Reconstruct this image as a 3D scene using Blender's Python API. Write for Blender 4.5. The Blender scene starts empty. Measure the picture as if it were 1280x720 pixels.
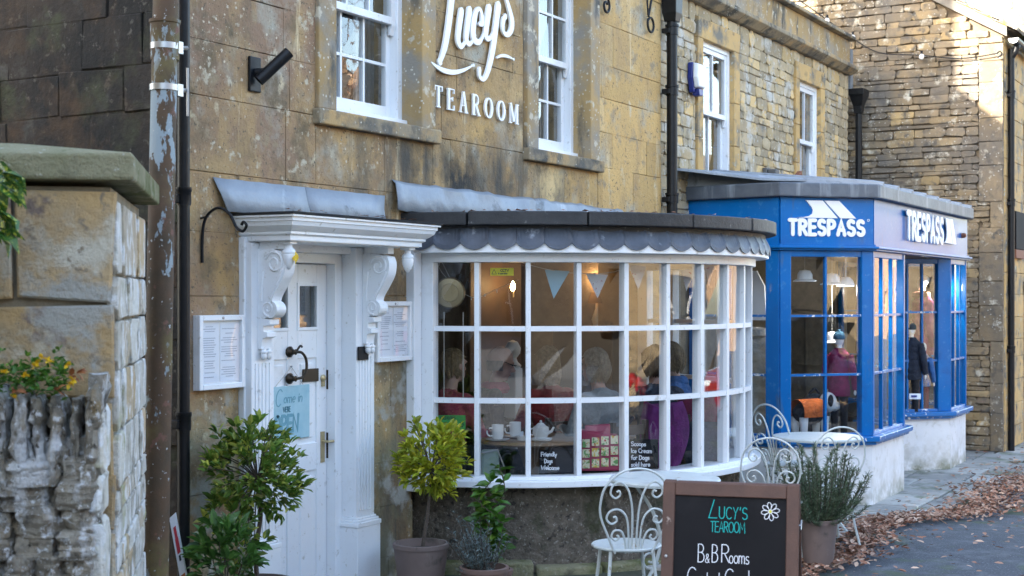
import bpy, bmesh, math, random
from math import sin, cos, pi, radians as rad, sqrt, atan2
from mathutils import Vector, Matrix

# ------------------------------------------------------------------ camera, sky, sun, exposure
SC = bpy.context.scene
COL = SC.collection
TH = math.atan(1000 / 1800.0)              # angle between the view axis and the street front
cam = bpy.data.cameras.new('camera'); camo = bpy.data.objects.new('camera', cam); COL.objects.link(camo)
camo.location = (0, -5.28, 2.0)
camo.rotation_euler = (pi / 2, 0, TH - pi / 2)
cam.sensor_width = 36; cam.lens = 1800 / 1280 * 36; cam.shift_y = 10 / 1280
cam.clip_start = .1; cam.clip_end = 1500
cam.dof.use_dof = True; cam.dof.focus_distance = 9.8; cam.dof.aperture_fstop = 4.5
SC.camera = camo

SUN_BACK, SUN_EL = rad(28), rad(24)        # the sun stands behind the row, so the street front is in shade
SV = Vector((-cos(SUN_BACK) * cos(SUN_EL), sin(SUN_BACK) * cos(SUN_EL), sin(SUN_EL)))
world = bpy.data.worlds.new('World'); SC.world = world; world.use_nodes = True
wn = world.node_tree
sky = wn.nodes.new('ShaderNodeTexSky'); sky.sky_type = 'NISHITA'; sky.sun_disc = False
sky.sun_elevation = SUN_EL; sky.sun_rotation = atan2(SV.x, SV.y)
sky.air_density = 1.0; sky.dust_density = 1.6; sky.ozone_density = .25
wn.links.new(sky.outputs[0], wn.nodes['Background'].inputs[0]); wn.nodes['Background'].inputs[1].default_value = .15
sl = bpy.data.lights.new('sun', 'SUN'); sl.energy = 4.0; sl.angle = rad(.6); sl.color = (1, .93, .82)
so = bpy.data.objects.new('sun', sl); COL.objects.link(so); so.rotation_euler = SV.to_track_quat('Z', 'Y').to_euler()
so.location = SV * 40
SC.view_settings.view_transform = 'Standard'; SC.view_settings.look = 'None'
SC.view_settings.exposure = 2.75; SC.view_settings.gamma = 1; SC.view_settings.use_curve_mapping = False
SC.cycles.max_bounces = 8; SC.cycles.transparent_max_bounces = 24; SC.cycles.use_denoising = True
SC.cycles.sample_clamp_indirect = 6; SC.cycles.caustics_reflective = False

RNG = random.Random(7)
U = RNG.uniform

# ------------------------------------------------------------------ mesh helpers
class MB:
    def __init__(s): s.v = []; s.f = []; s.m = []
    def add(s, vs, fs, mi=0):
        o = len(s.v); s.v += [tuple(p) for p in vs]
        for f in fs: s.f.append(tuple(i + o for i in f)); s.m.append(mi)
        return s
    def box(s, a, b, mi=0):
        (x0, y0, z0), (x1, y1, z1) = a, b
        return s.add([(x0, y0, z0), (x1, y0, z0), (x1, y1, z0), (x0, y1, z0), (x0, y0, z1), (x1, y0, z1), (x1, y1, z1), (x0, y1, z1)],
                     [(0, 3, 2, 1), (4, 5, 6, 7), (0, 1, 5, 4), (1, 2, 6, 5), (2, 3, 7, 6), (3, 0, 4, 7)], mi)
    def fbox(s, F, a, b, mi=0):              # box in a frame
        t = MB().box(a, b); return s.add([F @ Vector(p) for p in t.v], t.f, mi)
    def loft(s, rings, cap=True, closed=True, mi=0):
        n = len(rings[0]); vs = [p for r in rings for p in r]; fs = []
        for i in range(len(rings) - 1):
            for j in range(n if closed else n - 1):
                k = (j + 1) % n; fs.append((i * n + j, i * n + k, (i + 1) * n + k, (i + 1) * n + j))
        if cap: fs.append(tuple(range(n - 1, -1, -1))); fs.append(tuple(range((len(rings) - 1) * n, len(rings) * n)))
        return s.add(vs, fs, mi)
    def tube(s, pts, r, n=8, cap=True, mi=0):
        pts = [Vector(p) for p in pts]; rs = r if isinstance(r, (list, tuple)) else [r] * len(pts); rings = []
        up = None
        for i, p in enumerate(pts):
            t = (pts[min(i + 1, len(pts) - 1)] - pts[max(i - 1, 0)])
            t = t.normalized() if t.length > 1e-9 else Vector((0, 0, 1))
            if up is None: up = Vector((0, 0, 1)) if abs(t.z) < .9 else Vector((1, 0, 0))
            a = t.cross(up)
            if a.length < 1e-4: a = t.cross(Vector((.3, 1, .2)))
            a.normalize(); b = a.cross(t).normalized(); up = b
            rings.append([p + (a * cos(2 * pi * k / n) + b * sin(2 * pi * k / n)) * rs[i] for k in range(n)])
        return s.loft(rings, cap, True, mi)
    def lathe(s, c, prof, n=24, mi=0, F=None, cap=True):
        c = Vector(c); rings = []
        for r, z in prof:
            ring = [Vector((r * cos(2 * pi * k / n), r * sin(2 * pi * k / n), z)) for k in range(n)]
            rings.append([c + (F @ p if F else p) for p in ring])
        return s.loft(rings, cap, True, mi)
    def ell(s, c, r, n=12, m=8, mi=0, R=None):
        c = Vector(c); rings = []
        for i in range(m + 1):
            a = -pi / 2 + pi * min(max(i / m, .02), .98)
            ring = [Vector((r[0] * cos(a) * cos(2 * pi * k / n), r[1] * cos(a) * sin(2 * pi * k / n), r[2] * sin(a))) for k in range(n)]
            rings.append([c + (R @ p if R else p) for p in ring])
        return s.loft(rings, True, True, mi)
    def prism(s, poly, vec, mi=0):           # 3-d polygon pushed along a vector
        vec = Vector(vec); a = [Vector(p) for p in poly]; n = len(a)
        return s.add(a + [p + vec for p in a], [tuple(range(n - 1, -1, -1)), tuple(range(n, 2 * n))] +
                     [(i, (i + 1) % n, n + (i + 1) % n, n + i) for i in range(n)], mi)
    def ringseg(s, c, r0, r1, z0, z1, a0, a1, n=24, mi=0):
        rings = []
        for i in range(n + 1):
            a = rad(a0 + (a1 - a0) * i / n); q = lambda r, z: (c[0] + r * cos(a), c[1] + r * sin(a), z)
            rings.append([q(r0, z0), q(r1, z0), q(r1, z1), q(r0, z1)])
        return s.loft(rings, True, True, mi)
    def build(s, name, mat, parent=None, smooth=False, bevel=0, local=False, recalc=True, segs=2, angle=40, kind=None):
        vs = s.v
        if parent is not None and not local:
            Mi = INV.get(parent.name)
            if Mi is not None: vs = [tuple(Mi @ Vector(p)) for p in vs]
        me = bpy.data.meshes.new(name); me.from_pydata(vs, [], s.f)
        mats = mat if isinstance(mat, (list, tuple)) else [mat]
        for m_ in mats: me.materials.append(MT[m_] if isinstance(m_, str) else m_)
        if len(mats) > 1: me.polygons.foreach_set('material_index', s.m)
        if recalc:
            bm = bmesh.new(); bm.from_mesh(me); bmesh.ops.recalc_face_normals(bm, faces=bm.faces); bm.to_mesh(me); bm.free()
        if smooth:
            me.polygons.foreach_set('use_smooth', [True] * len(me.polygons)); me.set_sharp_from_angle(angle=rad(angle))
        o = bpy.data.objects.new(name, me); COL.objects.link(o)
        if parent is not None: o.parent = parent; INV[o.name] = INV.get(parent.name, Matrix())
        if bevel:
            b = o.modifiers.new('bevel', 'BEVEL'); b.width = bevel; b.segments = segs; b.limit_method = 'ANGLE'; b.angle_limit = rad(35)
        if kind: o['kind'] = kind
        return o

INV = {}
def tag(o, label, cat, group=None, kind=None):
    o['label'] = label; o['category'] = cat
    if group: o['group'] = group
    if kind: o['kind'] = kind
    return o
def thing(name, label, cat, loc=(0, 0, 0), rz=0, group=None):
    o = bpy.data.objects.new(name, None); COL.objects.link(o); o.empty_display_size = .1
    o.location = loc; o.rotation_euler = (0, 0, rz)
    INV[o.name] = (Matrix.Translation(loc) @ Matrix.Rotation(rz, 4, 'Z')).inverted()
    return tag(o, label, cat, group)
def part_empty(name, parent):
    o = bpy.data.objects.new(name, None); COL.objects.link(o); o.parent = parent; o.empty_display_size = .1
    INV[o.name] = INV.get(parent.name, Matrix()); return o
def copy_tree(o, parent=None):
    c = o.copy(); COL.objects.link(c)
    if parent: c.parent = parent
    for ch in list(o.children): copy_tree(ch, c)
    return c
def frame(O, R, Up):                          # x = right, y = up, z = out of the face
    R = Vector(R).normalized(); Up = Vector(Up).normalized(); N = R.cross(Up)
    m = Matrix((R, Up, N)).transposed().to_4x4(); m.translation = Vector(O); return m
def catmull(P, k=6):
    P = [Vector(p) for p in P]; out = []
    for i in range(len(P) - 1):
        a, b, c, d = P[max(i - 1, 0)], P[i], P[i + 1], P[min(i + 2, len(P) - 1)]
        for j in range(k):
            t = j / k
            out.append(.5 * ((2 * b) + (c - a) * t + (2 * a - 5 * b + 4 * c - d) * t * t + (3 * b - a - 3 * c + d) * t ** 3))
    return out + [P[-1]]
def spiral(c, r0, r1, a0, turns, ex, ez, n=26):   # flat spiral in the plane of ex, ez
    c = Vector(c); ex = Vector(ex); ez = Vector(ez)
    return [c + (ex * cos(rad(a0) + 2 * pi * turns * i / n) + ez * sin(rad(a0) + 2 * pi * turns * i / n)) * (r0 + (r1 - r0) * i / n) for i in range(n + 1)]

# ------------------------------------------------------------------ materials
MT = {}
def material(name):
    m = bpy.data.materials.new(name); m.use_nodes = True; MT[name] = m
    return m, m.node_tree, m.node_tree.nodes['Principled BSDF']
def nd(nt, kind, **kw):
    n = nt.nodes.new('ShaderNode' + kind)
    for k, v in kw.items():
        if k.startswith('i_'): n.inputs[k[2:].replace('_', ' ')].default_value = v
        else: setattr(n, k, v)
    return n
def rgba(c): return (c[0], c[1], c[2], 1)
def pm(name, col, rough=.6, col2=None, vs=6, patches=(), bump=None, rnd=0, metal=0, coat=0, spec=.5, hue=None, obj=False, trans=0):
    """principled surface: two tones by noise, then stain patches (colour, scale, lo, hi[, (sx,sy,sz)[, axis, from, to]]), value jitter per piece"""
    m, nt, b = material(name); L = nt.links.new
    pos = nd(nt, 'NewGeometry').outputs['Position']
    if obj: pos = nd(nt, 'TexCoord').outputs['Object']
    def noise(scale, detail=6, st=None, rough_=.6):
        n = nd(nt, 'TexNoise'); n.inputs['Scale'].default_value = scale; n.inputs['Detail'].default_value = detail; n.inputs['Roughness'].default_value = rough_
        if st:
            mp = nd(nt, 'Mapping'); mp.inputs['Scale'].default_value = st; L(pos, mp.inputs['Vector']); L(mp.outputs[0], n.inputs['Vector'])
        else: L(pos, n.inputs['Vector'])
        return n.outputs['Fac']
    def ramp(src, lo, hi):
        r = nd(nt, 'MapRange'); r.inputs['From Min'].default_value = lo; r.inputs['From Max'].default_value = hi; r.clamp = True
        L(src, r.inputs['Value']); return r.outputs[0]
    def mix(fac, a, c2):
        x = nd(nt, 'Mix', data_type='RGBA'); L(fac, x.inputs['Factor'])
        if isinstance(a, tuple): x.inputs[6].default_value = a
        else: L(a, x.inputs[6])
        if isinstance(c2, tuple): x.inputs[7].default_value = c2
        else: L(c2, x.inputs[7])
        return x.outputs[2]
    def mul(a, c2):
        x = nd(nt, 'Math', operation='MULTIPLY'); L(a, x.inputs[0])
        if isinstance(c2, (int, float)): x.inputs[1].default_value = c2
        else: L(c2, x.inputs[1])
        return x.outputs[0]
    cur = rgba(col)
    if col2: cur = mix(ramp(noise(vs), .35, .65), cur, rgba(col2))
    if rnd or hue:
        oi = nd(nt, 'ObjectInfo').outputs['Random']; isl = nd(nt, 'NewGeometry').outputs['Random Per Island']
        s_ = nd(nt, 'Math', operation='ADD'); L(oi, s_.inputs[0]); L(isl, s_.inputs[1])
        fr = nd(nt, 'Math', operation='FRACT'); L(s_.outputs[0], fr.inputs[0]); fr = fr.outputs[0]
        if hue:
            h2 = nd(nt, 'Math', operation='FRACT'); t_ = mul(fr, 7.31); L(t_, h2.inputs[0])
            cur = mix(ramp(h2.outputs[0], hue[1], hue[2]), cur, rgba(hue[0]))
        if rnd:
            hs = nd(nt, 'HueSaturation'); L(ramp(fr, 0, 1), hs.inputs['Value'])
            mr = nd(nt, 'MapRange'); mr.inputs['To Min'].default_value = 1 - rnd; mr.inputs['To Max'].default_value = 1 + rnd; L(fr, mr.inputs['Value'])
            L(mr.outputs[0], hs.inputs['Value'])
            if isinstance(cur, tuple): hs.inputs['Color'].default_value = cur
            else: L(cur, hs.inputs['Color'])
            cur = hs.outputs[0]
    for p in patches:
        if p[1] < 0:         # round spots: voronoi cells in loose clusters
            vo = nd(nt, 'TexVoronoi'); vo.inputs['Scale'].default_value = -p[1]; L(pos, vo.inputs['Vector'])
            n2 = nd(nt, 'Math', operation='ADD'); L(vo.outputs['Distance'], n2.inputs[0]); L(mul(noise(-p[1] * 2.2, 3), .45), n2.inputs[1])
            f = mul(ramp(n2.outputs[0], p[3], p[2]), ramp(noise(1.6, 3), .44, .56))
        else: f = ramp(noise(p[1], 7, p[4] if len(p) > 4 else None, .62), p[2], p[3])
        if len(p) > 5:
            sp = nd(nt, 'SeparateXYZ'); L(pos, sp.inputs[0])
            for q in range(5, len(p), 3): f = mul(f, ramp(sp.outputs['XYZ'.index(p[q])], p[q + 1], p[q + 2]))
        cur = mix(f, cur, rgba(p[0]))
    if isinstance(cur, tuple): b.inputs['Base Color'].default_value = cur
    else: L(cur, b.inputs['Base Color'])
    b.inputs['Roughness'].default_value = rough; b.inputs['Metallic'].default_value = metal
    b.inputs['Coat Weight'].default_value = coat; b.inputs['Coat Roughness'].default_value = .04; b.inputs['Specular IOR Level'].default_value = spec
    if bump:
        bp = nd(nt, 'Bump'); bp.inputs['Strength'].default_value = bump[0]; bp.inputs['Distance'].default_value = bump[2] if len(bump) > 2 else .01
        L(noise(bump[1], 8, None, .65), bp.inputs['Height']); L(bp.outputs[0], b.inputs['Normal'])
    if trans:
        tr = nd(nt, 'BsdfTranslucent'); 
        if isinstance(cur, tuple): tr.inputs[0].default_value = cur
        else: L(cur, tr.inputs[0])
        ms = nd(nt, 'MixShader'); ms.inputs[0].default_value = trans; L(b.outputs[0], ms.inputs[1]); L(tr.outputs[0], ms.inputs[2])
        L(ms.outputs[0], nt.nodes['Material Output'].inputs[0])
    return m
def glassmat(name, tint=(1, 1, 1), wob=.02, ior=1.5, extra=0):
    m, nt, b = material(name); L = nt.links.new; nt.nodes.remove(b)
    tr = nd(nt, 'BsdfTransparent'); tr.inputs[0].default_value = rgba(tint)
    gl = nd(nt, 'BsdfGlossy'); gl.inputs['Roughness'].default_value = .01; gl.inputs[0].default_value = (1, 1, 1, 1)
    ge = nd(nt, 'NewGeometry'); dt = nd(nt, 'VectorMath', operation='DOT_PRODUCT'); L(ge.outputs['Incoming'], dt.inputs[0]); L(ge.outputs['Normal'], dt.inputs[1])
    ab_ = nd(nt, 'Math', operation='ABSOLUTE'); L(dt.outputs['Value'], ab_.inputs[0]); om = nd(nt, 'Math', operation='SUBTRACT'); om.inputs[0].default_value = 1; L(ab_.outputs[0], om.inputs[1])
    pw = nd(nt, 'Math', operation='POWER'); L(om.outputs[0], pw.inputs[0]); pw.inputs[1].default_value = 4.2
    fr = nd(nt, 'MapRange'); L(pw.outputs[0], fr.inputs['Value']); fr.inputs['To Min'].default_value = .08 + extra; fr.inputs['To Max'].default_value = .95   # both faces of a pane
    n = nd(nt, 'TexNoise'); n.inputs['Scale'].default_value = 3.0; n.inputs['Detail'].default_value = 1
    L(nd(nt, 'NewGeometry').outputs['Position'], n.inputs['Vector'])
    bp = nd(nt, 'Bump'); bp.inputs['Strength'].default_value = wob; bp.inputs['Distance'].default_value = .1
    L(n.outputs['Fac'], bp.inputs['Height']); L(bp.outputs[0], gl.inputs['Normal'])
    ms = nd(nt, 'MixShader'); L(fr.outputs[0], ms.inputs[0]); L(tr.outputs[0], ms.inputs[1]); L(gl.outputs[0], ms.inputs[2])
    L(ms.outputs[0], nt.nodes['Material Output'].inputs[0]); return m
def glow(name, col, strength):
    m, nt, b = material(name); b.inputs['Base Color'].default_value = rgba(col)
    b.inputs['Emission Color'].default_value = rgba(col); b.inputs['Emission Strength'].default_value = strength; return m

pm('ashlar', (.62, .40, .15), .9, (.52, .335, .13), 2.2, rnd=.16, hue=((.62, .46, .23), .6, 1), bump=(.7, 30, .016), patches=[
    ((.26, .17, .092), 1.5, .36, .60, None, 'X', 11.0, 9.6),                       # brown weathering over the left two thirds
    ((.29, .185, .115), 1.0, .38, .56, None, 'X', 8.2, 7.0),                        # pinkish brown by the left end
    ((.40, .37, .29), 1.7, .53, .64),                                           # grey lichen film
    ((.17, .125, .07), 3.1, .50, .64, None, 'X', 11.2, 10.0),
    ((.60, .50, .32), 4.5, .60, .68),
    ((.44, .29, .13), 2.6, .50, .64, (1, 1, .5)), ((.33, .25, .15), 6.0, .56, .66), ((.70, .56, .34), 3.4, .60, .66, (1.6, 1, .16)),
    ((.52, .45, .32), 7.0, .60, .65, None, 'X', 8.6, 7.2),                          # cream lichen
    ((.62, .54, .40), -19, .34, .40, None, 'X', 9.2, 8.2),
    ((.60, .52, .38), -40, .30, .36),
    ((.13, .10, .065), 34.0, .60, .68), ((.10, .08, .05), 80.0, .62, .68),             # pitting
    ((.10, .09, .07), 5.0, .44, .64, (1, 1, .22), 'X', 11.2, 9.6, 'X', 7.0, 7.8, 'Z', 3.25, 2.95),  # dark streaks below the sills
    ((.035, .033, .028), 2.6, .40, .56, (1, 1, .6), 'X', 9.6, 8.8, 'X', 7.7, 8.4, 'Z', 3.14, 2.85),
    ((.25, .25, .15), 2.2, .42, .62, None, 'Z', 1.9, .7),
    ((.38, .38, .34), 3.4, .52, .6, None, 'Z', 2.3, 1.0),                           # grey and green towards the ground
    ((.16, .15, .10), 2.4, .5, .62, None, 'Z', 1.1, .3)])
pm('mortar', (.52, .39, .22), .95, (.38, .28, .16), 5, bump=(.4, 60, .01), patches=[((.12, .11, .09), 2.5, .5, .62)])
pm('dressed_stone', (.60, .39, .15), .88, (.50, .33, .14), 3, rnd=.1, bump=(.35, 45, .008), patches=[
    ((.20, .18, .14), 3.5, .5, .64), ((.45, .44, .36), 14, .6, .66), ((.09, .085, .07), 5, .58, .68)])
pm('jamb_stone', (.44, .29, .12), .9, (.33, .23, .11), 3, rnd=.1, bump=(.5, 40, .01), patches=[((.30, .27, .22), 2.2, .46, .6), ((.62, .58, .48), -24, .36, .42), ((.10, .095, .08), 4, .55, .66, (1, 1, .4)), ((.56, .50, .38), 9, .58, .64)])
pm('sill_stone', (.36, .28, .165), .9, (.25, .21, .145), 4, rnd=.1, bump=(.5, 40, .01), patches=[
    ((.09, .085, .07), 5, .48, .62), ((.66, .63, .53), -26, .36, .42), ((.46, .30, .13), 3, .55, .65), ((.13, .12, .10), 2.2, .52, .62)])
pm('rubble', (.48, .38, .235), .92, (.37, .295, .18), 4, rnd=.28, hue=((.62, .44, .20), .66, .97), bump=(.6, 35, .015), patches=[
    ((.54, .52, .46), 3.0, .53, .64), ((.20, .18, .14), 3.2, .56, .68), ((.30, .27, .21), 9, .56, .66), ((.60, .56, .47), 20, .6, .66)])
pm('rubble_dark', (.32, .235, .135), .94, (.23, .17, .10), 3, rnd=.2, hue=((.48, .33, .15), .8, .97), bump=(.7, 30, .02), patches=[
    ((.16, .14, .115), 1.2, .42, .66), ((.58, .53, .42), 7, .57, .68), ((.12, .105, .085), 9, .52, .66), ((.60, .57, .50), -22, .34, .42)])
pm('rubble_mortar', (.33, .28, .20), .95, (.21, .18, .13), 8, bump=(.5, 50, .015))
pm('gable_mortar', (.25, .19, .12), .95, (.16, .12, .08), 6, bump=(.5, 50, .015))
pm('shaded_stone', (.040, .028, .017), .92, (.020, .016, .012), 3, rnd=.12, bump=(.7, 22, .02), patches=[  # base colour darkened to carry the shade on the left flank
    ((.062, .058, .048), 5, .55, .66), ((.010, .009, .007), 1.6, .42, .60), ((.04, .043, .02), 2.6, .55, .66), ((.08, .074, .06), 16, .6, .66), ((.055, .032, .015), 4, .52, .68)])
pm('pale_stone', (.70, .68, .62), .9, (.58, .53, .43), 4, rnd=.12, hue=((.56, .42, .25), .62, .9), bump=(.9, 24, .035), patches=[
    ((.30, .27, .21), 5, .53, .62), ((.38, .37, .18), 3, .58, .68), ((.78, .77, .74), 7, .5, .58)])
pm('pillar_stone', (.54, .36, .165), .9, (.42, .32, .20), 5, rnd=.2, bump=(.9, 22, .03), patches=[
    ((.22, .16, .125), 3.5, .59, .64), ((.60, .54, .42), 5, .52, .66), ((.40, .38, .33), 2.2, .55, .62), ((.28, .22, .15), 18, .58, .66)])
pm('mossy_stone', (.27, .255, .14), .95, (.34, .31, .19), 6, bump=(1.0, 34, .03), patches=[
    ((.15, .16, .055), 3.5, .5, .62), ((.45, .43, .34), 26, .62, .66), ((.11, .10, .07), 4, .58, .7)])
pm('drystone', (.42, .37, .29), .95, (.26, .22, .165), 9, rnd=.25, bump=(1.0, 20, .06), obj=False, patches=[
    ((.74, .73, .71), 8, .50, .58, (1, 1, .4)), ((.09, .08, .065), 5, .55, .66), ((.34, .24, .12), 4, .62, .7), ((.70, .69, .66), -45, .36, .42), ((.78, .77, .75), 30, .57, .62), ((.09, .075, .055), 22, .62, .68)])
pm('earth', (.05, .037, .026), 1, (.03, .024, .018), 12, bump=(.8, 60, .02))
pm('white_paint', (.84, .855, .865), .36, (.80, .82, .84), 3, bump=(.16, 60, .005), patches=[((.50, .49, .46), 9, .64, .74), ((.66, .66, .64), 2.2, .6, .75), ((.58, .57, .53), 26, .62, .7), ((.40, .39, .36), 60, .68, .72)])
pm('white_letter', (.88, .88, .87), .45)
pm('white_render', (.80, .80, .81), .8, (.74, .75, .77), 3, bump=(.4, 35, .008), patches=[((.50, .50, .46), 3, .62, .74), ((.42, .40, .34), 5, .40, .66, None, 'Z', .45, .05), ((.20, .21, .14), 6, .40, .6, None, 'Z', .17, .0), ((.60, .59, .55), 12, .56, .7)])
pm('blue_paint', (.0, .14, .43), .34, (.0, .125, .39), 2, coat=.2, spec=.2, bump=(.14, 30, .006), patches=[((.03, .19, .45), 14, .58, .72), ((.004, .085, .28), 3, .58, .75), ((.05, .13, .26), 7, .62, .72, (1, 1, .25)), ((.18, .26, .42), 40, .68, .71)])
pm('blue_worn', (.0, .14, .43), .35, coat=.3, patches=[((.72, .74, .76), 18, .59, .6)])
pm('lead', (.24, .265, .295), .55, (.31, .34, .37), 4, metal=.2, bump=(.35, 14, .02), patches=[((.48, .52, .56), 5, .6, .72, (1, 1, .4)), ((.10, .11, .12), 3, .6, .7)])
pm('lead_dark', (.085, .10, .125), .5, (.13, .15, .175), 5, metal=.2, bump=(.3, 14, .015), patches=[((.26, .29, .32), 7, .55, .7, (1, 1, .12))])
pm('slate_dark', (.028, .032, .038), .5, (.045, .05, .058), 8, rnd=.2, bump=(.3, 30, .008), patches=[((.20, .21, .21), 9, .64, .72)])
pm('roof_edge', (.014, .015, .017), .55, (.03, .031, .033), 7, bump=(.5, 30, .01), patches=[((.16, .16, .15), 14, .64, .7)])
pm('lead_tile', (.055, .065, .085), .5, (.095, .11, .14), 6, rnd=.12, metal=.2, bump=(.3, 20, .01), patches=[((.30, .33, .38), 7, .62, .72)])
pm('black_iron', (.008, .009, .011), .5, spec=.25, bump=(.1, 60, .003))
pm('black_gloss', (.006, .007, .009), .4, (.011, .012, .014), 20, spec=.25, patches=[((.06, .056, .05), 9, .66, .72)])
pm('rusty_pipe', (.10, .055, .026), .75, (.06, .04, .02), 6, bump=(.5, 26, .008), patches=[
    ((.27, .32, .34), 5.0, .565, .58, (1, 1, .45)), ((.14, .105, .035), 2.0, .5, .62), ((.16, .075, .05), 11, .6, .66), ((.42, .43, .42), 30, .64, .66)])
pm('steel', (.42, .43, .44), .4, metal=1)
pm('bronze', (.05, .038, .026), .4, metal=.7)
pm('brass', (.52, .42, .24), .35, metal=.8)
pm('roughcast', (.25, .21, .165), .97, (.14, .118, .09), 16, bump=(1.0, 34, .05), patches=[((.46, .42, .36), 42, .58, .66), ((.07, .06, .05), 18, .56, .64), ((.08, .07, .055), 3, .55, .7), ((.09, .10, .045), 3, .55, .7)])
pm('asphalt', (.066, .076, .09), .9, (.05, .058, .07), 3, bump=(.6, 120, .01), patches=[((.21, .22, .24), 70, .58, .64), ((.04, .044, .05), 55, .6, .66), ((.07, .10, .045), 1.5, .56, .68), ((.13, .14, .155), 5, .5, .7)])
pm('flagstone', (.36, .35, .32), .85, (.25, .25, .235), 4, rnd=.32, bump=(.4, 40, .008), patches=[((.13, .15, .085), 2.5, .52, .66), ((.10, .095, .085), 6, .58, .68)])
pm('paving_joint', (.075, .075, .05), 1, (.05, .058, .03), 10, bump=(.6, 60, .02))
pm('litter', (.33, .16, .095), .8, (.22, .10, .06), 3, rnd=.45, hue=((.52, .37, .27), .4, 1), trans=.1)
pm('taupe_pot', (.20, .145, .125), .8, (.165, .12, .105), 5, bump=(.2, 30, .006), obj=True, patches=[((.30, .26, .23), 6, .54, .72, (1, 1, .4)), ((.09, .075, .06), 8, .58, .7), ((.13, .13, .09), 3, .58, .7)])
pm('clay_pot', (.22, .13, .10), .8, (.17, .11, .09), 6, bump=(.2, 30, .005))
pm('bark', (.11, .085, .065), .95, (.07, .052, .04), 20, bump=(.7, 60, .01))
pm('leaf_bay', (.15, .26, .04), .42, (.07, .15, .025), 9, rnd=.4, hue=((.45, .46, .09), .55, 1), trans=.4)
pm('leaf_dark', (.05, .125, .025), .42, (.07, .16, .03), 9, rnd=.4, trans=.2)
pm('leaf_gold', (.46, .47, .035), .42, (.24, .33, .03), 9, rnd=.35, hue=((.62, .54, .05), .5, 1), trans=.35)
pm('leaf_green', (.07, .18, .02), .4, (.05, .13, .018), 8, rnd=.3, hue=((.16, .27, .03), .6, 1), trans=.3)
pm('leaf_spotted', (.035, .10, .02), .3, (.05, .13, .02), 30, rnd=.2, patches=[((.44, .46, .06), 75, .55, .58)])
pm('leaf_silver', (.17, .21, .20), .8, (.12, .16, .15), 9, rnd=.3)
pm('leaf_rosemary', (.085, .13, .065), .7, (.06, .10, .05), 9, rnd=.35, hue=((.16, .19, .12), .6, 1))
pm('flower_yellow', (.75, .50, .02), .5, rnd=.15, trans=.2)
pm('flower_rust', (.28, .10, .03), .6, rnd=.3)
pm('cream_metal', (.56, .60, .585), .4, (.50, .54, .525), 6, bump=(.08, 40, .003), patches=[((.34, .27, .2), 22, .62, .68), ((.42, .44, .42), 5, .56, .7)])
pm('board_wood', (.115, .052, .032), .6, (.08, .037, .024), 8, bump=(.3, 50, .006), obj=True, patches=[((.42, .33, .27), 6, .68, .72), ((.08, .035, .022), 5, .6, .7, (1, 6, 1))])
pm('chalkboard', (.008, .0075, .008), .75, (.012, .011, .012), 3, spec=.2, patches=[((.022, .021, .022), 2.5, .58, .75)])
pm('chalk_white', (.82, .82, .84), .9); pm('chalk_teal', (.015, .42, .38), .9); pm('chalk_yellow', (.72, .68, .08), .9)
pm('paper', (.80, .83, .88), .7, (.76, .80, .86), 5); pm('ink', (.42, .45, .52), .8); pm('ink_dark', (.04, .05, .06), .8)
pm('sign_blue', (.30, .52, .60), .6, (.42, .62, .68), 6, obj=True); pm('sign_ink', (.05, .17, .22), .7); pm('sign_soft', (.16, .36, .43), .7)
pm('yellow_sticker', (.90, .78, .03), .5); pm('green_sticker', (.05, .38, .08), .5); pm('orange_print', (.50, .16, .04), .6); pm('red_print', (.50, .04, .06), .6)
pm('blue_plastic', (.015, .03, .20), .35); pm('white_plastic', (.80, .81, .82), .35); pm('grey_plastic', (.10, .10, .10), .5); pm('plank_brown', (.22, .08, .04), .7)
pm('stone_tile', (.26, .22, .16), .92, (.18, .155, .12), 4, rnd=.25, bump=(.6, 30, .02), patches=[((.33, .36, .04), 5, .53, .6), ((.50, .46, .36), 9, .58, .64)])
pm('timber_grey', (.24, .21, .17), .85, (.17, .15, .12), 8, bump=(.3, 40, .01))
glassmat('window_glass', (.86, .88, .89), .010, extra=.02); glassmat('old_glass', (.9, .92, .92), .018, extra=.03)
glassmat('shop_glass', (.86, .89, .90), .006, extra=.04); glassmat('case_glass', (1, 1, 1), .03)
# indoors
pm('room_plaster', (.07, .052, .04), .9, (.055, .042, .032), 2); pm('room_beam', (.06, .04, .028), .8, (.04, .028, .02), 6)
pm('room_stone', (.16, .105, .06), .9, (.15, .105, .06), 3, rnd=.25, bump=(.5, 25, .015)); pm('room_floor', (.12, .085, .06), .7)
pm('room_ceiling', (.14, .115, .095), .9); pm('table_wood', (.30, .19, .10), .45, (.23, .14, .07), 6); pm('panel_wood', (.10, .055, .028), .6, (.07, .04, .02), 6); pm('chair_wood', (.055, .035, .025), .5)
pm('china', (.80, .79, .76), .2); pm('curtain', (.36, .35, .33), .9); pm('post_white', (.60, .58, .54), .5)
pm('gong', (.34, .27, .15), .35, (.27, .22, .13), 6, metal=.5); pm('string', (.55, .52, .46), .9)
pm('flag_blue', (.28, .52, .66), .85); pm('flag_floral', (.70, .68, .70), .85, patches=[((.50, .18, .22), 38, .62, .66), ((.25, .35, .55), 30, .64, .67)])
pm('bag_red', (.36, .03, .08), .45); pm('bag_picture', (.75, .68, .45), .5, patches=[((.15, .35, .10), 30, .52, .56), ((.70, .45, .05), 26, .56, .6), ((.55, .05, .04), 44, .6, .62)])
pm('bag_green', (.25, .32, .27), .5); pm('lampshade', (.45, .30, .16), .9, trans=.3)
glow('bulb', (1, .62, .25), 14); glow('dim_bulb', (1, .55, .2), 1.5); glow('shade_glow', (1, .60, .26), 2.2); glow('spot_lamp', (1, .97, .92), 3)
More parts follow.
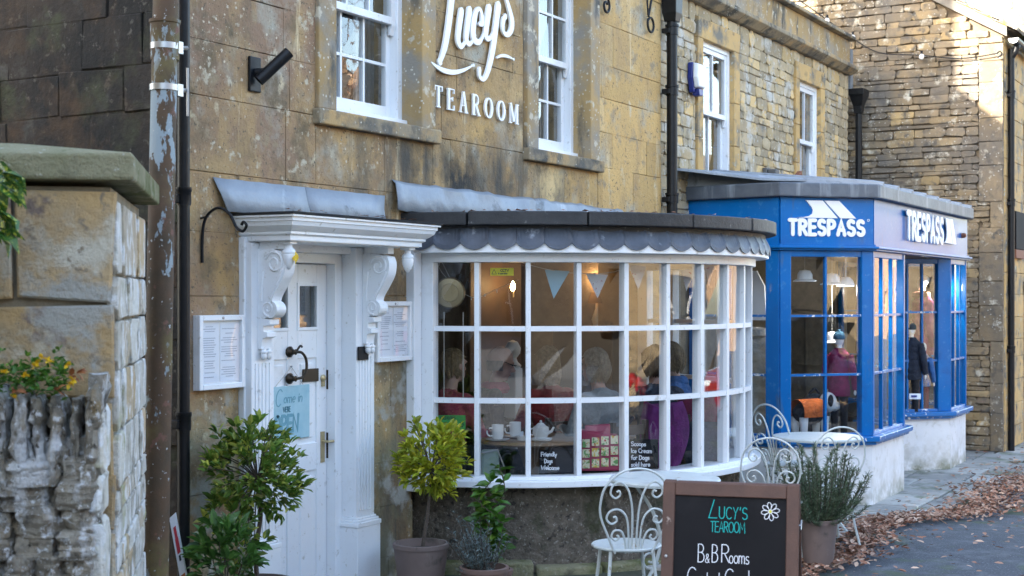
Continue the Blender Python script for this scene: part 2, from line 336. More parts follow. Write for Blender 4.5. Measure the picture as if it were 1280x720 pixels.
pm('skin', (.36, .20, .14), .5, (.31, .165, .115), 12); pm('skin_pale', (.42, .26, .195), .5); pm('hair_blonde', (.27, .19, .09), .6, (.14, .095, .045), 40, bump=(.9, 70, .03))
pm('hair_white', (.25, .22, .175), .6, (.14, .12, .095), 40, bump=(.9, 70, .03)); pm('hair_brown', (.06, .035, .02), .6, (.04, .025, .015), 30, bump=(.6, 60, .01)); pm('hair_fair', (.30, .20, .11), .6, (.16, .105, .055), 40, bump=(.9, 70, .03))
for nme, c in dict(cloth_red=(.28, .02, .018), cloth_pink=(.42, .06, .10), cloth_black=(.018, .018, .022), cloth_grey=(.22, .25, .26), cloth_navy=(.02, .028, .05), cloth_purple=(.20, .02, .18), cloth_blue=(.05, .16, .42), cloth_magenta=(.30, .012, .09), cloth_hotpink=(.75, .13, .36), cloth_salmon=(.62, .27, .18), cloth_orange=(.80, .17, .02), cloth_teal=(.02, .12, .20), cloth_beige=(.36, .34, .31), cloth_denim=(.04, .06, .10), cloth_maroon=(.20, .01, .05), cloth_slate=(.06, .075, .085)).items():
    pm(nme, c, .85, tuple(x * .6 for x in c), 9, bump=(.9, 11, .05))
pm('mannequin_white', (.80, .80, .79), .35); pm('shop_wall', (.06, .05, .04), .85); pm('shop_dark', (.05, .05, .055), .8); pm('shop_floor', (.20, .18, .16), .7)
# across the street
pm('sunny_stone', (.60, .46, .28), .9, (.50, .38, .22), 2, bump=(.4, 12, .03), patches=[((.34, .26, .16), 1.2, .55, .66)])
pm('cream_render', (.42, .28, .18), .9, (.36, .24, .15), 1.5); pm('stone_roof', (.18, .15, .12), .95, (.13, .11, .09), 3, bump=(.6, 6, .05))
pm('dark_house', (.075, .065, .05), .9, (.05, .045, .036), 1.2, bump=(.4, 12, .03)); pm('dark_room', (.02, .022, .025), .5)  # house stone darkened to dim its mirror image in the bow window
pm('car_navy', (.03, .045, .075), .3, coat=1, metal=.3); pm('car_red', (.22, .008, .012), .3, coat=1); pm('car_silver', (.45, .47, .50), .3, coat=1, metal=.5)
pm('tyre', (.012, .012, .013), .85); pm('car_window', (.01, .012, .014), .05, spec=.8); pm('tail_red', (.35, .01, .01), .2); pm('lamp_clear', (.6, .62, .65), .15)

# ------------------------------------------------------------------ lettering helpers
def arc(cx, cy, rx, ry, a0, a1, n=12):
    return [(cx + rx * cos(rad(a0 + (a1 - a0) * i / n)), cy + ry * sin(rad(a0 + (a1 - a0) * i / n))) for i in range(n + 1)]
GL = {   # single-line letters, capital height 1: (width, strokes)
 'A': (.62, [[(0, 0), (.31, 1), (.62, 0)], [(.1, .34), (.52, .34)]]),
 'B': (.55, [[(0, 0), (0, 1)], [(0, 1)] + arc(.2, .77, .28, .23, 90, -90) + [(0, .54)], [(0, .54)] + arc(.22, .27, .33, .27, 90, -90) + [(0, 0)]]),
 'C': (.6, [arc(.36, .5, .36, .5, 48, 312)]),
 'D': (.6, [[(0, 0), (0, 1)], [(0, 1)] + arc(.12, .5, .48, .5, 90, -90) + [(0, 0)]]),
 'E': (.5, [[(.5, 1), (0, 1), (0, 0), (.5, 0)], [(0, .52), (.44, .52)]]),
 'F': (.5, [[(.5, 1), (0, 1), (0, 0)], [(0, .52), (.42, .52)]]),
 'G': (.64, [arc(.36, .5, .36, .5, 48, 340) + [(.7, .46), (.42, .46)]]),
 'I': (.06, [[(.03, 0), (.03, 1)]]), 'L': (.48, [[(0, 1), (0, 0), (.48, 0)]]),
 'M': (.76, [[(0, 0), (.06, 1), (.38, .3), (.70, 1), (.76, 0)]]), 'N': (.6, [[(0, 0), (0, 1), (.6, 0), (.6, 1)]]),
 'O': (.7, [arc(.35, .5, .35, .5, 90, 450, 20)]), 'P': (.54, [[(0, 0), (0, 1)], [(0, 1)] + arc(.24, .74, .3, .26, 90, -90) + [(0, .48)]]),
 'R': (.58, [[(0, 0), (0, 1)], [(0, 1)] + arc(.24, .75, .3, .25, 90, -90) + [(0, .5)], [(.22, .5), (.58, 0)]]),
 'S': (.56, [arc(.28, .75, .26, .25, 35, 270)[:-1] + arc(.28, .25, .28, .25, 90, -150)]),
 'T': (.6, [[(0, 1), (.6, 1)], [(.3, 1), (.3, 0)]]), 'U': (.6, [[(0, 1)] + arc(.3, .3, .3, .3, 180, 360) + [(.6, 1)]]),
 'V': (.6, [[(0, 1), (.3, 0), (.6, 1)]]), 'W': (.9, [[(0, 1), (.2, 0), (.45, .8), (.7, 0), (.9, 1)]]), 'Y': (.56, [[(0, 1), (.28, .5), (.56, 1)], [(.28, .5), (.2, 0)]]),
 '&': (.6, [[(.6, 0), (.16, .7)] + arc(.3, .82, .15, .16, 170, 0, 8) + [(.4, .62), (.12, .42)] + arc(.25, .2, .22, .2, 140, 330, 10) + [(.56, .42)]]),
 "'": (.08, [[(.06, 1.02), (.02, .8)]]),
 'a': (.46, [arc(.22, .28, .22, .28, 60, 400, 14), [(.44, .56), (.44, .1), (.5, 0)]]), 'c': (.4, [arc(.23, .28, .23, .28, 50, 310)]),
 'd': (.46, [arc(.22, .28, .22, .28, 60, 400, 14), [(.44, 1), (.44, 0)]]), 'e': (.44, [[(.02, .3), (.42, .3)] + arc(.22, .29, .2, .29, 5, 310, 14)]),
 'f': (.32, [arc(.3, .8, .16, .2, 60, 180, 6) + [(.14, 0)], [(0, .55), (.3, .55)]]), 'g': (.46, [arc(.22, .28, .22, .28, 60, 400, 14), [(.44, .56), (.44, -.2)] + arc(.24, -.2, .2, .16, 0, -150, 6)]),
 'h': (.42, [[(0, 1), (0, 0)], [(0, .35)] + arc(.2, .36, .2, .2, 150, 0, 8) + [(.4, 0)]]), 'i': (.06, [[(.03, .56), (.03, 0)], [(.03, .8), (.035, .75)]]),
 'l': (.1, [[(.03, 1), (.03, .08), (.1, 0)]]), 'k': (.4, [[(0, 1), (0, 0)], [(.36, .56), (.02, .24), (.4, 0)]]),
 'm': (.66, [[(0, .56), (0, 0)], [(0, .35)] + arc(.16, .36, .16, .2, 150, 0, 8) + [(.32, 0)], [(.32, .35)] + arc(.48, .36, .16, .2, 150, 0, 8) + [(.64, 0)]]),
 'n': (.4, [[(0, .56), (0, 0)], [(0, .35)] + arc(.19, .36, .19, .2, 150, 0, 8) + [(.38, 0)]]), 'o': (.44, [arc(.22, .28, .22, .28, 90, 450, 16)]),
 'p': (.44, [[(0, .56), (0, -.35)], arc(.21, .28, .21, .28, 150, -150, 14)]), 'r': (.3, [[(0, .56), (0, 0)], [(0, .32)] + arc(.17, .36, .17, .2, 160, 50, 6)]),
 's': (.36, [arc(.19, .42, .16, .14, 35, 270, 8)[:-1] + arc(.18, .14, .18, .14, 90, -150, 8)]), 't': (.3, [[(.14, .85), (.14, .1), (.24, 0)], [(0, .58), (.28, .58)]]),
 'w': (.6, [[(0, .56), (.14, 0), (.3, .45), (.46, 0), (.6, .56)]]), 'y': (.4, [[(0, .56), (.2, .06)], [(.4, .56), (.1, -.35)]]), 'u': (.42, [[(0, .56)] + arc(.2, .2, .2, .2, 180, 360, 8) + [(.4, .56)], [(.4, .3), (.42, 0)]]),
}
def ribbon(mb, pts, w, F, z0=0, depth=.001, mi=0, round_=True):
    P = [Vector((p[0], p[1])) for p in pts]
    ws = list(w) if isinstance(w, (list, tuple)) else [w] * len(P)
    if round_ and len(P) > 1:
        for end in (0, -1):
            d = (P[0] - P[1]) if end == 0 else (P[-1] - P[-2])
            if d.length < 1e-9: continue
            d.normalize(); e = P[end]; we = ws[end]
            ext = [(e + d * we * .32, we * .75), (e + d * we * .5, we * .2)]
            if end == 0: P = [x[0] for x in ext[::-1]] + P; ws = [x[1] for x in ext[::-1]] + ws
            else: P = P + [x[0] for x in ext]; ws = ws + [x[1] for x in ext]
    rings = []
    for i, p in enumerate(P):
        a = (p - P[i - 1]) if i else None; b = (P[i + 1] - p) if i < len(P) - 1 else None
        if a is None: t = b
        elif b is None: t = a
        else: t = a.normalized() + b.normalized() if (a.length > 1e-9 and b.length > 1e-9) else (a + b)
        if t.length < 1e-9: t = Vector((1, 0))
        t = t.normalized(); n = Vector((-t.y, t.x)); k = 1.0
        if a is not None and b is not None and a.length > 1e-9: k = min(1.5, 1 / max(.5, abs(n.dot(Vector((-a.y, a.x)).normalized()))))
        h = n * ws[i] * .5 * k
        rings.append([F @ Vector((p.x - h.x, p.y - h.y, z0)), F @ Vector((p.x + h.x, p.y + h.y, z0)),
                      F @ Vector((p.x + h.x, p.y + h.y, z0 + depth)), F @ Vector((p.x - h.x, p.y - h.y, z0 + depth))])
    mb.loft(rings, True, True, mi)
def write(mb, text, F, x, y, h, w, sx=1, gap=.16, z0=0, depth=.0006, slant=0, mi=0, small=False, wob=0):
    k = 0; cx = x
    for ch in text:
        if ch == ' ': cx += .38 * h * sx; continue
        wd, st = GL[ch]
        jy = U(-wob, wob) * h
        for s_ in st:
            ribbon(mb, [(cx + (p[0] + slant * p[1]) * h * sx, y + jy + p[1] * h) for p in s_], w, F, z0 + k * .00012, depth, mi); k += 1
        cx += (wd + gap) * h * sx
    return cx
def text_width(text, h, sx, gap): return sum((.38 if c == ' ' else GL[c][0] + gap) * h * sx for c in text) - gap * h * sx

# ------------------------------------------------------------------ stone laying
def cut(rects, holes, mn=.035):
    for hx0, hx1, hz0, hz1 in holes:
        out = []
        for (x0, x1, z0, z1) in rects:
            if hx1 <= x0 or hx0 >= x1 or hz1 <= z0 or hz0 >= z1: out.append((x0, x1, z0, z1)); continue
            for q in ((x0, min(x1, hx0), z0, z1), (max(x0, hx1), x1, z0, z1), (max(x0, hx0), min(x1, hx1), z0, hz0), (max(x0, hx0), min(x1, hx1), hz1, z1)):
                if q[1] - q[0] > mn and q[3] - q[2] > mn: out.append(q)
        rects = out
    return rects
def courses(x0, x1, z0, z1, hr, wr, rng):
    z = z0; out = []
    while z < z1 - 1e-6:
        h = rng.uniform(*hr); h = z1 - z if z1 - z - h < hr[0] * .8 else h
        x = x0 - rng.uniform(0, wr[0] * .8)
        while x < x1:
            w = rng.uniform(*wr)
            if x1 - x - w < wr[0] * .6: w = x1 - x
            a, b = max(x, x0), min(x + w, x1)
            if b - a > .03: out.append((a, b, z, z + h))
            x += w
        z += h
    return out
def stone_verts(F, r, d, j, gap, bev, rng, round_=False):
    """one stone on the face F (x along, y up, z out): ring at the back, ring proud, inset front"""
    x0, x1, z0, z1 = r; x0 += gap; x1 -= gap; z0 += gap; z1 -= gap
    J = lambda: rng.uniform(-j, j)
    if round_:
        c = min(x1 - x0, z1 - z0) * rng.uniform(.12, .3)
        o = [(x0 + c, z0), (x1 - c, z0), (x1, z0 + c), (x1, z1 - c), (x1 - c, z1), (x0 + c, z1), (x0, z1 - c), (x0, z0 + c)]
    else: o = [(x0, z0), (x1, z0), (x1, z1), (x0, z1)]
    o = [(a + J(), b + J()) for a, b in o]; n = len(o); cx, cz = (x0 + x1) / 2, (z0 + z1) / 2; dd = d + rng.uniform(-.6, .6) * j
    sx = max(.3, 1 - 2 * bev / max(.02, x1 - x0)); sz = max(.3, 1 - 2 * bev / max(.02, z1 - z0))
    vs = [F @ Vector((a, b, -.03)) for a, b in o] + [F @ Vector((a, b, dd - bev * .8)) for a, b in o] + \
         [F @ Vector((cx + (a - cx) * sx, cz + (b - cz) * sz, dd + J() * .5)) for a, b in o]
    fs = []
    for k in (0, n):
        for i in range(n): fs.append((k + i, k + (i + 1) % n, k + n + (i + 1) % n, k + n + i))
    fs.append(tuple(range(2 * n, 3 * n)))
    return vs, fs
def lay(F, rects, name, mat, parent, d=.02, j=.004, gap=.003, bev=.006, rng=None, round_=False, limit=300, vis=None):
    rng = rng or RNG
    if len(rects) > limit:
        rects = sorted(rects, key=lambda r: -(r[1] - r[0]) * (r[3] - r[2]) * (vis(r) if vis else 1))
    rest = MB()
    for i, r in enumerate(rects):
        vs, fs = stone_verts(F, r, d, j, gap, bev, rng, round_)
        if i < limit: MB().add(vs, fs).build(name, mat, parent, recalc=False)
        else: rest.add(vs, fs)
    if rest.v: rest.build(name + '_infill', mat, parent, recalc=False, kind='stuff')
def wall_boxes(F, x0, x1, z0, z1, holes, y0, y1, name, mat, parent):
    xs = sorted({x0, x1, *[h[0] for h in holes], *[h[1] for h in holes]}); mb = MB()
    xs = [x for x in xs if x0 <= x <= x1]
    for a, b in zip(xs, xs[1:]):
        col = cut([(a, b, z0, z1)], holes, .001)
        for r in col: mb.fbox(F, (r[0], r[2], y0), (r[1], r[3], y1))
    return mb.build(name, mat, parent)
FAC = frame((0, 0, 0), (1, 0, 0), (0, 0, 1))      # the street front: x along the street, z out of it (towards -Y)

# ------------------------------------------------------------------ ground
def hz(x):
    t = min(1, max(0, (x - 10.8) / 3.2)); return .16 * (1 - t * t * (3 - 2 * t))
def struct(o): o['kind'] = 'structure'; return o
mb = MB(); xs = [-200, -60, -20, 0, 5, 9] + [10.8 + .2 * i for i in range(17)] + [16, 20, 30, 60, 120, 300]; ys = [-200, -60, -20, -8, -4, 0, 10, 60, 200]
mb.add([(x, y, hz(x) - .03) for x in xs for y in ys], [(i * len(ys) + j, (i + 1) * len(ys) + j, (i + 1) * len(ys) + j + 1, i * len(ys) + j + 1) for i in range(len(xs) - 1) for j in range(len(ys) - 1)])
struct(mb.build('road', 'asphalt'))
def edge(x): return -2.15 - max(0, x - 12) * .09     # where the slabs end
mb = MB(); xs = [4, 7, 9.5] + [10.8 + .2 * i for i in range(17)] + [16, 18, 19.2, 22, 26, 32]
mb.add([p for x in xs for p in ((x, .3, hz(x) - .02), (x, edge(x), hz(x) - .02))], [(2 * i, 2 * i + 1, 2 * i + 3, 2 * i + 2) for i in range(len(xs) - 1)])
pave = struct(mb.build('pavement', 'paving_joint'))
rg = random.Random(3); x = 9.0
while x < 24:
    w = rg.uniform(.55, .95); y = -.9 if x < 18 else -1.2
    while y > edge(x) + .1:
        d = rg.uniform(.4, .7); y2 = max(y - d, edge(x))
        g = .012; q = [(x + g, y - g), (x + w - g, y - g), (x + w - g, y2 + g), (x + g, y2 + g)]; q = [(a + rg.uniform(-.012, .012), b + rg.uniform(-.012, .012)) for a, b in q]
        t = rg.uniform(-.004, .005); b_ = .008; cx, cy = x + w / 2, (y + y2) / 2
        vs = [(a, b, hz(a) - .03) for a, b in q] + [(a, b, hz(a) - .006 + t) for a, b in q] + [(a + (b_ if a < cx else -b_), b + (b_ if b < cy else -b_), hz(a) + t) for a, b in q]
        MB().add(vs, [(0, 1, 5, 4), (1, 2, 6, 5), (2, 3, 7, 6), (3, 0, 4, 7), (4, 5, 9, 8), (5, 6, 10, 9), (6, 7, 11, 10), (7, 4, 8, 11), (8, 9, 10, 11)]).build('flagstone', 'flagstone', pave)
        y = y2
    x += w
# fallen leaves: a drift along the gutter thinning out over road and slabs
mb = MB(); rg = random.Random(11)
def leaf_on(x, y, s, mess):
    a = rg.uniform(0, 2 * pi); tx, ty = rg.uniform(-mess, mess), rg.uniform(-mess, mess); c_, s_ = cos(a), sin(a)
    z0 = hz(x) + .006 + rg.uniform(0, .03 * mess * 2); k = rg.uniform(.15, .5)
    L = [(-.5, 0, .1 * k), (-.18, .24, k * .35), (.2, .22, k * .3), (.5, 0, .15 * k), (.2, -.22, k * .35), (-.18, -.24, k * .3), (0, 0, 0)]
    mb.add([(x + (p[0] * c_ - p[1] * s_) * s, y + (p[0] * s_ + p[1] * c_) * s, z0 + p[2] * s + (p[0] * tx + p[1] * ty) * s) for p in L],
           [(6, 0, 1), (6, 1, 2), (6, 2, 3), (6, 3, 4), (6, 4, 5), (6, 5, 0)])
for i in range(6500):
    x = rg.uniform(8.6, 20); e = edge(x) - .12 + .12 * sin(x * 1.7)
    y = e + rg.gauss(0, .12 + .025 * max(0, x - 12)); leaf_on(x, y, rg.uniform(.028, .066), .6)
for i in range(500): x = rg.uniform(9, 21); leaf_on(x, edge(x) - abs(rg.gauss(0, .9)), rg.uniform(.03, .075), .25)
for i in range(330):
    x = rg.uniform(10.5, 24); y = rg.uniform(edge(x), -1.0 if x > 18 else -1.3)
    if not (y > -1.75 and 12.3 < x < 18.2): leaf_on(x, y, rg.uniform(.05, .085), .2)
tag(mb.build('fallen_leaves', 'litter', recalc=False), 'drift of brown fallen leaves lying along the road edge', 'leaves', kind='stuff')

# ------------------------------------------------------------------ tearoom building
TR = thing('tearoom_building', 'honey stone tearoom with white door, bow window and large white lettering', 'building', (5.87, 0, 0))
W1 = (7.22, 8.20, 3.14, 4.75); W2 = (9.87, 10.80, 3.14, 4.75); DOOR = (6.40, 7.50, -.1, 2.34); BAY = (8.10, 11.90, .0, 2.62)
XL, XR = 5.87, 12.33
holes = [W1, W2, DOOR, (8.12, 11.88, .3, 2.5)]
wall_boxes(FAC, XL + .01, XR, -.1, 6.4, holes, -.42, -.005, 'wall', 'mortar', TR)
mb = MB().box((XL + .01, .42, -.1), (XL + .4, 8, 6.4)).box((XR - .4, .42, -.1), (XR, 8, 6.4)).box((XL, 7.7, -.1), (XR, 8, 6.4)); mb.build('side_wall', 'gable_mortar', TR)
ar = .18
arch = [(W1[0] - ar, W1[1] + .17, W1[2] - .1, 5), (W2[0] - ar - .03, W2[1] + .18, W2[2] - .1, 5)]
rects = cut(courses(XL, XR, 0, 4.7, (.28, .42), (.5, 1.05), random.Random(21)), [(*a[:2], a[2], a[3]) for a in arch] + [(6.33, 7.60, -.1, 2.36), (8.12, 11.88, -.1, 2.5)], .05)
lay(FAC, rects, 'ashlar_block', 'ashlar', TR, d=.010, j=.003, gap=.0012, bev=.003, rng=random.Random(5))
MB().box((XL + .001, -.012, 4.705), (XR, .0, 6.4)).build('upper_wall', 'ashlar', TR)
# roof, steep, over the whole house; unseen, pitched for its shadow on the gable
mb = MB(); RZ = 6.2; rp = .83; rid = 3.9
mb.prism([(XL - .1, -.25, RZ - .3), (XL - .1, rid, RZ + rid * rp), (XL - .1, 8.2, RZ - .3)], (XR - XL + .2, 0, 0)); mb.build('roof', 'stone_roof', TR)
MB().box((11.4, 2.9, 6.5), (12.3, 4.3, 11.6)).box((11.34, 2.84, 11.6), (12.36, 4.36, 11.8)).build('chimney_stack', 'dressed_stone', TR, bevel=.02)  # unseen stack, added to shade part of the gable wall
# left flank: the shade on it is put into the stone colour
SIDE = frame((XL, 0, 0), (0, -1, 0), (0, 0, 1))
rects = courses(-4.6, 0, 1.2, 5.2, (.22, .40), (.35, .95), random.Random(8))
lay(SIDE, rects, 'flank_stone', 'shaded_stone', TR, d=.012, j=.010, gap=.001, bev=.006, rng=random.Random(6))
MB().box((XL - .002, .005, -.1), (XL + .05, 7.9, 6.4)).build('flank_backing', 'shaded_stone', TR)

def sash(parent, W, depth, cols, rows_low, rows_up, meet, name='sash_window', stone='dressed_stone', sill_h=.1, arw=(.18, .17), lint=None, sillp=.06, proud=.03, wood_sill=True):
    """sash window in the opening W with stone surround; frame, sashes, bars and panes"""
    x0, x1, z0, z1 = W; w = part_empty(name, parent)
    if arw:
        for a, b in ((x0 - arw[0], x0 + .004), (x1 - .004, x1 + arw[1])): MB().box((a, -proud, z0 - .001), (b, .30, z1 + .2)).build('window_jamb', stone, w, bevel=.008)
        MB().box((x0 - arw[0] - .03, -proud - sillp * .5, z0 - sill_h), (x1 + arw[1] + .03, .25, z0 - .004)).build('stone_sill', 'sill_stone', w, bevel=.01)
        if lint: MB().box((x0 - arw[0] - .04, -proud - .004, z1), (x1 + arw[1] + .04, .30, z1 + lint)).build('lintel', stone, w, bevel=.008)
    d = depth; fw = .055
    mb = MB()
    for a, b in ((x0, x0 + fw), (x1 - fw, x1)): mb.box((a, d, z0 + .05), (b, d + .12, z1))
    mb.box((x0 + fw, d, z1 - fw), (x1 - fw, d + .12, z1)); mb.build('box_frame', 'white_paint', w, bevel=.004)
    if wood_sill: MB().box((x0 + .002, d - .045, z0 + .001), (x1 - .002, d + .11, z0 + .05)).build('wood_sill', 'white_paint', w, bevel=.006)
    for (a, b, dy, rows, horn) in ((z0 + .055, meet + .03, .06, rows_low, 0), (meet - .03, z1 - fw, .015, rows_up, 1)):
        s = MB(); xa, xb = x0 + fw + .002, x1 - fw - .002; st = .05; yy = d + dy; tk = .04; bot = .085 if not horn else .05
        s.box((xa, yy, a), (xa + st, yy + tk, b)); s.box((xb - st, yy, a), (xb, yy + tk, b))
        s.box((xa + st, yy, a), (xb - st, yy + tk, a + bot)); s.box((xa + st, yy, b - .05), (xb - st, yy + tk, b))
        if horn:
            for q in (xa, xb - st): s.prism([(q + .002, yy - .004, a), (q + .002, yy + tk - .004, a), (q + .002, yy + tk - .004, a - .07), (q + .002, yy + .015, a - .07)], (st - .004, 0, 0))
        so_ = s.build('sash', 'white_paint', w, bevel=.003)
        gx0, gx1, gz0, gz1 = xa + st, xb - st, a + bot, b - .05
        bars = MB()
        for i in range(1, cols): q = gx0 + (gx1 - gx0) * i / cols; bars.box((q - .01, yy + .004, gz0), (q + .01, yy + tk - .004, gz1))
        for i in range(1, rows): q = gz0 + (gz1 - gz0) * i / rows; bars.box((gx0, yy + .006, q - .01), (gx1, yy + tk - .006, q + .01))
        if bars.v: bars.build('glazing_bars', 'white_paint', w)
        for i in range(cols):
            for k in range(rows):
                px0 = gx0 + (gx1 - gx0) * i / cols; px1 = gx0 + (gx1 - gx0) * (i + 1) / cols; pz0 = gz0 + (gz1 - gz0) * k / rows; pz1 = gz0 + (gz1 - gz0) * (k + 1) / rows
                t = U(-.002, .002); MB().add([(px0, yy + .02 + t, pz0), (px1, yy + .02 - t, pz0), (px1, yy + .02 + t, pz1), (px0, yy + .02 - t, pz1)], [(0, 1, 2, 3)]).build('pane', 'old_glass', w, recalc=False)
    return w
for W, ml in ((W1, 3.86), (W2, 3.92)):
    w = sash(TR, W, .13, 3, 2, 2, ml, proud=.035, stone='jamb_stone')
# upstairs rooms behind the sashes
for W in (W1, W2):
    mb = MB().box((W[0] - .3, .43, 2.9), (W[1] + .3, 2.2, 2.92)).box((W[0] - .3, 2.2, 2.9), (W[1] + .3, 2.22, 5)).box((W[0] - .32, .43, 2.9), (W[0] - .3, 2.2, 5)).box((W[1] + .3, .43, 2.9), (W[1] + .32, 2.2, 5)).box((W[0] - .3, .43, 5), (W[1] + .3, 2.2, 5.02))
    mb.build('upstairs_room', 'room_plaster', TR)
    mb = MB()
    for i in range(9): mb.box((W[1] - .22 + i * .025, .36 + .02 * (i % 2), 3.2), (W[1] - .195 + i * .025, .38 + .02 * (i % 2), 4.7))
    mb.build('curtain', 'curtain', TR)

# --- lettering on the front
sg = part_empty('name_sign', TR)
def scr(p): return p
LUCY = [  # (points X,z ; widths)
 ([(8.662, 4.406), (8.63, 4.284), (8.601, 4.175), (8.576, 4.081), (8.552, 3.961), (8.523, 3.842), (8.484, 3.721), (8.422, 3.613)], [0.0353, 0.0656, 0.0681, 0.0681, 0.0656, 0.063, 0.0555, 0.0353]),
 ([(8.662, 4.406), (8.712, 4.462), (8.787, 4.458), (8.8, 4.415)], [0.019, 0.0163, 0.019, 0.0298]),
 ([(8.309, 3.591), (8.384, 3.57), (8.479, 3.558), (8.601, 3.564), (8.737, 3.598), (8.872, 3.651)], [0.0105, 0.0263, 0.0342, 0.0342, 0.0237, 0.0039]),
 ([(8.704, 4.006), (8.68, 3.919), (8.66, 3.825), (8.665, 3.781), (8.699, 3.76), (8.745, 3.786), (8.78, 3.837)], [0.0605, 0.0605, 0.0555, 0.0504, 0.0403, 0.0252, 0.0202]),
 ([(8.815, 4.035), (8.79, 3.937), (8.77, 3.842), (8.78, 3.805), (8.815, 3.795), (8.861, 3.824), (8.892, 3.868)], [0.0605, 0.0605, 0.0555, 0.0504, 0.0353, 0.0227, 0.0176]),
 ([(8.954, 3.957), (8.991, 3.977), (8.986, 4.036), (8.954, 4.067), (8.913, 4.047), (8.877, 3.971), (8.861, 3.883), (8.887, 3.832), (8.944, 3.827), (8.991, 3.861), (9.022, 3.909)], [0.0275, 0.055, 0.0385, 0.0275, 0.0385, 0.066, 0.066, 0.055, 0.0385, 0.0248, 0.0193]),
 ([(9.091, 4.096), (9.065, 4.009), (9.044, 3.912), (9.059, 3.877), (9.102, 3.879), (9.145, 3.918), (9.172, 3.973)], [0.066, 0.066, 0.0605, 0.0495, 0.033, 0.0248, 0.0193]),
 ([(9.226, 4.136), (9.204, 4.046), (9.177, 3.933), (9.145, 3.807), (9.102, 3.694), (9.054, 3.607), (9.001, 3.568), (8.954, 3.583), (8.954, 3.636)], [0.0715, 0.0688, 0.0688, 0.0633, 0.055, 0.044, 0.033, 0.033, 0.044]),
 ([(9.275, 4.289), (9.308, 4.254), (9.347, 4.207), (9.397, 4.133), (9.431, 4.063), (9.425, 4.001), (9.375, 3.951), (9.314, 3.95), (9.292, 3.993), (9.303, 4.046), (9.33, 4.075)], [0.022, 0.033, 0.0385, 0.0495, 0.0605, 0.055, 0.0385, 0.033, 0.044, 0.0495, 0.0275]),
 ([(9.21, 4.263), (9.231, 4.321), (9.221, 4.36)], [0.022, 0.0495, 0.0275]),
 ([(9.199, 3.751), (9.275, 3.778), (9.358, 3.785), (9.454, 3.776)], [0.0099, 0.0227, 0.0227, 0.0071])
]
for k, (pts, ws) in enumerate(LUCY):
    P = catmull([(p[0], p[1], 0) for p in pts], 6); n = len(P)
    w_ = [ws[min(len(ws) - 2, int(i * (len(ws) - 1) / (n - 1)))] + (ws[min(len(ws) - 1, int(i * (len(ws) - 1) / (n - 1)) + 1)] - ws[min(len(ws) - 2, int(i * (len(ws) - 1) / (n - 1)))]) * ((i * (len(ws) - 1) / (n - 1)) % 1) for i in range(n)]
    mb = MB(); ribbon(mb, [(p.x, p.y) for p in P], w_, FAC, .022 + .0006 * k, .016); mb.build('script_letter', 'white_letter', sg)
th_, tn = .17, .055
SER = {'T': (.66, [([(.33, .0), (.33, 1)], th_), ([(0, .97), (.66, .97)], tn), ([(.03, .97), (.03, .76)], tn), ([(.63, .97), (.63, .76)], tn), ([(.18, .025), (.48, .025)], tn)]),
 'E': (.60, [([(.12, 0), (.12, 1)], th_), ([(0, .97), (.56, .97)], tn), ([(0, .025), (.58, .025)], tn), ([(.12, .52), (.42, .52)], tn), ([(.55, .97), (.55, .78)], tn), ([(.57, .03), (.57, .24)], tn), ([(.42, .62), (.42, .42)], tn)]),
 'A': (.74, [([(.36, 1), (.62, .0)], th_), ([(.36, 1), (.10, .0)], tn), ([(.18, .34), (.52, .34)], tn), ([(0, .025), (.22, .025)], tn), ([(.48, .025), (.76, .025)], tn)]),
 'R': (.70, [([(.12, 0), (.12, 1)], th_), ([(0, .97), (.2, .97)] + arc(.3, .74, .22, .23, 90, -90) + [(.14, .51)], .085), ([(.30, .5), (.58, .02)], th_), ([(0, .025), (.26, .025)], tn), ([(.52, .025), (.72, .025)], tn)]),
 'O': (.76, [(arc(.38, .5, .31, .46, 90, 450, 28), None)]),
 'M': (.90, [([(.10, 0), (.10, 1)], tn), ([(.12, 1), (.44, .1)], th_), ([(.44, .1), (.74, 1)], tn), ([(.76, 0), (.76, 1)], th_), ([(0, .025), (.22, .025)], tn), ([(.62, .025), (.90, .025)], tn), ([(0, .97), (.14, .97)], tn), ([(.74, .97), (.90, .97)], tn)])}
cx = 8.355; hh = .150; total = sum(SER[c][0] for c in 'TEAROOM'); sp = 1.2
gapx = (9.545 - 8.355 - total * hh * 1.02) / 6
for c in 'TEAROOM':
    mb = MB(); k = 0
    for pts, w in SER[c][1]:
        if w is None: ws = [.07 + .11 * abs(cos(rad(90 + 360 * i / 28))) for i in range(29)]; ws = [x * hh for x in ws]
        else: ws = w * hh
        ribbon(mb, [(cx + p[0] * hh * 1.02, 3.296 + p[1] * hh) for p in pts], ws, FAC, .022 + k * .0003, .014, round_=False); k += 1
    mb.build('serif_letter', 'white_letter', sg); cx += SER[c][0] * hh * 1.02 + gapx

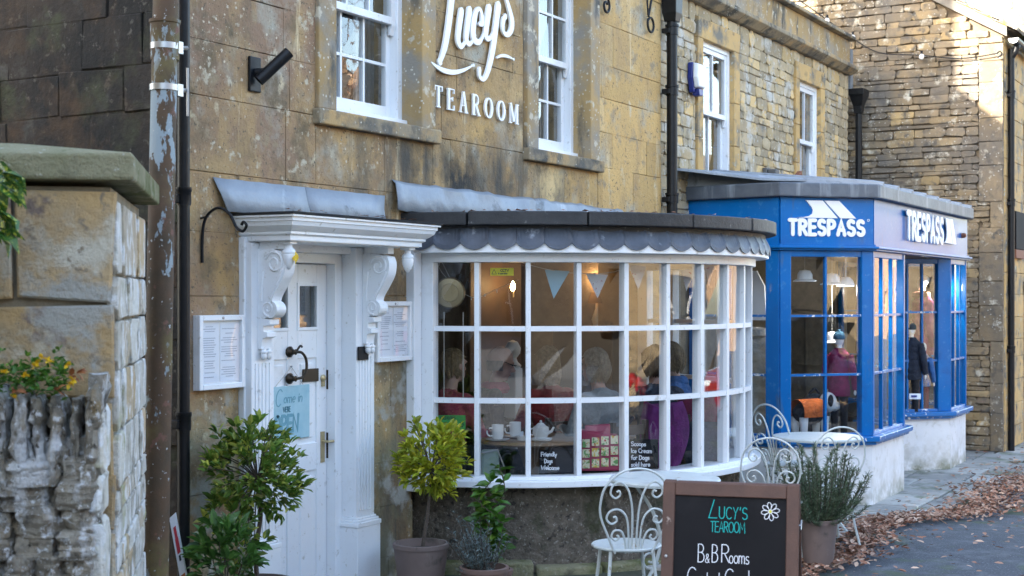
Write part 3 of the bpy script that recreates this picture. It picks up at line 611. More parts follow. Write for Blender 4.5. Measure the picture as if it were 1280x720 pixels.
# ------------------------------------------------------------------ door, surround and hood
ds = part_empty('door_surround', TR)
mb = MB().box((6.33, -.045, -.1), (6.40, .2, 2.33)).box((7.50, -.045, -.1), (7.57, .2, 2.33)).box((6.40, -.044, 2.26), (7.50, .1, 2.33)); mb.build('outer_frame', 'white_paint', ds, bevel=.004)
for x0 in (6.345, 7.355):
    x1 = x0 + .2; mb = MB().box((x0, -.085, .62), (x1, .10, 2.30)); p = mb.build('pilaster', 'white_paint', ds, bevel=.004)
    mb = MB()
    for i in range(5): q = x0 + .03 + i * .031; mb.box((q, -.0915, .66), (q + .015, -.083, 1.62))
    mb.build('reeding', 'white_paint', ds)
    MB().box((x0 - .025, -.115, -.05), (x1 + .025, .10, .56)).build('plinth_block', 'white_paint', ds, bevel=.004)
    MB().box((x0 - .03, -.12, .56), (x1 + .03, .1, .59)).box((x0 - .018, -.108, .59), (x1 + .018, .1, .607)).box((x0 - .008, -.095, .607), (x1 + .008, .1, .62)).build('plinth_moulding', 'white_paint', ds, bevel=.005)
mb = MB().box((7.28, .02, -.05), (7.352, .2, 2.26)).box((6.547, .02, -.05), (6.60, .2, 2.26)).box((6.60, .02, 2.20), (7.28, .2, 2.26)); mb.build('door_frame', 'white_paint', ds, bevel=.004)
# the door leaf
dr = part_empty('door', TR); DX0, DX1, DY = 6.602, 7.278, .085
def door_front(x0, x1, z0, z1, name, dep=.012, mat='white_paint'):
    m_ = MB().box((x0, DY + dep, z0), (x1, DY + .03, z1)); o = m_.build(name, mat, dr)
    i = .03; MB().box((x0 + i, DY + .003, z0 + i), (x1 - i, DY + .03, z1 - i)).build('raised_field', mat, o, bevel=.008)
mid = (DX0 + DX1) / 2; lt = (DX0 + .10, mid - .05), (mid + .05, DX1 - .10)
rails = [(.02, .25), (.93, 1.10), (1.62, 1.80), (2.07, 2.195)]
mb = MB()
for a, b in ((DX0, lt[0][0]), (lt[0][1], lt[1][0]), (lt[1][1], DX1)): mb.box((a, DY, .02), (b, DY + .045, 2.195))
for a, b in rails:
    for q in lt: mb.box((q[0], DY, a), (q[1], DY + .045, b))
mb.build('door_leaf', 'white_paint', dr, bevel=.004)
for q in lt:
    door_front(q[0], q[1], .25, .93, 'lower_panel'); door_front(q[0], q[1], 1.10, 1.62, 'middle_panel')
    MB().box((q[0], DY + .02, 1.80), (q[1], DY + .024, 2.07)).build('door_pane', 'old_glass', dr)
    f_ = MB()
    for a, b, c, d in ((q[0] - .012, q[0] + .008, 1.79, 2.08), (q[1] - .008, q[1] + .012, 1.79, 2.08), (q[0] + .008, q[1] - .008, 1.79, 1.81), (q[0] + .008, q[1] - .008, 2.06, 2.08)): f_.box((a, DY - .008, c), (b, DY + .01, d))
    f_.build('bead', 'white_paint', dr, bevel=.003)
    MB().ell(((q[0] + q[1]) / 2 + .0, DY + .16, 1.92), (.018, .012, .03)).build('inside_handle', 'china', dr, smooth=True)
MB().box((DX0, .9, -.05), (DX1, .92, 2.2)).build('hall_back', 'dark_room', dr)
kn = MB(); kx = 6.90
for z in (1.665, 1.505): kn.lathe((kx, DY, z), [(.004, .0), (.032, .0), (.034, .012), (.02, .022), (.014, .045), (.018, .052), (.006, .058)], 14, F=frame((0, 0, 0), (1, 0, 0), (0, 0, 1)).to_3x3())
kn.tube(catmull([(kx, DY - .055, 1.665), (kx + .03, DY - .075, 1.66), (kx + .07, DY - .075, 1.62), (kx + .075, DY - .075, 1.56), (kx + .05, DY - .07, 1.515), (kx, DY - .055, 1.505)]), .0085, 8)
kn.tube(catmull([(kx, DY - .055, 1.665), (kx + .025, DY - .065, 1.70), (kx + .05, DY - .06, 1.695)]), .007, 8)
kn.build('door_knocker', 'bronze', dr, smooth=True)
MB().box((7.03, DY - .008, 1.475), (7.19, DY, 1.555)).build('letter_plate', 'bronze', dr, bevel=.004)
mb = MB().lathe((7.235, DY, 1.49), [(.003, 0), (.022, 0), (.024, .01), (.018, .016), (.004, .018)], 14, F=frame((0, 0, 0), (1, 0, 0), (0, 0, 1)).to_3x3()); mb.box((7.222, DY - .012, 1.44), (7.248, DY, 1.49)); mb.build('latch', 'brass', dr, smooth=True)
mb = MB().box((7.215, DY - .008, .97), (7.25, DY, 1.16)); mb.tube([(7.232, DY - .005, 1.10), (7.232, DY - .05, 1.10), (7.31, DY - .055, 1.10)], .008, 8); mb.build('lever_handle', 'brass', dr, smooth=True)
for a, b in ((1.42, 1.54), (.99, 1.15)): MB().box((7.279, DY - .012, a), (7.2815, DY + .03, b)).build('strike_plate', 'bronze', dr)
MB().box((6.30, -.5, -.1), (7.62, .3, .14)).build('door_step', 'flagstone', TR, bevel=.01)

# the hood on two scrolled brackets
hd = part_empty('door_hood', TR)
prof = [(0, 2.31), (.012, 2.31), (.012, 2.335), (.03, 2.345), (.03, 2.358), (.045, 2.368), (.07, 2.39), (.078, 2.412), (.085, 2.415), (.085, 2.435), (.1, 2.437), (.1, 2.447), (0, 2.447)]
xl, xr, pj = 6.37, 7.69, .335
mb = MB(); mb.loft([[(xl - o, .01, z) for o, z in prof], [(xl - o, -pj - o, z) for o, z in prof], [(xr + o, -pj - o, z) for o, z in prof], [(xr + o, .01, z) for o, z in prof]], True, True)
mb.build('cornice', 'white_paint', hd)
MB().box((xl + .001, -pj - .001, 2.305), (xr - .001, -.01, 2.315)).build('soffit', 'white_paint', hd)
mb = MB(); mb.loft([[(xl - .105, .0, 2.449), (xl - .105, -pj - .105, 2.449), (xr + .105, -pj - .105, 2.449), (xr + .105, 0, 2.449)], [(xl - .115, 0, 2.462), (xl - .115, -pj - .115, 2.462), (xr + .115, -pj - .115, 2.462), (xr + .115, 0, 2.462)]])
mb.build('hood_slate', 'slate_dark', hd)
n_ = 2
for i, (a, b) in enumerate(((6.10, 6.92), (6.925, 7.77))):
    vs = []; 
    for k in range(9):
        t = k / 8; xx = a + (b - a) * t; sh = .07 * (1 - t) if i == 0 else -.06 * t
        vs += [(xx, -.02, 2.65 + .003 * sin(xx * 30)), (xx + sh * .6, -.040 - .003 * sin(xx * 21), 2.56), (xx + sh, -.070 - .004 * sin(xx * 13), 2.466)]
    fs = [(3 * k + j, 3 * k + 3 + j, 3 * k + 4 + j, 3 * k + 1 + j) for k in range(8) for j in (0, 1)]
    MB().add(vs, fs).build('lead_flashing', 'lead', hd, smooth=True).modifiers.new('thick', 'SOLIDIFY').thickness = .006
def bracket(x0):
    x1 = x0 + .085; k = part_empty('scroll_bracket', TR); yb = -.086
    top = [(yb, 2.30), (-.30, 2.30), (-.30, 2.262), (-.275, 2.255)]
    # S profile: upper volute hangs forward, lower volute tucks in
    out = catmull([(-.270, 2.245, 0), (-.285, 2.20, 0), (-.275, 2.13, 0), (-.235, 2.06, 0), (-.195, 2.00, 0), (-.185, 1.965, 0)], 5)
    low = [(-.185 - .0, 1.965)] + arc(-.165, 1.925, .055, .05, 110, 290, 10)
    prof_ = [(yb, 2.262), (-.19, 2.262)] + [(p.x, p.y) for p in out] + low[1:] + [(-.13, 1.872), (-.17, 1.868), (-.17, 1.84), (-.125, 1.83), (-.125, 1.80), (-.15, 1.795), (-.15, 1.77), (-.12, 1.76), (-.11, 1.70), (yb, 1.70)]
    inner = [(p[0], p[1]) for p in prof_]
    MB().prism([(x0, y, z) for y, z in inner], (x1 - x0, 0, 0)).build('scroll_body', 'white_paint', k, bevel=.004)
    MB().box((x0 + .01, -.27, 2.262), (x1 - .01, yb, 2.306)).build('bracket_block', 'white_paint', k, bevel=.003)
    sp = MB()
    for xx in (x0 - .001, x1 + .001):
        sp.tube(spiral((xx, -.205, 2.185), .068, .012, 20, 1.6, (0, 1, 0), (0, 0, 1), 30), [.009 - .004 * i / 30 for i in range(31)], 6)
        sp.tube(spiral((xx, -.160, 1.93), .045, .008, -100, 1.4, (0, 1, 0), (0, 0, 1), 24), [.008 - .004 * i / 24 for i in range(25)], 6)
        sp.tube(catmull([(xx, -.262, 2.15), (xx, -.215, 2.06), (xx, -.17, 1.985)]), .007, 6)
        sp.tube(catmull([(xx, -.125, 2.15), (xx, -.115, 2.05), (xx, -.112, 1.97)]), .007, 6)
    sp.build('scroll_relief', 'white_paint', k, smooth=True)
    for q in (x0 + .02, x0 + .065): MB().lathe((q, -.112, 1.66), [(.004, -.022), (.014, -.014), (.019, .0), (.016, .016), (.021, .02), (.021, .028), (.012, .034), (.012, .045)], 12).build('drop', 'white_paint', k, smooth=True)
for x0 in (6.40, 7.425): bracket(x0)
for xx in (6.425, 7.635):
    MB().lathe((xx, -.285, 2.17), [(.003, -.022), (.012, -.016), (.024, .0), (.035, .03), (.038, .055), (.036, .066), (.04, .072), (.036, .086), (.022, .1), (.018, .115), (.03, .122)], 18).build('pendant', 'white_paint', hd, smooth=True)
    MB().box((xx - .035, -.32, 2.29), (xx + .035, -.25, 2.3045)).build('pendant_block', 'white_paint', hd, bevel=.003)
MB().box((7.36, -.10, 1.60), (7.47, -.092, 1.685)).build('number_plate', 'black_iron', ds, bevel=.002)
mb = MB(); FO = frame((6.43, -.325, 2.21), (1, 0, 0), (0, 0, 1))
mb.add([FO @ Vector(p) for p in ((-.03, 0, 0), (-.01, .02, .008), (0, .04, .0), (.014, .018, .01), (.034, .004, 0), (.012, -.012, .006), (0, -.035, 0), (-.014, -.014, .008))], [tuple(range(8))]); 
tag(mb.build('autumn_leaf', 'flower_yellow'), 'yellow brown maple leaf caught on the white hood pendant', 'leaf')

# ------------------------------------------------------------------ bow window
bw = part_empty('bow_window', TR); BC = (10.0, .25)
A0, A1 = -169.5, -10.5; STEP = 10.6
def pol(r, a, z): return (BC[0] + r * cos(rad(a)), BC[1] + r * sin(rad(a)), z)
# base: roughcast wall with real lumps
mb = MB(); rg = random.Random(4); na, nz = 150, 18; rows = []
for i in range(na + 1):
    a = -178 + 176 * i / na
    for k in range(nz + 1): rows.append(pol(1.73 + rg.uniform(0, .035), a + rg.uniform(-.3, .3), -.05 + .78 * k / nz))
mb.add(rows, [(i * (nz + 1) + k, (i + 1) * (nz + 1) + k, (i + 1) * (nz + 1) + k + 1, i * (nz + 1) + k + 1) for i in range(na) for k in range(nz)])
mb.build('roughcast_base', 'roughcast', bw, smooth=True, angle=80, kind='stuff')
for i in range(12):
    a = -176 + i * 14.6; MB().ringseg(BC, 1.70, 1.86 + rg.uniform(-.01, .015), .0, .21 + rg.uniform(-.02, .02), a + .3, a + 14.2, 4).build('footing_stone', 'mossy_stone', bw, bevel=.015)
MB().ringseg(BC, 1.55, 1.925, .73, .775, -176, -4, 60).build('window_board', 'white_paint', bw, bevel=.006)
MB().ringseg(BC, 1.76, 1.875, .775, .80, -173, -7, 60).build('bottom_rail', 'white_paint', bw, bevel=.004)
MB().ringseg(BC, 1.74, 1.885, 2.225, 2.285, -173, -7, 60).build('head_rail', 'white_paint', bw, bevel=.004)
MB().ringseg(BC, 1.80, 1.985, 2.285, 2.345, -175, -5, 60).build('fascia', 'white_paint', bw, bevel=.004)
for z in (1.285, 1.765): MB().ringseg(BC, 1.805, 1.855, z, z + .034, A0, A1, 60).build('transom', 'white_paint', bw)
for i in range(16):
    a = A0 + STEP * i; c_ = Vector(pol(1, a, 0)) - Vector((*BC, 0)); F = Matrix.Translation(pol(0, a, 0)) @ Matrix.Rotation(rad(a), 4, 'Z')
    wd = .017 if 0 < i < 15 else .05
    m_ = MB(); m_.fbox(F, (1.78, -wd, .80), (1.862 if wd < .03 else 1.88, wd, 2.225)); m_.build('mullion' if wd < .03 else 'jamb_post', 'white_paint', bw, bevel=.004)
for xx in (8.04, 11.90): MB().box((xx, -.07, .70), (xx + .09, .25, 2.30)).build('wall_post', 'white_paint', bw, bevel=.004)
zs = [.80, 1.302, 1.782, 2.225]
for i in range(15):
    for k in range(3):
        a, b = A0 + STEP * i, A0 + STEP * (i + 1); t = U(-.0025, .0025)
        MB().add([pol(1.83 + t, a, zs[k]), pol(1.83 - t, b, zs[k]), pol(1.83 + t, b, zs[k + 1]), pol(1.83 - t, a, zs[k + 1])], [(0, 1, 2, 3)]).build('pane', 'window_glass', bw, recalc=False)
# scalloped lead tiles
st = 5.3; n = 33
for i in range(n):
    a0 = -177.3 + i * st + .02; rings = []
    vs = []; m = 8
    for k in range(m + 1):
        t = k / m; a = a0 + st * .998 * t; zb = 2.347 - .043 * abs(sin(pi * t)) ** .75; lift = .0012 * (i % 2)
        vs += [pol(1.945, a, 2.47), pol(1.992 + lift, a, zb + .03), pol(1.997 + lift, a, zb)]
    fs = [(3 * k + j, 3 * k + 3 + j, 3 * k + 4 + j, 3 * k + 1 + j) for k in range(m) for j in (0, 1)]
    o = MB().add(vs, fs).build('scallop_tile', 'lead_tile', bw); s_ = o.modifiers.new('thick', 'SOLIDIFY'); s_.thickness = .005; s_.offset = -1
MB().ringseg(BC, .0, 1.96, 2.40, 2.462, -180, 0, 60).build('roof_deck', 'roof_edge', bw)
rg = random.Random(9); a = -178.0
while a < -2:
    w = rg.uniform(13, 24); b = min(-2, a + w); MB().ringseg(BC, 1.75, 2.045 + rg.uniform(-.006, .006), 2.464, 2.556 + rg.uniform(-.005, .005), a + .15, b - .15, 8).build('roof_slab', 'roof_edge', bw, bevel=.008); a = b
MB().ringseg(BC, .0, 1.752, 2.470, 2.552, -180, 0, 40).build('roof_sheet', 'roof_edge', bw)
# torn lead flashing on the wall above
vs = []; n = 40; rg = random.Random(2)
for k in range(n + 1):
    xx = 7.86 + (11.45 - 7.86) * k / n; q = rg.uniform(-.01, .01)
    vs += [(xx, -.016, 2.755 + q), (xx, -.035 - rg.uniform(0, .012), 2.73 + q), (xx, -.05 + rg.uniform(-.014, .014), 2.65 + rg.uniform(-.014, .014)), (xx, -.075 + rg.uniform(-.016, .016), 2.56 + rg.uniform(-.008, .012))]
MB().add(vs, [(4 * k + j, 4 * k + 4 + j, 4 * k + 5 + j, 4 * k + 1 + j) for k in range(n) for j in (0, 1, 2)]).build('torn_flashing', 'lead', bw, smooth=True).modifiers.new('thick', 'SOLIDIFY').thickness = .006
mb = MB(); rg = random.Random(31)
for i in range(60):
    a = rg.uniform(-172, -60); s = rg.uniform(.03, .055); c = Vector(pol(rg.uniform(1.80, 2.0), a, 2.566)); r_ = Matrix.Rotation(rg.uniform(0, 6.3), 3, 'Z') @ Matrix.Rotation(rg.uniform(-.5, .5), 3, 'X')
    mb.add([c + r_ @ Vector(p) * s for p in ((-.5, 0, 0), (0, .3, .1), (.5, 0, .05), (0, -.3, .12))], [(0, 1, 2, 3)])
for i in range(26):
    c = Vector((rg.uniform(6.3, 7.7), rg.uniform(-.43, -.3), 2.478)); s = rg.uniform(.03, .05); r_ = Matrix.Rotation(rg.uniform(0, 6.3), 3, 'Z')
    mb.add([c + r_ @ Vector(p) * s for p in ((-.5, 0, 0), (0, .3, .1), (.5, 0, .05), (0, -.3, .12))], [(0, 1, 2, 3)])
tag(mb.build('roof_leaves', 'litter', recalc=False), 'scattered brown leaves lying on hood and bow window roof', 'leaves', kind='stuff')

# ------------------------------------------------------------------ tearoom indoors
rm = part_empty('tearoom_room', TR); FZ = .27
MB().box((6.3, .43, FZ - .03), (12.3, 4.2, FZ)).ringseg(BC, 0, 1.72, FZ - .03, FZ + .0005, -180, 0, 40).build('room_floor', 'room_floor', rm)
MB().box((6.3, .005, 2.45), (12.3, 4.2, 2.48)).build('room_ceiling', 'room_ceiling', rm)
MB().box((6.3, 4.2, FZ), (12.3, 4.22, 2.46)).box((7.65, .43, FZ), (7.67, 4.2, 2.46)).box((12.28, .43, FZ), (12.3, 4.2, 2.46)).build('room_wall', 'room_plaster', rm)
RB = frame((0, 3.5, 0), (1, 0, 0), (0, 0, 1))
MB().box((8.9, 3.52, FZ), (11.1, 4.2, 2.45)).build('chimney_breast', 'rubble_mortar', rm)
lay(RB, courses(8.9, 11.1, FZ, 2.45, (.12, .24), (.25, .5), random.Random(77)), 'chimney_stone', 'room_stone', rm, d=.015, j=.008, gap=.005, bev=.01, rng=random.Random(3))
for y in (1.1, 2.2, 3.2): MB().box((7.68, y, 2.28), (12.27, y + .16, 2.449)).build('ceiling_beam', 'room_beam', rm, bevel=.01)
MB().box((8.1, .02, 2.30), (11.9, .42, 2.449)).build('bay_beam', 'room_plaster', rm)

# ------------------------------------------------------------------ rubble house with the outdoor shop
RH = thing('rubble_house', 'rubble stone house with parapet and two upper sash windows above blue shopfront', 'building', (12.36, 0, 0))
RY = .04; RX0, RX1 = 12.36, 18.62; RF = frame((0, RY, 0), (1, 0, 0), (0, 0, 1))
W3 = (13.42, 14.30, 3.10, 4.56); W4 = (16.50, 17.34, 3.10, 4.56)
wall_boxes(RF, RX0, RX1, -.1, 4.88, [W3, W4, (13.3, 18.1, .1, 2.75)], -.4, -.005, 'wall', 'rubble_mortar', RH)
MB().box((RX1 - .3, .44, -.1), (RX1, 6, 5.35)).box((RX0, 5.7, -.1), (RX1, 6, 5.35)).box((RX0, .44, 5.0), (RX1 - .31, 5.7, 5.1)).build('back_wall', 'rubble_mortar', RH)
sur = [(W[0] - .14, W[1] + .17, W[2] - .1, W[3] + .2) for W in (W3, W4)]
rects = cut(courses(RX0, RX1, 2.75, 4.88, (.065, .13), (.11, .36), random.Random(41)), sur, .04)
lay(RF, rects, 'rubble_stone', 'rubble', RH, d=.012, j=.009, gap=.0025, bev=.005, rng=random.Random(42), round_=True)
for W in (W3, W4):
    w = sash(RH, W, .055, 2, 1, 1, 3.86, arw=None)
    for a, b in ((W[0] - .14, W[0] + .004), (W[1] - .004, W[1] + .17)):
        z = W[2] - .05
        for h in (.52, .45, .58):
            if z < W[3]: MB().box((a, .0, z), (b, .36, min(z + h, W[3]) - .004)).build('window_jamb', 'dressed_stone', w, bevel=.008); z += h
    MB().box((W[0] - .14, -.004, W[3] - .004), (W[1] + .17, .36, W[3] + .2)).build('lintel', 'dressed_stone', w, bevel=.01)
    MB().box((W[0] - .14, -.03, W[2] - .1), (W[1] + .17, .3, W[2] - .052)).build('stone_sill', 'sill_stone', w, bevel=.01)
    MB().box((W[0] - .3, .45, 2.9), (W[1] + .3, 2.4, 2.95)).box((W[0] - .3, 2.4, 2.9), (W[1] + .3, 2.45, 4.9)).box((W[1] + .3, .45, 2.9), (W[1] + .35, 2.45, 4.9)).box((W[0] - .35, .45, 2.9), (W[0] - .3, 2.45, 4.9)).box((W[0] - .35, .45, 4.9), (W[1] + .35, 2.45, 4.95)).build('upstairs_room', 'room_plaster', RH)
    mb = MB()
    for i in range(8): mb.box((W[1] - .3 + i * .03, .30 + .02 * (i % 2), 3.2), (W[1] - .27 + i * .03, .32 + .02 * (i % 2), 4.5))
    mb.build('curtain', 'curtain', RH)
x = RX0; rg = random.Random(12)
while x < RX1 - .05:      # string course, parapet blocks, coping: stone by stone
    w = rg.uniform(.7, 1.2); b = RX1 if RX1 - x - w < .4 else x + w
    MB().prism([(x + .003, .44, 4.882), (x + .003, -.02, 4.882), (x + .003, -.115, 4.94), (x + .003, -.115, 4.985), (x + .003, .0, 5.02), (x + .003, .44, 5.02)], (b - x - .006, 0, 0)).build('string_course', 'sill_stone', RH, bevel=.008)
    MB().box((x + .003, .0 + rg.uniform(0, .006), 5.022), (b - .003, .36, 5.33)).build('parapet_block', 'jamb_stone', RH, bevel=.008)
    MB().prism([(x + .003, .42, 5.334), (x + .003, -.08, 5.334), (x + .003, -.08, 5.375), (x + .003, .0, 5.41), (x + .003, .42, 5.42)], (b - x - .006, 0, 0)).build('coping', 'sill_stone', RH, bevel=.008)
    x = b
MB().prism([(RX1 + .002, .42, 4.882), (RX1 + .002, .05, 4.882), (RX1 + .002, .05, 5.33), (RX1 + .002, .42, 5.33)], (.05, 0, 0)).build('parapet_return', 'dressed_stone', RH)

# ------------------------------------------------------------------ blue shopfront
SH = thing('blue_shopfront', 'bright blue shopfront with two angled bay windows and white rendered base', 'shopfront', (13.0, 0, 0))
PA0, PA, PB, PC, PC2 = (13.12, .03), (12.98, -.93), (13.68, -1.61), (14.91, -1.61), (15.45, -1.05)
QA, QB, QC, QD, QD0 = (16.35, -.91), (17.05, -1.61), (17.92, -1.61), (18.25, -1.25), (18.25, .03)
def off(path, d):                      # offset an open plan path to its left-hand (street) side
    out = []
    for i, p in enumerate(path):
        n = Vector((0, 0))
        for a, b in ((i - 1, i), (i, i + 1)):
            if a < 0 or b >= len(path): continue
            t = (Vector(path[b]) - Vector(path[a])).normalized(); n += Vector((t.y, -t.x))
        nn = n.normalized(); k = 1
        if 0 < i < len(path) - 1:
            t = (Vector(path[i]) - Vector(path[i - 1])).normalized(); k = 1 / max(.3, nn.dot(Vector((t.y, -t.x))))
        out.append((p[0] + nn.x * d * k, p[1] + nn.y * d * k))
    return out
def band(path, d0, d1, z0, z1):
    a, b = off(path, d0), off(path, d1); return MB().loft([[(*a[i], z0), (*b[i], z0), (*b[i], z1), (*a[i], z1)] for i in range(len(path))], True, True)
P1 = [PA0, PA, PB, PC, PC2]; P2 = [QA, QB, QC, QD, QD0]; PF = [PA0, PA, PB, QC, QD, QD0]
for P in (P1, P2):
    for i in range(len(P) - 1): band(P[i:i + 2], -.14, .0 + .0006 * i, -.05, .585).build('rendered_base', 'white_render', SH)
    band(P, -.14, .045, .585, .615).build('sill', 'blue_worn', SH); band(P, -.14, .085, .615, .668).build('sill', 'blue_worn', SH, bevel=.008)
for i in range(len(PF) - 1): band(PF[i:i + 2], -.08, .02 + .0004 * i, 2.49, 2.925).build('fascia', 'blue_paint', SH)
band(PF, -.08, .05, 2.43, 2.447).build('fascia_moulding', 'blue_paint', SH, bevel=.004); band(PF, -.08, .075, 2.447, 2.47).build('fascia_moulding', 'blue_paint', SH, bevel=.006); band(PF, -.08, .04, 2.47, 2.489).build('fascia_moulding', 'blue_paint', SH)
band(PF, -.3, .09, 2.928, 3.06).build('lead_roof_edge', 'lead_dark', SH, bevel=.012)
ins = off(PF, .07)
mb = MB(); mb.add([(*p, 3.062) for p in ins] + [(18.25, .03, 3.24), (13.12, .03, 3.24)], [tuple(range(len(ins))) if False else (0, 1, 2, 7), (2, 3, 6, 7), (3, 4, 5, 6)][0:3]); mb.build('lead_roof', 'lead', SH)
for i in range(8):
    x = 13.75 + i * .58; MB().tube([(x, .03, 3.25), (x, -1.60, 3.075), (x, -1.70, 3.055)], .035, 8).build('lead_roll', 'lead', SH, smooth=True)
MB().prism([(12.7, .035, 3.20), (13.9, -.02, 3.25), (13.6, -1.2, 3.10), (13.1, -.7, 3.10)], (0, 0, .02)).build('lead_apron', 'lead', SH)
MB().box((15.5, -1.35, 3.1), (16.3, -1.1, 3.16)).build('lead_step', 'lead', SH)
def glazed(P, Q, cols, rows=3, posts=(.09, .09), z0=.668, z1=2.43, head=.06, name='shop_window', foot=.03):
    P, Q = Vector(P), Vector(Q); t = (Q - P).normalized(); L = (Q - P).length
    F = frame((P.x, P.y, 0), (t.x, t.y, 0), (0, 0, 1)); w = part_empty(name, SH)
    MB().fbox(F, (0.001, z0, -.09), (posts[0], z1, .012)).build('corner_post', 'blue_paint', w, bevel=.006)
    MB().fbox(F, (L - posts[1], z0, -.09), (L - .001, z1, .012)).build('corner_post', 'blue_paint', w, bevel=.006)
    MB().fbox(F, (posts[0], z1 - head, -.07), (L - posts[1], z1, .004)).build('head_rail', 'blue_paint', w, bevel=.004)
    MB().fbox(F, (posts[0], z0, -.07), (L - posts[1], z0 + foot, .004)).build('bottom_rail', 'blue_worn', w, bevel=.004)
    a, b, c, d = posts[0], L - posts[1], z0 + foot, z1 - head
    for i in range(1, cols): q = a + (b - a) * i / cols; MB().fbox(F, (q - .011, c, -.045), (q + .011, d, -.008)).build('glazing_bar', 'blue_paint', w)
    for k in range(1, rows): q = c + (d - c) * k / rows; MB().fbox(F, (a, q - .011, -.046), (b, q + .011, -.006)).build('glazing_bar', 'blue_worn', w)
    for i in range(cols):
        for k in range(rows):
            p0, p1, q0, q1 = a + (b - a) * i / cols, a + (b - a) * (i + 1) / cols, c + (d - c) * k / rows, c + (d - c) * (k + 1) / rows; s = U(-.0012, .0012)
            MB().add([F @ Vector((p0, q0, -.027 + s)), F @ Vector((p1, q0, -.027 - s)), F @ Vector((p1, q1, -.027 + s)), F @ Vector((p0, q1, -.027 - s))], [(0, 1, 2, 3)]).build('pane', 'shop_glass', w, recalc=False)
    return w
glazed(PA0, PA, 2, posts=(.05, .14)); glazed(PA, PB, 2, posts=(.115, .115)); glazed(PB, PC, 3, posts=(.05, .06)); glazed(PC, PC2, 2, posts=(.05, .05))
glazed(QA, QB, 4, posts=(.06, .16)); glazed(QB, QC, 3, posts=(.03, .04)); glazed(QC, QD, 1, posts=(.03, .03)); glazed(QD, QD0, 2, posts=(.03, .05))
# recessed doorway between the bays
MB().box((15.45, -1.06, .02), (15.52, -1.0, 2.43)).box((16.28, -1.06, .02), (16.35, -1.0, 2.43)).box((15.52, -1.06, 2.2), (16.28, -1.0, 2.43)).box((15.52, -1.06, .02), (16.28, -1.0, .2)).build('door_frame', 'blue_paint', SH)
MB().box((15.52, -1.035, .2), (16.28, -1.03, 2.2)).build('door_glass', 'shop_glass', SH)
MB().prism([(*p, 2.425) for p in [(13.2, -.2), (13.05, -.9), (13.72, -1.55), (17.88, -1.55), (18.2, -1.2), (18.2, -.2)]], (0, 0, .004)).build('shop_ceiling', 'room_ceiling', SH)
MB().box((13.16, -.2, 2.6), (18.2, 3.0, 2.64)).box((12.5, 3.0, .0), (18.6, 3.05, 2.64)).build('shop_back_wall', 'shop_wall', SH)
MB().box((12.5, .45, 0), (12.55, 3, 2.64)).box((18.5, .45, 0), (18.55, 3, 2.64)).build('shop_side_wall', 'shop_wall', SH)
MB().box((12.5, -.2, .02), (18.5, 3, .05)).prism([(13.05, -.9, .02), (13.7, -1.5, .02), (14.85, -1.5, .02), (15.4, -1.0, .02), (15.4, -.2, .02), (13.1, -.2, .02)], (0, 0, .03)).build('shop_floor', 'shop_floor', SH)
MB().prism([(13.08, -.2, .60), (13.07, -.88, .60), (13.7, -1.5, .60), (14.85, -1.5, .60), (15.3, -1.05, .60), (15.3, -.2, .60)], (0, 0, .05)).build('display_deck', 'shop_wall', SH)
MB().prism([(16.45, -.2, .60), (16.45, -.88, .60), (17.08, -1.5, .60), (17.85, -1.5, .60), (18.15, -1.2, .60), (18.15, -.2, .60)], (0, 0, .05)).build('display_deck', 'shop_wall', SH)
# lettering and logo, on the angled and the long fascia
def logo(mb, F, x, y, s):      # two raked bars, the left one sweeping out to a point
    k = .0
    L = [(0, 0)] + [(.32 + .28 * sin(rad(a)) - 0, .02 + .42 * (1 - cos(rad(a)))) for a in range(10, 91, 16)] + [(.62, .56), (.42, .98), (1.02, .98), (1.62, 0)]
    L = [(0, 0), (.28, .03), (.50, .10), (.62, .24), (.64, .42), (.58, .62), (.36, 1), (1.02, 1), (1.60, 0)]
    R = [(1.08, 1), (1.66, 1), (2.32, 0), (1.70, 0)]
    for P in (L, R): mb.prism([F @ Vector((x + a * s, y + b * s, .0)) for a, b in P], F.to_3x3() @ Vector((0, 0, .012)))
t = Vector((PB[0] - PA[0], PB[1] - PA[1], 0)).normalized(); nrm = Vector((t.y, -t.x, 0))
F1 = frame(Vector((*PA, 0)) + nrm * .0215, t, (0, 0, 1)); L1 = (Vector(PB) - Vector(PA)).length
hh = .133; sx1 = .80 * L1 / text_width('TRESPASS', hh, 1, .33); wdt = .80 * L1; x0 = (L1 - wdt) / 2 - .01
mb = MB(); write(mb, 'TRESPASS', F1, x0, 2.578, hh, .036, sx1, .33, 0, .012); lt_ = mb.build('shop_name', 'white_letter', SH)
mb = MB(); logo(mb, F1 @ Matrix.Scale(1.66, 4, (1, 0, 0)), (L1 / 2 - .33) / 1.66, 2.735, .163); mb.build('shop_logo', 'white_letter', SH)
mb = MB(); ribbon(mb, arc(x0 + wdt + .055, 2.72, .011, .011, 0, 360, 10), .004, F1, 0, .004, round_=False); mb.build('shop_name', 'white_letter', SH)
F2 = frame((0, -1.632, 0), (1, 0, 0), (0, 0, 1)); hh = .255; wdt = text_width('TRESPASS', hh, .93, .33)
mb = MB(); write(mb, 'TRESPASS', F2, 14.85, 2.60, hh, .062, 1.62 / wdt * .93, .33, .02, .012); mb.build('shop_name', 'white_letter', SH)
mb = MB(); logo(mb, F2 @ Matrix.Translation((0, 0, .02)), 16.5, 2.60, .28); mb.build('shop_logo', 'white_letter', SH)
mb = MB().lathe((17.6, -1.632, 2.72), [(.004, 0), (.03, 0), (.03, .03), (.02, .05), (.003, .055)], 12, F=FAC.to_3x3()); tag(mb.build('sensor_knob', 'plank_brown', smooth=True), 'small round brown fitting on blue fascia by the logo', 'fitting')
MB().lathe((15.2, -1.35, 2.42), [(.045, 0), (.05, -.012), (.04, -.016)], 16).build('downlight', 'spot_lamp', SH)

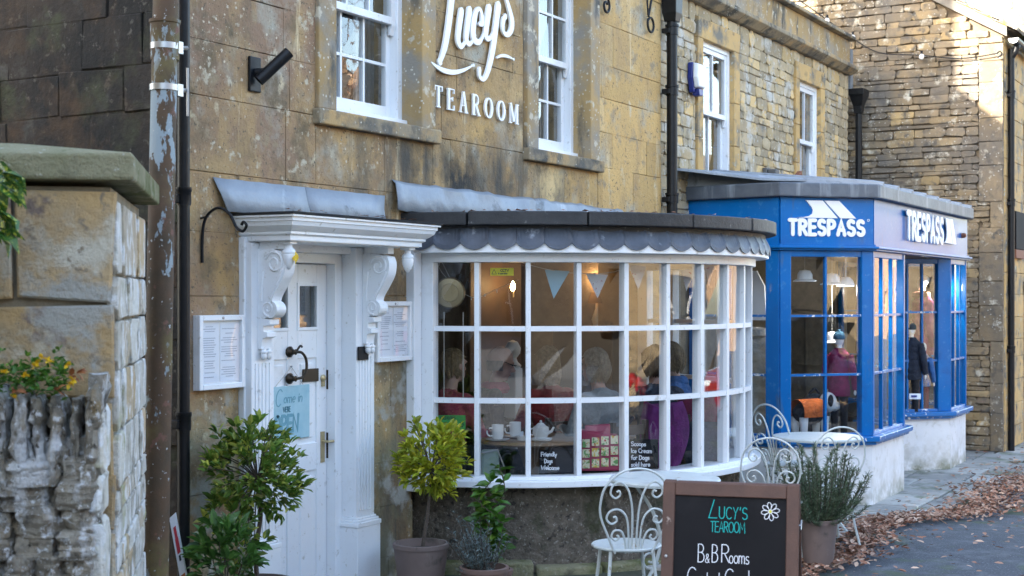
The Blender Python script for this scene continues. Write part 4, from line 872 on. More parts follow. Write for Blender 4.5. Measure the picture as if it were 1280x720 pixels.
# ------------------------------------------------------------------ gable house at the right
GH = thing('gable_house', 'tall grey stone gable house with sunlit corner and black downpipe', 'building', (19.2, 0, 0))
GX = 19.2; GF = frame((GX, 0, 0), (0, -1, 0), (0, 0, 1)); FY = 1.82      # frame x = -y
SLO = .61; EZ = 5.42; RG = 2.6
def rake(x): return EZ + SLO * (FY - x)
mb = MB(); mb.prism([(GX + .03, -FY + .01, -.1), (GX + .03, -FY + .01, EZ), (GX + .03, RG, rake(-RG)), (GX + .03, 2 * RG + FY, EZ), (GX + .03, 2 * RG + FY, -.1)], (.35, 0, 0)); mb.build('gable_wall', 'gable_mortar', GH)
rects = [r for r in courses(-1.9, FY, 0, 8.0, (.055, .125), (.10, .40), random.Random(51)) if r[3] < rake(r[1]) - .05 and not (r[1] < 1.25 and r[3] < 2.4)]
quo = []; z = 0; rg = random.Random(15)
while z < 5.2:
    h = rg.uniform(.25, .5); w = rg.choice((.16, .30)); quo.append((FY - w, FY, z, min(z + h, 5.25))); z += h
rects = cut(rects, quo, .05)
rects = [(a - (rg.uniform(0, .02)), b, c, d) for a, b, c, d in rects]
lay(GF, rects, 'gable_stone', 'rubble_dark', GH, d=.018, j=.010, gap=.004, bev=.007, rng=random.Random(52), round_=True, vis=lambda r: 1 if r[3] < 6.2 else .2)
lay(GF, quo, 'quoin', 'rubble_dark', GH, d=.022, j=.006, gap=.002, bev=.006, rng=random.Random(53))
wall_boxes(frame((0, -FY, 0), (1, 0, 0), (0, 0, 1)), GX + .04, 32, -.1, 5.42, [(20.6, 21.6, .0, 2.2), (23, 24.2, .9, 2.1), (20.6, 21.5, 3.2, 4.4), (23, 24.2, 3.2, 4.4)], -.4, 0, 'front_wall', 'mortar', GH)
lay(frame((0, -FY, 0), (1, 0, 0), (0, 0, 1)), cut(courses(GX + .04, 26, 0, 5.3, (.2, .36), (.35, .8), random.Random(61)), [(20.6, 21.6, .0, 2.2), (23, 24.2, .9, 2.1), (20.6, 21.5, 3.2, 4.4), (23, 24.2, 3.2, 4.4)], .05), 'front_stone', 'dressed_stone', GH, d=.014, j=.004, gap=.003, bev=.006, limit=160)
for a, b, c, d in ((20.6, 21.6, .0, 2.2), (23, 24.2, .9, 2.1), (20.6, 21.5, 3.2, 4.4), (23, 24.2, 3.2, 4.4)):
    MB().box((a, -FY + .2, c), (b, -FY + .22, d)).build('window_glass' if c else 'house_door', 'car_window' if c else 'plank_brown', GH)
wsn = thing('wall_sign', 'dark hanging board with orange lower band on the front of gable house', 'sign', (19.8, -1.9, 2.45))
MB().box((19.78, -FY - .06, 2.62), (20.45, -FY - .02, 3.12)).build('board', 'chalkboard', wsn, bevel=.006); MB().box((19.78, -FY - .06, 2.50), (20.45, -FY - .02, 2.615)).build('lower_band', 'plank_brown', wsn, bevel=.006)
# roof, in rows of stone tiles near the verge
mb = MB(); t = .06
ax = [(GX - .04, 0), (32, 0)]
mb.prism([(GX - .02, -FY - .16, EZ - .06), (GX - .02, RG, rake(-RG) + .03), (GX - .02, 2 * RG + FY + .16, EZ - .06), (GX - .02, RG, rake(-RG) - .1)], (13, 0, 0)); mb.build('roof', 'stone_roof', GH)
rg = random.Random(71)
for k in range(9):
    y0 = -FY - .18 + k * .22; z0 = EZ - .09 + (k * .22 * SLO); n = 0; x = GX - .08
    while x < 23:
        w = rg.uniform(.22, .42); FR = Matrix.Translation((x, y0, z0 + .055)) @ Matrix.Rotation(math.atan(SLO) - .06, 4, 'X')
        MB().fbox(FR, (0, 0, 0), (w - .008, .36, .025 + rg.uniform(0, .012))).build('roof_tile', 'stone_tile', GH); x += w
MB().prism([(GX - .05, -FY - .05, EZ - .10), (GX - .05, RG, rake(-RG) - .13), (GX - .05, RG, rake(-RG) + .0), (GX - .05, -FY - .05, EZ + .03)], (.05, 0, 0)).build('verge_board', 'timber_grey', GH)
MB().prism([(20.6, -.95, 5.85), (20.6, -.95, 7.2), (20.6, 1.2, 7.2)], (1.2, 0, 0)).build('dormer', 'white_render', GH)
MB().prism([(20.45, -1.1, 7.15), (20.45, 1.4, 7.3), (20.45, 1.4, 7.42), (20.45, -1.1, 7.27)], (1.5, 0, 0)).build('dormer_roof', 'lead', GH)
mb = MB().box((24.2, -1.7, 5.2), (25.0, -.9, 6.9)); mb.build('chimney_stack', 'stone_tile', GH, bevel=.01)
# gutter and downpipe
gt = thing('roof_gutter', 'black half round gutter under the eaves of gable house', 'gutter', (19.2, -1.95, 5.3))
mb = MB(); mb.loft([[(x, -FY - .13 + .065 * cos(rad(a)), EZ - .13 + .065 * sin(rad(a))) for a in range(180, 361, 20)] for x in (GX - .03, 31.5)], False, False); mb.build('channel', 'black_gloss', gt).modifiers.new('thick', 'SOLIDIFY').thickness = .006
MB().prism([(GX - .034, -FY - .13 + .063 * cos(rad(a)), EZ - .13 + .063 * sin(rad(a))) for a in range(180, 361, 20)], (.006, 0, 0)).build('stop_end', 'white_plastic', gt)
def downpipe(label, x, y, z0, z1, r, joints, mat='black_gloss', group=None, shoe=True, lean=(0, 0)):
    p = thing('downpipe', label, 'drainpipe', (x, y, z0))
    MB().tube([(x + lean[0], y + lean[1], z0), (x, y, z1)], r, 14).build('pipe', mat, p, smooth=True)
    for z in joints:
        MB().lathe((x, y, z), [(r * 1.02, -.04), (r * 1.18, -.04), (r * 1.18, .03), (r * 1.3, .035), (r * 1.3, .055), (r * 1.02, .056)], 14).build('collar', mat, p, smooth=True)
        MB().box((x - r * 1.7, y - .006, z - .03), (x + r * 1.7, y + r + .02, z + .015)).build('ear_bracket', mat, p, bevel=.004)
    return p
gd = downpipe('black downpipe at the corner of the gable house', 19.42, -FY - .06, .0, 5.2, .042, (1.3, 3.2, 4.6))
MB().tube(catmull([(19.42, -FY - .13, 5.25), (19.42, -FY - .12, 5.18), (19.42, -FY - .06, 5.08)]), .042, 12).build('swan_neck', 'black_gloss', gd, smooth=True)
p = downpipe('black downpipe with hopper at the right end of rubble house', 18.80, -.06, .1, 4.55, .045, (3.35,))
MB().loft([[(18.80 + s * a, -.06 + s2 * b, z) for s, s2 in ((-1, -1), (1, -1), (1, 1), (-1, 1))] for a, b, z in ((.05, .05, 4.40), (.06, .06, 4.50), (.12, .09, 4.62), (.14, .1, 4.64), (.14, .1, 4.72))]).build('hopper', 'black_gloss', p, bevel=.006)
MB().box((18.70, .02, 4.70), (18.82, .05, 5.25)).build('lead_chute', 'lead', p)
p = downpipe('tall black downpipe between tearoom and rubble house', 12.40, -.09, 2.45, 4.60, .05, (2.9, 3.9, 4.46))
MB().loft([[(12.40 + s * a, -.09 + s2 * b, z) for s, s2 in ((-1, -1), (1, -1), (1, 1), (-1, 1))] for a, b, z in ((.055, .055, 4.54), (.075, .07, 4.62), (.085, .075, 4.8), (.095, .08, 4.82), (.095, .08, 4.9))]).build('hopper', 'black_gloss', p, bevel=.006)

# ------------------------------------------------------------------ boundary wall at the left with pitched cap
ANG = rad(39.3); WD = Vector((cos(ANG), sin(ANG), 0)); WN = Vector((-sin(ANG), cos(ANG), 0))   # along, and away from the street
WC = Vector((4.0, -1.45, 0)) + WN * .075 + WD * .07
bwl = thing('boundary_wall', 'tall pale stone boundary wall with mossy pitched cap beside brown pipe', 'wall', tuple(WC))
Lw = 1.42; Tw = .95; TOPZ = 2.43
RFc = frame(WC, WD, (0, 0, 1))                       # street-side face
EFc = frame(WC, -WN, (0, 0, 1))                      # end face towards the camera; x runs from -Tw to 0
mb = MB().fbox(RFc, (.02, -.1, -Tw), (Lw, TOPZ - .02, -.02)); mb.build('core', 'rubble_mortar', bwl)
lay(RFc, courses(0, Lw, 0, 2.36, (.09, .24), (.14, .55), random.Random(81)), 'pale_stone', 'pale_stone', bwl, d=.012, j=.006, gap=.005, bev=.005, rng=random.Random(82), round_=True)
ends = [(-.36, 0, 1.98, 2.40), (-.48, -.37, 1.98, 2.40), (-Tw, -.49, 2.02, 2.40), (-.44, 0, 1.62, 1.97), (-Tw, -.45, 1.62, 2.01)] + courses(-Tw, 0, .2, 1.61, (.18, .3), (.3, .5), random.Random(83))
lay(EFc, ends, 'end_stone', 'pillar_stone', bwl, d=.02, j=.012, gap=.006, bev=.008, rng=random.Random(84))
def capring(u): return [RFc @ Vector((u, z, w)) for z, w in ((TOPZ, .075), (2.525, .075), (2.535, .06), (2.575, -.36), (2.575, -.62), (2.52, -Tw - .05), (TOPZ, -Tw - .05))]
for a, b in ((-.07, .72), (.725, Lw)):
    mb = MB(); r = [capring(a), capring(a + .02), capring(b - .01), capring(b)]
    if a < 0: r = [[p - Vector((0, 0, .05)) if i in (3, 4) else p for i, p in enumerate(capring(a))]] + [capring(a + .15), capring(b)]
    mb.loft(r); mb.build('cap_stone', 'mossy_stone', bwl, bevel=.012)
DWALL = []
# lower dry-stone wall with upright coping stones
dw = thing('dry_stone_wall', 'low grey dry stone wall with upright coping stones in left corner', 'wall', (3.66, -1.58, 0))
DC = WC - WD * .33 + WN * .035; DF = frame(DC, -WN, (0, 0, 1))
mb = MB().fbox(DF, (-1.5, -.1, -.30), (-.02, 1.5, -.03)); mb.build('core', 'drystone', dw)
rg = random.Random(92)
for r in courses(-1.5, 0, .3, 1.42, (.05, .11), (.08, .24), random.Random(91)): DWALL.append(r)
lay(frame(DC, WD, (0, 0, 1)), courses(0, .32, 0, 1.6, (.12, .26), (.14, .3), random.Random(93)), 'return_stone', 'pale_stone', dw, d=.02, j=.01, gap=.004, bev=.014, rng=random.Random(94), round_=True)
from mathutils import noise as mnoise
def rough_stone(F, x0, x1, z0, z1, d0, d1, tilt, rg, parent, name, mat, amp=.022, nx=6, nzv=16):
    """a ragged slab standing on edge: grid over front, top and both flanks, pushed about by noise"""
    off_ = Vector((rg.uniform(0, 99), rg.uniform(0, 99), rg.uniform(0, 99))); rings = []
    for i in range(nzv + 1):
        v = i / nzv; z = z0 + (z1 - z0) * v; pinch = 1 - .35 * max(0, v - .8) / .2 - .15 * max(0, .1 - v) / .1; ring = []
        for k in range(14):
            a = 2 * pi * k / 14; cx_, cy_ = cos(a), sin(a); m_ = max(abs(cx_), abs(cy_)) ** .55; cx_, cy_ = cx_ / m_, cy_ / m_
            p = Vector(((x0 + x1) / 2 + cx_ * (x1 - x0) / 2 * pinch + tilt * v, z, (d0 + d1) / 2 + cy_ * (d1 - d0) / 2 * (1 - .2 * max(0, v - .85) / .15)))
            q = Vector((p.x * 20, p.y * 13, p.z * 20)) + off_; n_ = mnoise.noise(q) * 1.0 + mnoise.noise(q * 2.3) * .9 + mnoise.noise(q * 5) * .6
            p += Vector((cx_ * .7, .35 * n_ * (1 if v > .9 else 0), cy_)) * amp * n_; ring.append(F @ p)
        rings.append(ring)
    return MB().loft(rings).build(name, mat, parent, smooth=True, angle=24)
rg = random.Random(94)
for r in DWALL: rough_stone(DF, r[0] - .004, r[1] + .004, r[2] - .01, r[3] + .01, -.2, .03 + rg.uniform(-.015, .02), 0, rg, dw, 'walling_stone', 'drystone')
rg = random.Random(95); x = 0.0
while x > -1.45:
    w = rg.uniform(.03, .07); rough_stone(DF, x - w, x, 1.36 + rg.uniform(-.10, .05), 1.63 + rg.uniform(-.06, .06) + (.03 if x > -.15 else 0), -.26, .03 + rg.uniform(-.018, .022), rg.uniform(-.06, .04), rg, dw, 'coping_stone', 'drystone'); x -= w * .86

# ------------------------------------------------------------------ pipes at the corner of the tearoom
bp = thing('soil_pipe', 'thick rusty brown soil pipe with peeling pale blue paint', 'drainpipe', (5.33, -.62, 0))
def at(px, Z, py=370):      # a world point at a given depth along the sight line of that column
    u = px - 640; c, s = cos(TH), sin(TH); return Vector((Z * (c + u / 1800 * s), -5.28 + Z * (s - u / 1800 * c), 2 - (py - 370) * Z / 1800))
a, b = at(193, 6.95, 720), at(207, 7.2, 0)
d = (b - a); p0 = a - d * .25; p1 = b + d * .35
MB().tube([p0 + (p1 - p0) * i / 24 for i in range(25)], [.069 - .008 * i / 24 for i in range(25)], 20).build('pipe', 'rusty_pipe', bp, smooth=True)
for py in (52, 900): c_ = a + d * ((720 - py) / 720); MB().lathe(c_, [(.062, -.1), (.071, -.1), (.073, .08), (.078, .085), (.078, .1), (.062, .101)], 20).build('collar', 'rusty_pipe', bp, smooth=True)
for py in (60, 113):
    c_ = a + d * ((720 - py) / 720)
    mb = MB().lathe(c_, [(.064, -.015), (.0705, -.015), (.0705, .015), (.064, .015)], 24)
    e = at(222, 7.2, py); f_ = at(233, 7.5, py); mb.build('steel_clamp', 'steel', bp, smooth=True)
    v = (f_ - e); mb = MB().tube([e, f_], .012, 6); mb.box(tuple(e - Vector((.02, .02, .03))), tuple(e + Vector((.02, .02, .03)))); mb.build('clamp_bolt', 'steel', bp)
q = at(234.5, 7.42, 85); r = at(234.5, 7.42, 145); MB().tube([r, q], .007, 6).build('mounting_rail', 'steel', bp)
kp = at(229.5, 7.62); p = downpipe('thin black downpipe at the left corner of tearoom', kp.x, kp.y, .1, 5.9, .033, (1.33, 2.52, 4.6))

# ------------------------------------------------------------------ fittings on the walls
t = thing('hanging_bracket', 'thin black curled iron hanging bracket left of the door hood', 'bracket', (6.0, 0, 2.2)); bx_ = 6.01
MB().tube(catmull([(bx_, -.02, 2.18), (bx_, -.022, 2.34), (bx_, -.05, 2.43), (bx_, -.13, 2.475), (bx_, -.21, 2.44), (bx_, -.255, 2.37), (bx_, -.30, 2.345), (bx_, -.325, 2.375), (bx_, -.305, 2.395), (bx_, -.292, 2.378)], 6), .008, 8).build('curl', 'black_iron', t, smooth=True)
MB().tube([(bx_, .0, 2.42), (bx_, -.06, 2.43)], .006, 6).build('wall_pin', 'black_iron', t)
t = thing('wall_spotlight', 'black tube spotlight on square plate left of upper window', 'lamp', (6.42, -.02, 3.25)); 
MB().box((6.40, -.03, 3.16), (6.50, -.012, 3.36)).build('back_plate', 'black_gloss', t, bevel=.006)
v0 = Vector((6.45, -.03, 3.27)); MB().tube([v0, v0 + Vector((.02, -.06, .0))], .025, 10).build('stem', 'black_gloss', t, smooth=True)
c_ = v0 + Vector((.02, -.07, 0)); v = Vector((.09, -.09, .125)); MB().tube([c_ - v * .4, c_ + v * .95], .034, 14).build('lamp_tube', 'black_gloss', t, smooth=True)
def case(label, x0, x1, z0, z1, sheets):
    t = thing('menu_case', label, 'menu case', (x0, -.02, z0)); fw = .03
    MB().box((x0, -.035, z0), (x1, -.013, z1)).build('backing', 'white_paint', t)
    for a, b, c, d in ((x0, x0 + fw, z0, z1), (x1 - fw, x1, z0, z1), (x0 + fw, x1 - fw, z0, z0 + fw), (x0 + fw, x1 - fw, z1 - fw, z1)): MB().box((a, -.06, c), (b, -.034, d)).build('case_frame', 'white_paint', t, bevel=.004)
    for (a, b, lines) in sheets:
        pa = MB().box((a, -.0375, z0 + fw + .01), (b, -.0362, z1 - fw - .01)).build('menu_sheet', 'paper', t)
        mb = MB(); z = z1 - fw - .035; rg = random.Random(int(a * 100))
        while z > z0 + fw + .03:
            c = (a + b) / 2; w = rg.uniform(.2, .46) * (b - a)
            if rg.random() < .78: mb.box((c - w, -.0385, z), (c + w * rg.uniform(.6, 1), -.0378, z + .0045))
            z -= .0125
        mb.build('print', 'ink', pa)
    MB().add([(x0 + fw, -.05, z0 + fw), (x1 - fw, -.05, z0 + fw), (x1 - fw, -.05, z1 - fw), (x0 + fw, -.05, z1 - fw)], [(0, 1, 2, 3)]).build('case_glass', 'case_glass', t, recalc=False)
    MB().lathe(((x0 + x1) / 2, -.06, z1 - .015), [(.002, 0), (.008, 0), (.007, .004), (.001, .006)], 10, F=FAC.to_3x3()).build('lock', 'steel', t)
case('white framed menu case on the wall left of the door', 5.945, 6.325, 1.49, 1.895, [(5.975, 6.125, 0), (6.135, 6.295, 1)])
case('white framed menu case between the door and bow window', 7.63, 8.035, 1.575, 1.965, [(7.665, 7.83, 1), (7.84, 8.005, 1)])
# burglar alarm, security light and brackets by the tall downpipe
t = thing('alarm_box', 'white and blue burglar alarm box beside the upper window', 'alarm', (13.1, -.02, 3.9))
ax_ = 13.05
mb = MB(); mb.loft([[(ax_ + x, y, z) for x, z in ((0, 4.27), (.24, 4.27), (.26, 4.12), (.21, 3.98), (.03, 3.98), (-.01, 4.12))] for y in (.02, -.035)]); mb.build('back_shell', 'blue_plastic', t, bevel=.01)
mb = MB(); mb.loft([[(ax_ + x * s + .12 * (1 - s), y, 4.14 + (z - 4.14) * s) for x, z in ((0.0, 4.27), (.24, 4.27), (.26, 4.12), (.21, 4.02), (.03, 4.02), (-.01, 4.12))] for y, s in ((-.036, .97), (-.085, .88))]); mb.build('cover', 'white_plastic', t, bevel=.012)
MB().loft([[(ax_ + x, y, z) for x, z in ((.05, 4.015), (.19, 4.015), (.16, 3.95), (.08, 3.95))] for y in (-.0, -.075)]).build('strobe_lens', 'blue_plastic', t, bevel=.008)
t = thing('security_light', 'grey security floodlight on rubble wall above the shop roof', 'lamp', (15.4, 0, 3.2)); sx = 15.25
MB().box((sx, -.02, 3.17), (sx + .16, .03, 3.42)).build('back_box', 'grey_plastic', t, bevel=.01); MB().box((sx + .02, -.12, 3.24), (sx + .15, -.02, 3.40)).build('lamp_head', 'grey_plastic', t, bevel=.012)
t = thing('wooden_prop', 'brown timber batten leaning on the shop roof below security light', 'batten', (15.6, -.2, 3.2))
MB().prism([(15.42, -.22, 3.20), (15.50, -.22, 3.18), (15.92, -.22, 3.34), (15.87, -.22, 3.42)], (0, .05, 0)).build('batten', 'plank_brown', t, bevel=.004); MB().prism([(15.46, -.165, 3.16), (15.54, -.165, 3.16), (15.56, -.165, 3.36), (15.48, -.165, 3.36)], (0, .05, 0)).build('strut', 'plank_brown', t, bevel=.004)
t = thing('sign_bracket', 'black scrolled iron sign bracket at the top between tearoom and downpipe', 'bracket', (11.9, 0, 4.3))
MB().tube([(10.95, -.05, 4.80), (12.30, -.05, 4.80)], .012, 8).build('bar', 'black_iron', t)
MB().tube([(11.05, -.05, 4.80), (11.03, -.05, 4.54)] + spiral((11.06, -.05, 4.46), .075, .025, 100, -1.2, (1, 0, 0), (0, 0, 1)), .011, 8).build('scroll', 'black_iron', t, smooth=True)
MB().tube([(12.06, -.05, 4.80), (11.95, -.05, 4.52)], .011, 8).build('stay', 'black_iron', t)
MB().tube(spiral((12.0, -.05, 4.455), .07, .062, 140, 1.0, (1, 0, 0), (0, 0, 1)), .011, 8).build('ring_scroll', 'black_iron', t, smooth=True)
MB().tube([(11.90, -.05, 4.80), (11.94, -.05, 4.53)], .009, 8).build('stay', 'black_iron', t)
# festoon cable on the gable
t = thing('festoon_cable', 'thin black cable with round white bulbs strung across gable wall', 'string lights', (19.1, 0, 5))
def gp(px, py, X=19.12):
    u = px - 640; Z = X / (cos(TH) + u / 1800 * sin(TH)); return Vector((X, -5.28 + Z * (sin(TH) - u / 1800 * cos(TH)), 2 - (py - 370) * Z / 1800))
cab = catmull([gp(985, -10), gp(1030, 22), gp(1066, 48), gp(1100, 66), gp(1150, 69), gp(1200, 73), gp(1246, 67)], 6); MB().tube(cab, .008, 6).build('cable', 'black_iron', t, smooth=True)
for px, py in ((1034, 25), (1066, 46), (1152, 70)):
    c_ = gp(px, py + 1, 19.08); b_ = MB().ell(c_, (.035, .035, .04)).build('bulb', 'china', t, smooth=True); MB().tube([c_ + Vector((0, 0, .03)), c_ + Vector((0, 0, .08))], .016, 8).build('bulb_holder', 'black_iron', t)
MB().tube(catmull([gp(1246, 67), gp(1250, 64), gp(1252, 68), gp(1247, 72)]), .01, 6).build('hook', 'black_iron', t)

# ------------------------------------------------------------------ "come in" sign on the door
t = thing('open_sign', 'pale blue hanging sign reading come in on white door', 'sign', (6.9, .07, 1.15)); SX0, SX1, SZ0, SZ1 = 6.70, 7.09, 1.14, 1.462
FS = frame((SX0, DY - .012, SZ0), (1, .0, 0), (0, 0, 1))
MB().box((SX0, DY - .012, SZ0), (SX1, DY - .004, SZ1)).build('board', 'sign_blue', t, bevel=.003)
MB().tube([(SX0 + .06, DY - .008, SZ1), (6.91, DY - .012, 1.575), (SX1 - .06, DY - .008, SZ1)], .0018, 5).build('string', 'string', t); MB().ell((6.91, DY - .012, 1.577), (.006, .008, .006)).build('nail', 'steel', t)
mb = MB(); write(mb, 'C', FS, .055, .205, .10, .006, .8, z0=.001, slant=.25); mb.build('script_capital', 'sign_soft', t); mb = MB(); write(mb, 'ome in', FS, .135, .222, .058, .005, 1.0, z0=.001, slant=.2); mb.build('script_text', 'sign_soft', t)
mb = MB(); write(mb, "WE'RE", FS, .13, .168, .03, .005, .7, z0=.001); mb.build('small_text', 'sign_ink', t)
mb = MB(); write(mb, 'OPEN', FS, .045, .05, .095, .02, .80, .2, z0=.001, slant=.1); mb.build('large_text', 'sign_soft', t)
# leaning poster behind the brown pipe
t = thing('leaning_poster', 'white poster board with red and orange print leaning behind pipe', 'poster', (5.6, -.35, 0))
Pp = [at(px, 7.55, py) for px, py in ((211, 648), (218, 641), (240, 722), (228, 732))]; Zd = Vector((0, 0, -1))
A_, B_, C_, D_ = [at(px, 7.5, py) for px, py in ((211.5, 648), (219, 641), (241, 735), (229, 745))]
dn = (D_ - A_).normalized(); rt = (B_ - A_); nn = rt.normalized().cross(dn).normalized()
if nn.dot(Vector((0, -5.28, 2)) - A_) < 0: nn = -nn
H_ = dn * 1.1
MB().prism([A_, B_, B_ + H_, A_ + H_], -nn * .02).build('poster_board', 'paper', t)
def patch(u0, u1, v0, v1, m, name): 
    q = [A_ + rt * u + dn * v + nn * .002 for u, v in ((u0, v0), (u1, v0), (u1, v1), (u0, v1))]; MB().prism(q, nn * .0006).build(name, m, t)
patch(.35, .75, .06, .12, 'red_print', 'picture'); patch(.30, .8, .12, .20, 'red_print', 'picture'); patch(.4, .7, .21, .24, 'ink_dark', 'picture'); patch(.15, .85, .31, .38, 'orange_print', 'caption'); patch(.15, .95, .40, .46, 'yellow_sticker', 'caption')

# ------------------------------------------------------------------ A-board
ab = thing('sandwich_board', 'brown framed A-board chalkboard with teal and white chalk lettering', 'sign board', (6.05, -3.05, hz(6)))
bO = at(822, 6.42, 800); TL, TRr = at(829.5, 6.45, 601.5), at(999.5, 6.29, 607); TRr.z = TL.z = (TL.z + TRr.z) / 2
Rv = (TRr - TL); WB = Rv.length; Rv.normalize(); Fw = Rv.cross(Vector((0, 0, 1)))     # towards the camera
if Fw.dot(Vector((0, -5.28, 0)) - TL) < 0: Fw = -Fw
hgt = TL.z - hz(6) + .03; UPv = (Vector((0, 0, 1)) * hgt - Fw * .20).normalized(); Ls = hgt / UPv.z
BO = TL - UPv * Ls; BF = frame(BO, Rv, UPv); fw = .055
if BF.to_3x3().col[2].dot(Fw) < 0: print('board frame flipped')
for a, b, c, d in ((0, fw, 0, Ls), (WB - fw, WB, 0, Ls), (fw, WB - fw, Ls - fw * 1.1, Ls - .002), (fw, WB - fw, .1, .1 + fw)): MB().fbox(BF, (a, c, -.02), (b, d, .006)).build('frame_rail', 'board_wood', ab, bevel=.004)
MB().fbox(BF, (fw - .005, .1, -.016), (WB - fw + .005, Ls - fw, -.004)).build('chalk_panel', 'chalkboard', ab)
CF = BF @ Matrix.Translation((0, 0, -.0035))
cl = Vector((0, -5.28, 2)); BFi = CF.inverted()
def bpt(px, py):          # where the line of sight through a pixel meets the board
    o_ = BFi @ cl; d_ = BFi.to_3x3() @ (at(px, 1, py) - cl); k_ = -o_.z / d_.z; return o_.x + d_.x * k_, o_.y + d_.y * k_
def chalkline(mb, tx, x0, x1, yb, yt, w, gap=.16, slant=0, wob=.02):
    a, b, c = bpt(x0, yb), bpt(x1, yb), bpt(x0, yt); h_ = c[1] - a[1]; write(mb, tx, CF, a[0], a[1], h_, w, (b[0] - a[0]) / text_width(tx, h_, 1, gap), gap, slant=slant, wob=wob)
mb = MB(); chalkline(mb, 'L', 886, 896, 647.5, 625, .0042, slant=.3); chalkline(mb, "UCY'S", 899, 934, 648, 633.5, .0038, .22); chalkline(mb, 'TEAROOM', 888, 931, 664.5, 651.5, .0034, .12); mb.build('teal_writing', 'chalk_teal', ab)
mb = MB(); chalkline(mb, 'B', 872.5, 880, 702.5, 680, .0036); chalkline(mb, '&', 881.5, 886.5, 703, 692, .003); chalkline(mb, 'B', 890, 897, 703, 681, .0036); chalkline(mb, 'R', 902, 911, 703, 681, .0036); chalkline(mb, 'ooms', 911.5, 936, 704, 687, .0034, .12)
chalkline(mb, 'C', 859, 869, 733, 708.5, .0036); chalkline(mb, 'ontact', 872, 900, 733, 712, .0034); chalkline(mb, 'C', 906, 916, 734, 711, .0036); chalkline(mb, 'ard', 918, 936, 734, 713, .0034); mb.build('white_writing', 'chalk_white', ab)
mb = MB(); cx, cy = bpt(963, 639.5)
for i in range(8):
    a = rad(i * 45 + 10); e = (cos(a), sin(a)); pt = []
    for q in range(15):
        s = q / 14 * 2 * pi; l = .0235 - .0165 * cos(s); w = .0095 * sin(s) * (1.0 if l > .02 else .75); pt.append((cx + e[0] * l - e[1] * w, cy + e[1] * l + e[0] * w))
    ribbon(mb, pt, .0028, CF, .0001 * i, .0006, round_=False)
mb.build('daisy_petals', 'chalk_white', ab); mb = MB().prism([CF @ Vector((cx + .0065 * cos(2 * pi * i / 10), cy + .0065 * sin(2 * pi * i / 10), .002)) for i in range(10)], CF.to_3x3() @ Vector((0, 0, .0005))); mb.build('daisy_centre', 'chalk_yellow', ab)
UB = (Vector((0, 0, 1)) * hgt + Fw * .26).normalized(); LB = hgt / UB.z; BO2 = TL - Fw * .025 - UB * LB + Vector((0, 0, 0)); B2 = frame(BO2, Rv, UB)
for a, b, c, d in ((0, fw, 0, LB), (WB - fw, WB, 0, LB), (fw, WB - fw, LB - fw, LB - .003), (fw, WB - fw, .1, .1 + fw)): MB().fbox(B2, (a, c, -.02), (b, d, .0)).build('rear_rail', 'board_wood', ab, bevel=.004)
MB().fbox(B2, (fw - .005, .1, -.014), (WB - fw + .005, LB - fw, -.006)).build('rear_panel', 'chalkboard', ab)
mb = MB(); hx = BF @ Vector((WB + .002, Ls - .17, -.01)); h2 = B2 @ Vector((WB + .002, LB - .17, -.01)); mb.tube(catmull([hx, (hx + h2) / 2 - Vector((0, 0, .03)), h2]), .004, 6); mb.build('stay_chain', 'steel', ab)
mb = MB()
for z in (Ls - .33, Ls - .52): mb.lathe(BF @ Vector((.022, z, .006)), [(.002, 0), (.008, 0), (.006, .004), (.001, .005)], 10, F=BF.to_3x3())
mb.build('screw_head', 'steel', ab)

# ------------------------------------------------------------------ plants
def leaf(mb, p, d, s, w=.4, fold=.25, rg=RNG, mi=0, droop=.15):
    d = Vector(d).normalized(); a = d.cross(Vector((0, 0, 1)))
    if a.length < .05: a = Vector((1, 0, 0))
    a.normalize(); a = Matrix.Rotation(rg.uniform(-.9, .9), 3, d) @ a; n = a.cross(d); p = Vector(p)
    m = p + d * s * .5 - n * droop * s * .15; e = p + d * s - n * droop * s
    l1, l2 = p + d * s * .28 + a * s * w * .5 + n * fold * s * w * .5, p + d * s * .68 + a * s * w * .42 + n * fold * s * w * .4
    r1, r2 = p + d * s * .28 - a * s * w * .5 + n * fold * s * w * .5, p + d * s * .68 - a * s * w * .42 + n * fold * s * w * .4
    mb.add([p, l1, l2, e, r2, r1, m], [(0, 6, 1), (1, 6, 2), (2, 6, 3), (0, 5, 6), (5, 4, 6), (4, 3, 6)], mi)
def rosette(mb, p, d, n, s, rg, w=.42, mi=0, spread=.75):
    d = Vector(d).normalized()
    for i in range(n):
        v = Vector((rg.gauss(0, 1), rg.gauss(0, 1), rg.gauss(0, 1))).normalized(); leaf(mb, Vector(p) + v * .008, d + v * spread, s * rg.uniform(.65, 1.15), w, .3, rg, mi)
def plant_pot(t, c, r0, r1, h, mat, rim=.02):
    x, y, z = c
    MB().lathe(c, [(r0 * .6, .0), (r0, .0), (r0 * 1.02, .01), (r1, h - .03), (r1 + rim * .3, h - .028), (r1 + rim * .35, h - .003), (r1 + rim * .1, h), (r1 - .012, h), (r1 - .016, h - .05), (.01, h - .05)], 36).build('pot', mat, t, smooth=True)
    MB().lathe((x, y, z + h - .048), [(.003, .006), (r1 * .5, .008), (r1 - .018, .0)], 20).build('soil', 'earth', t)
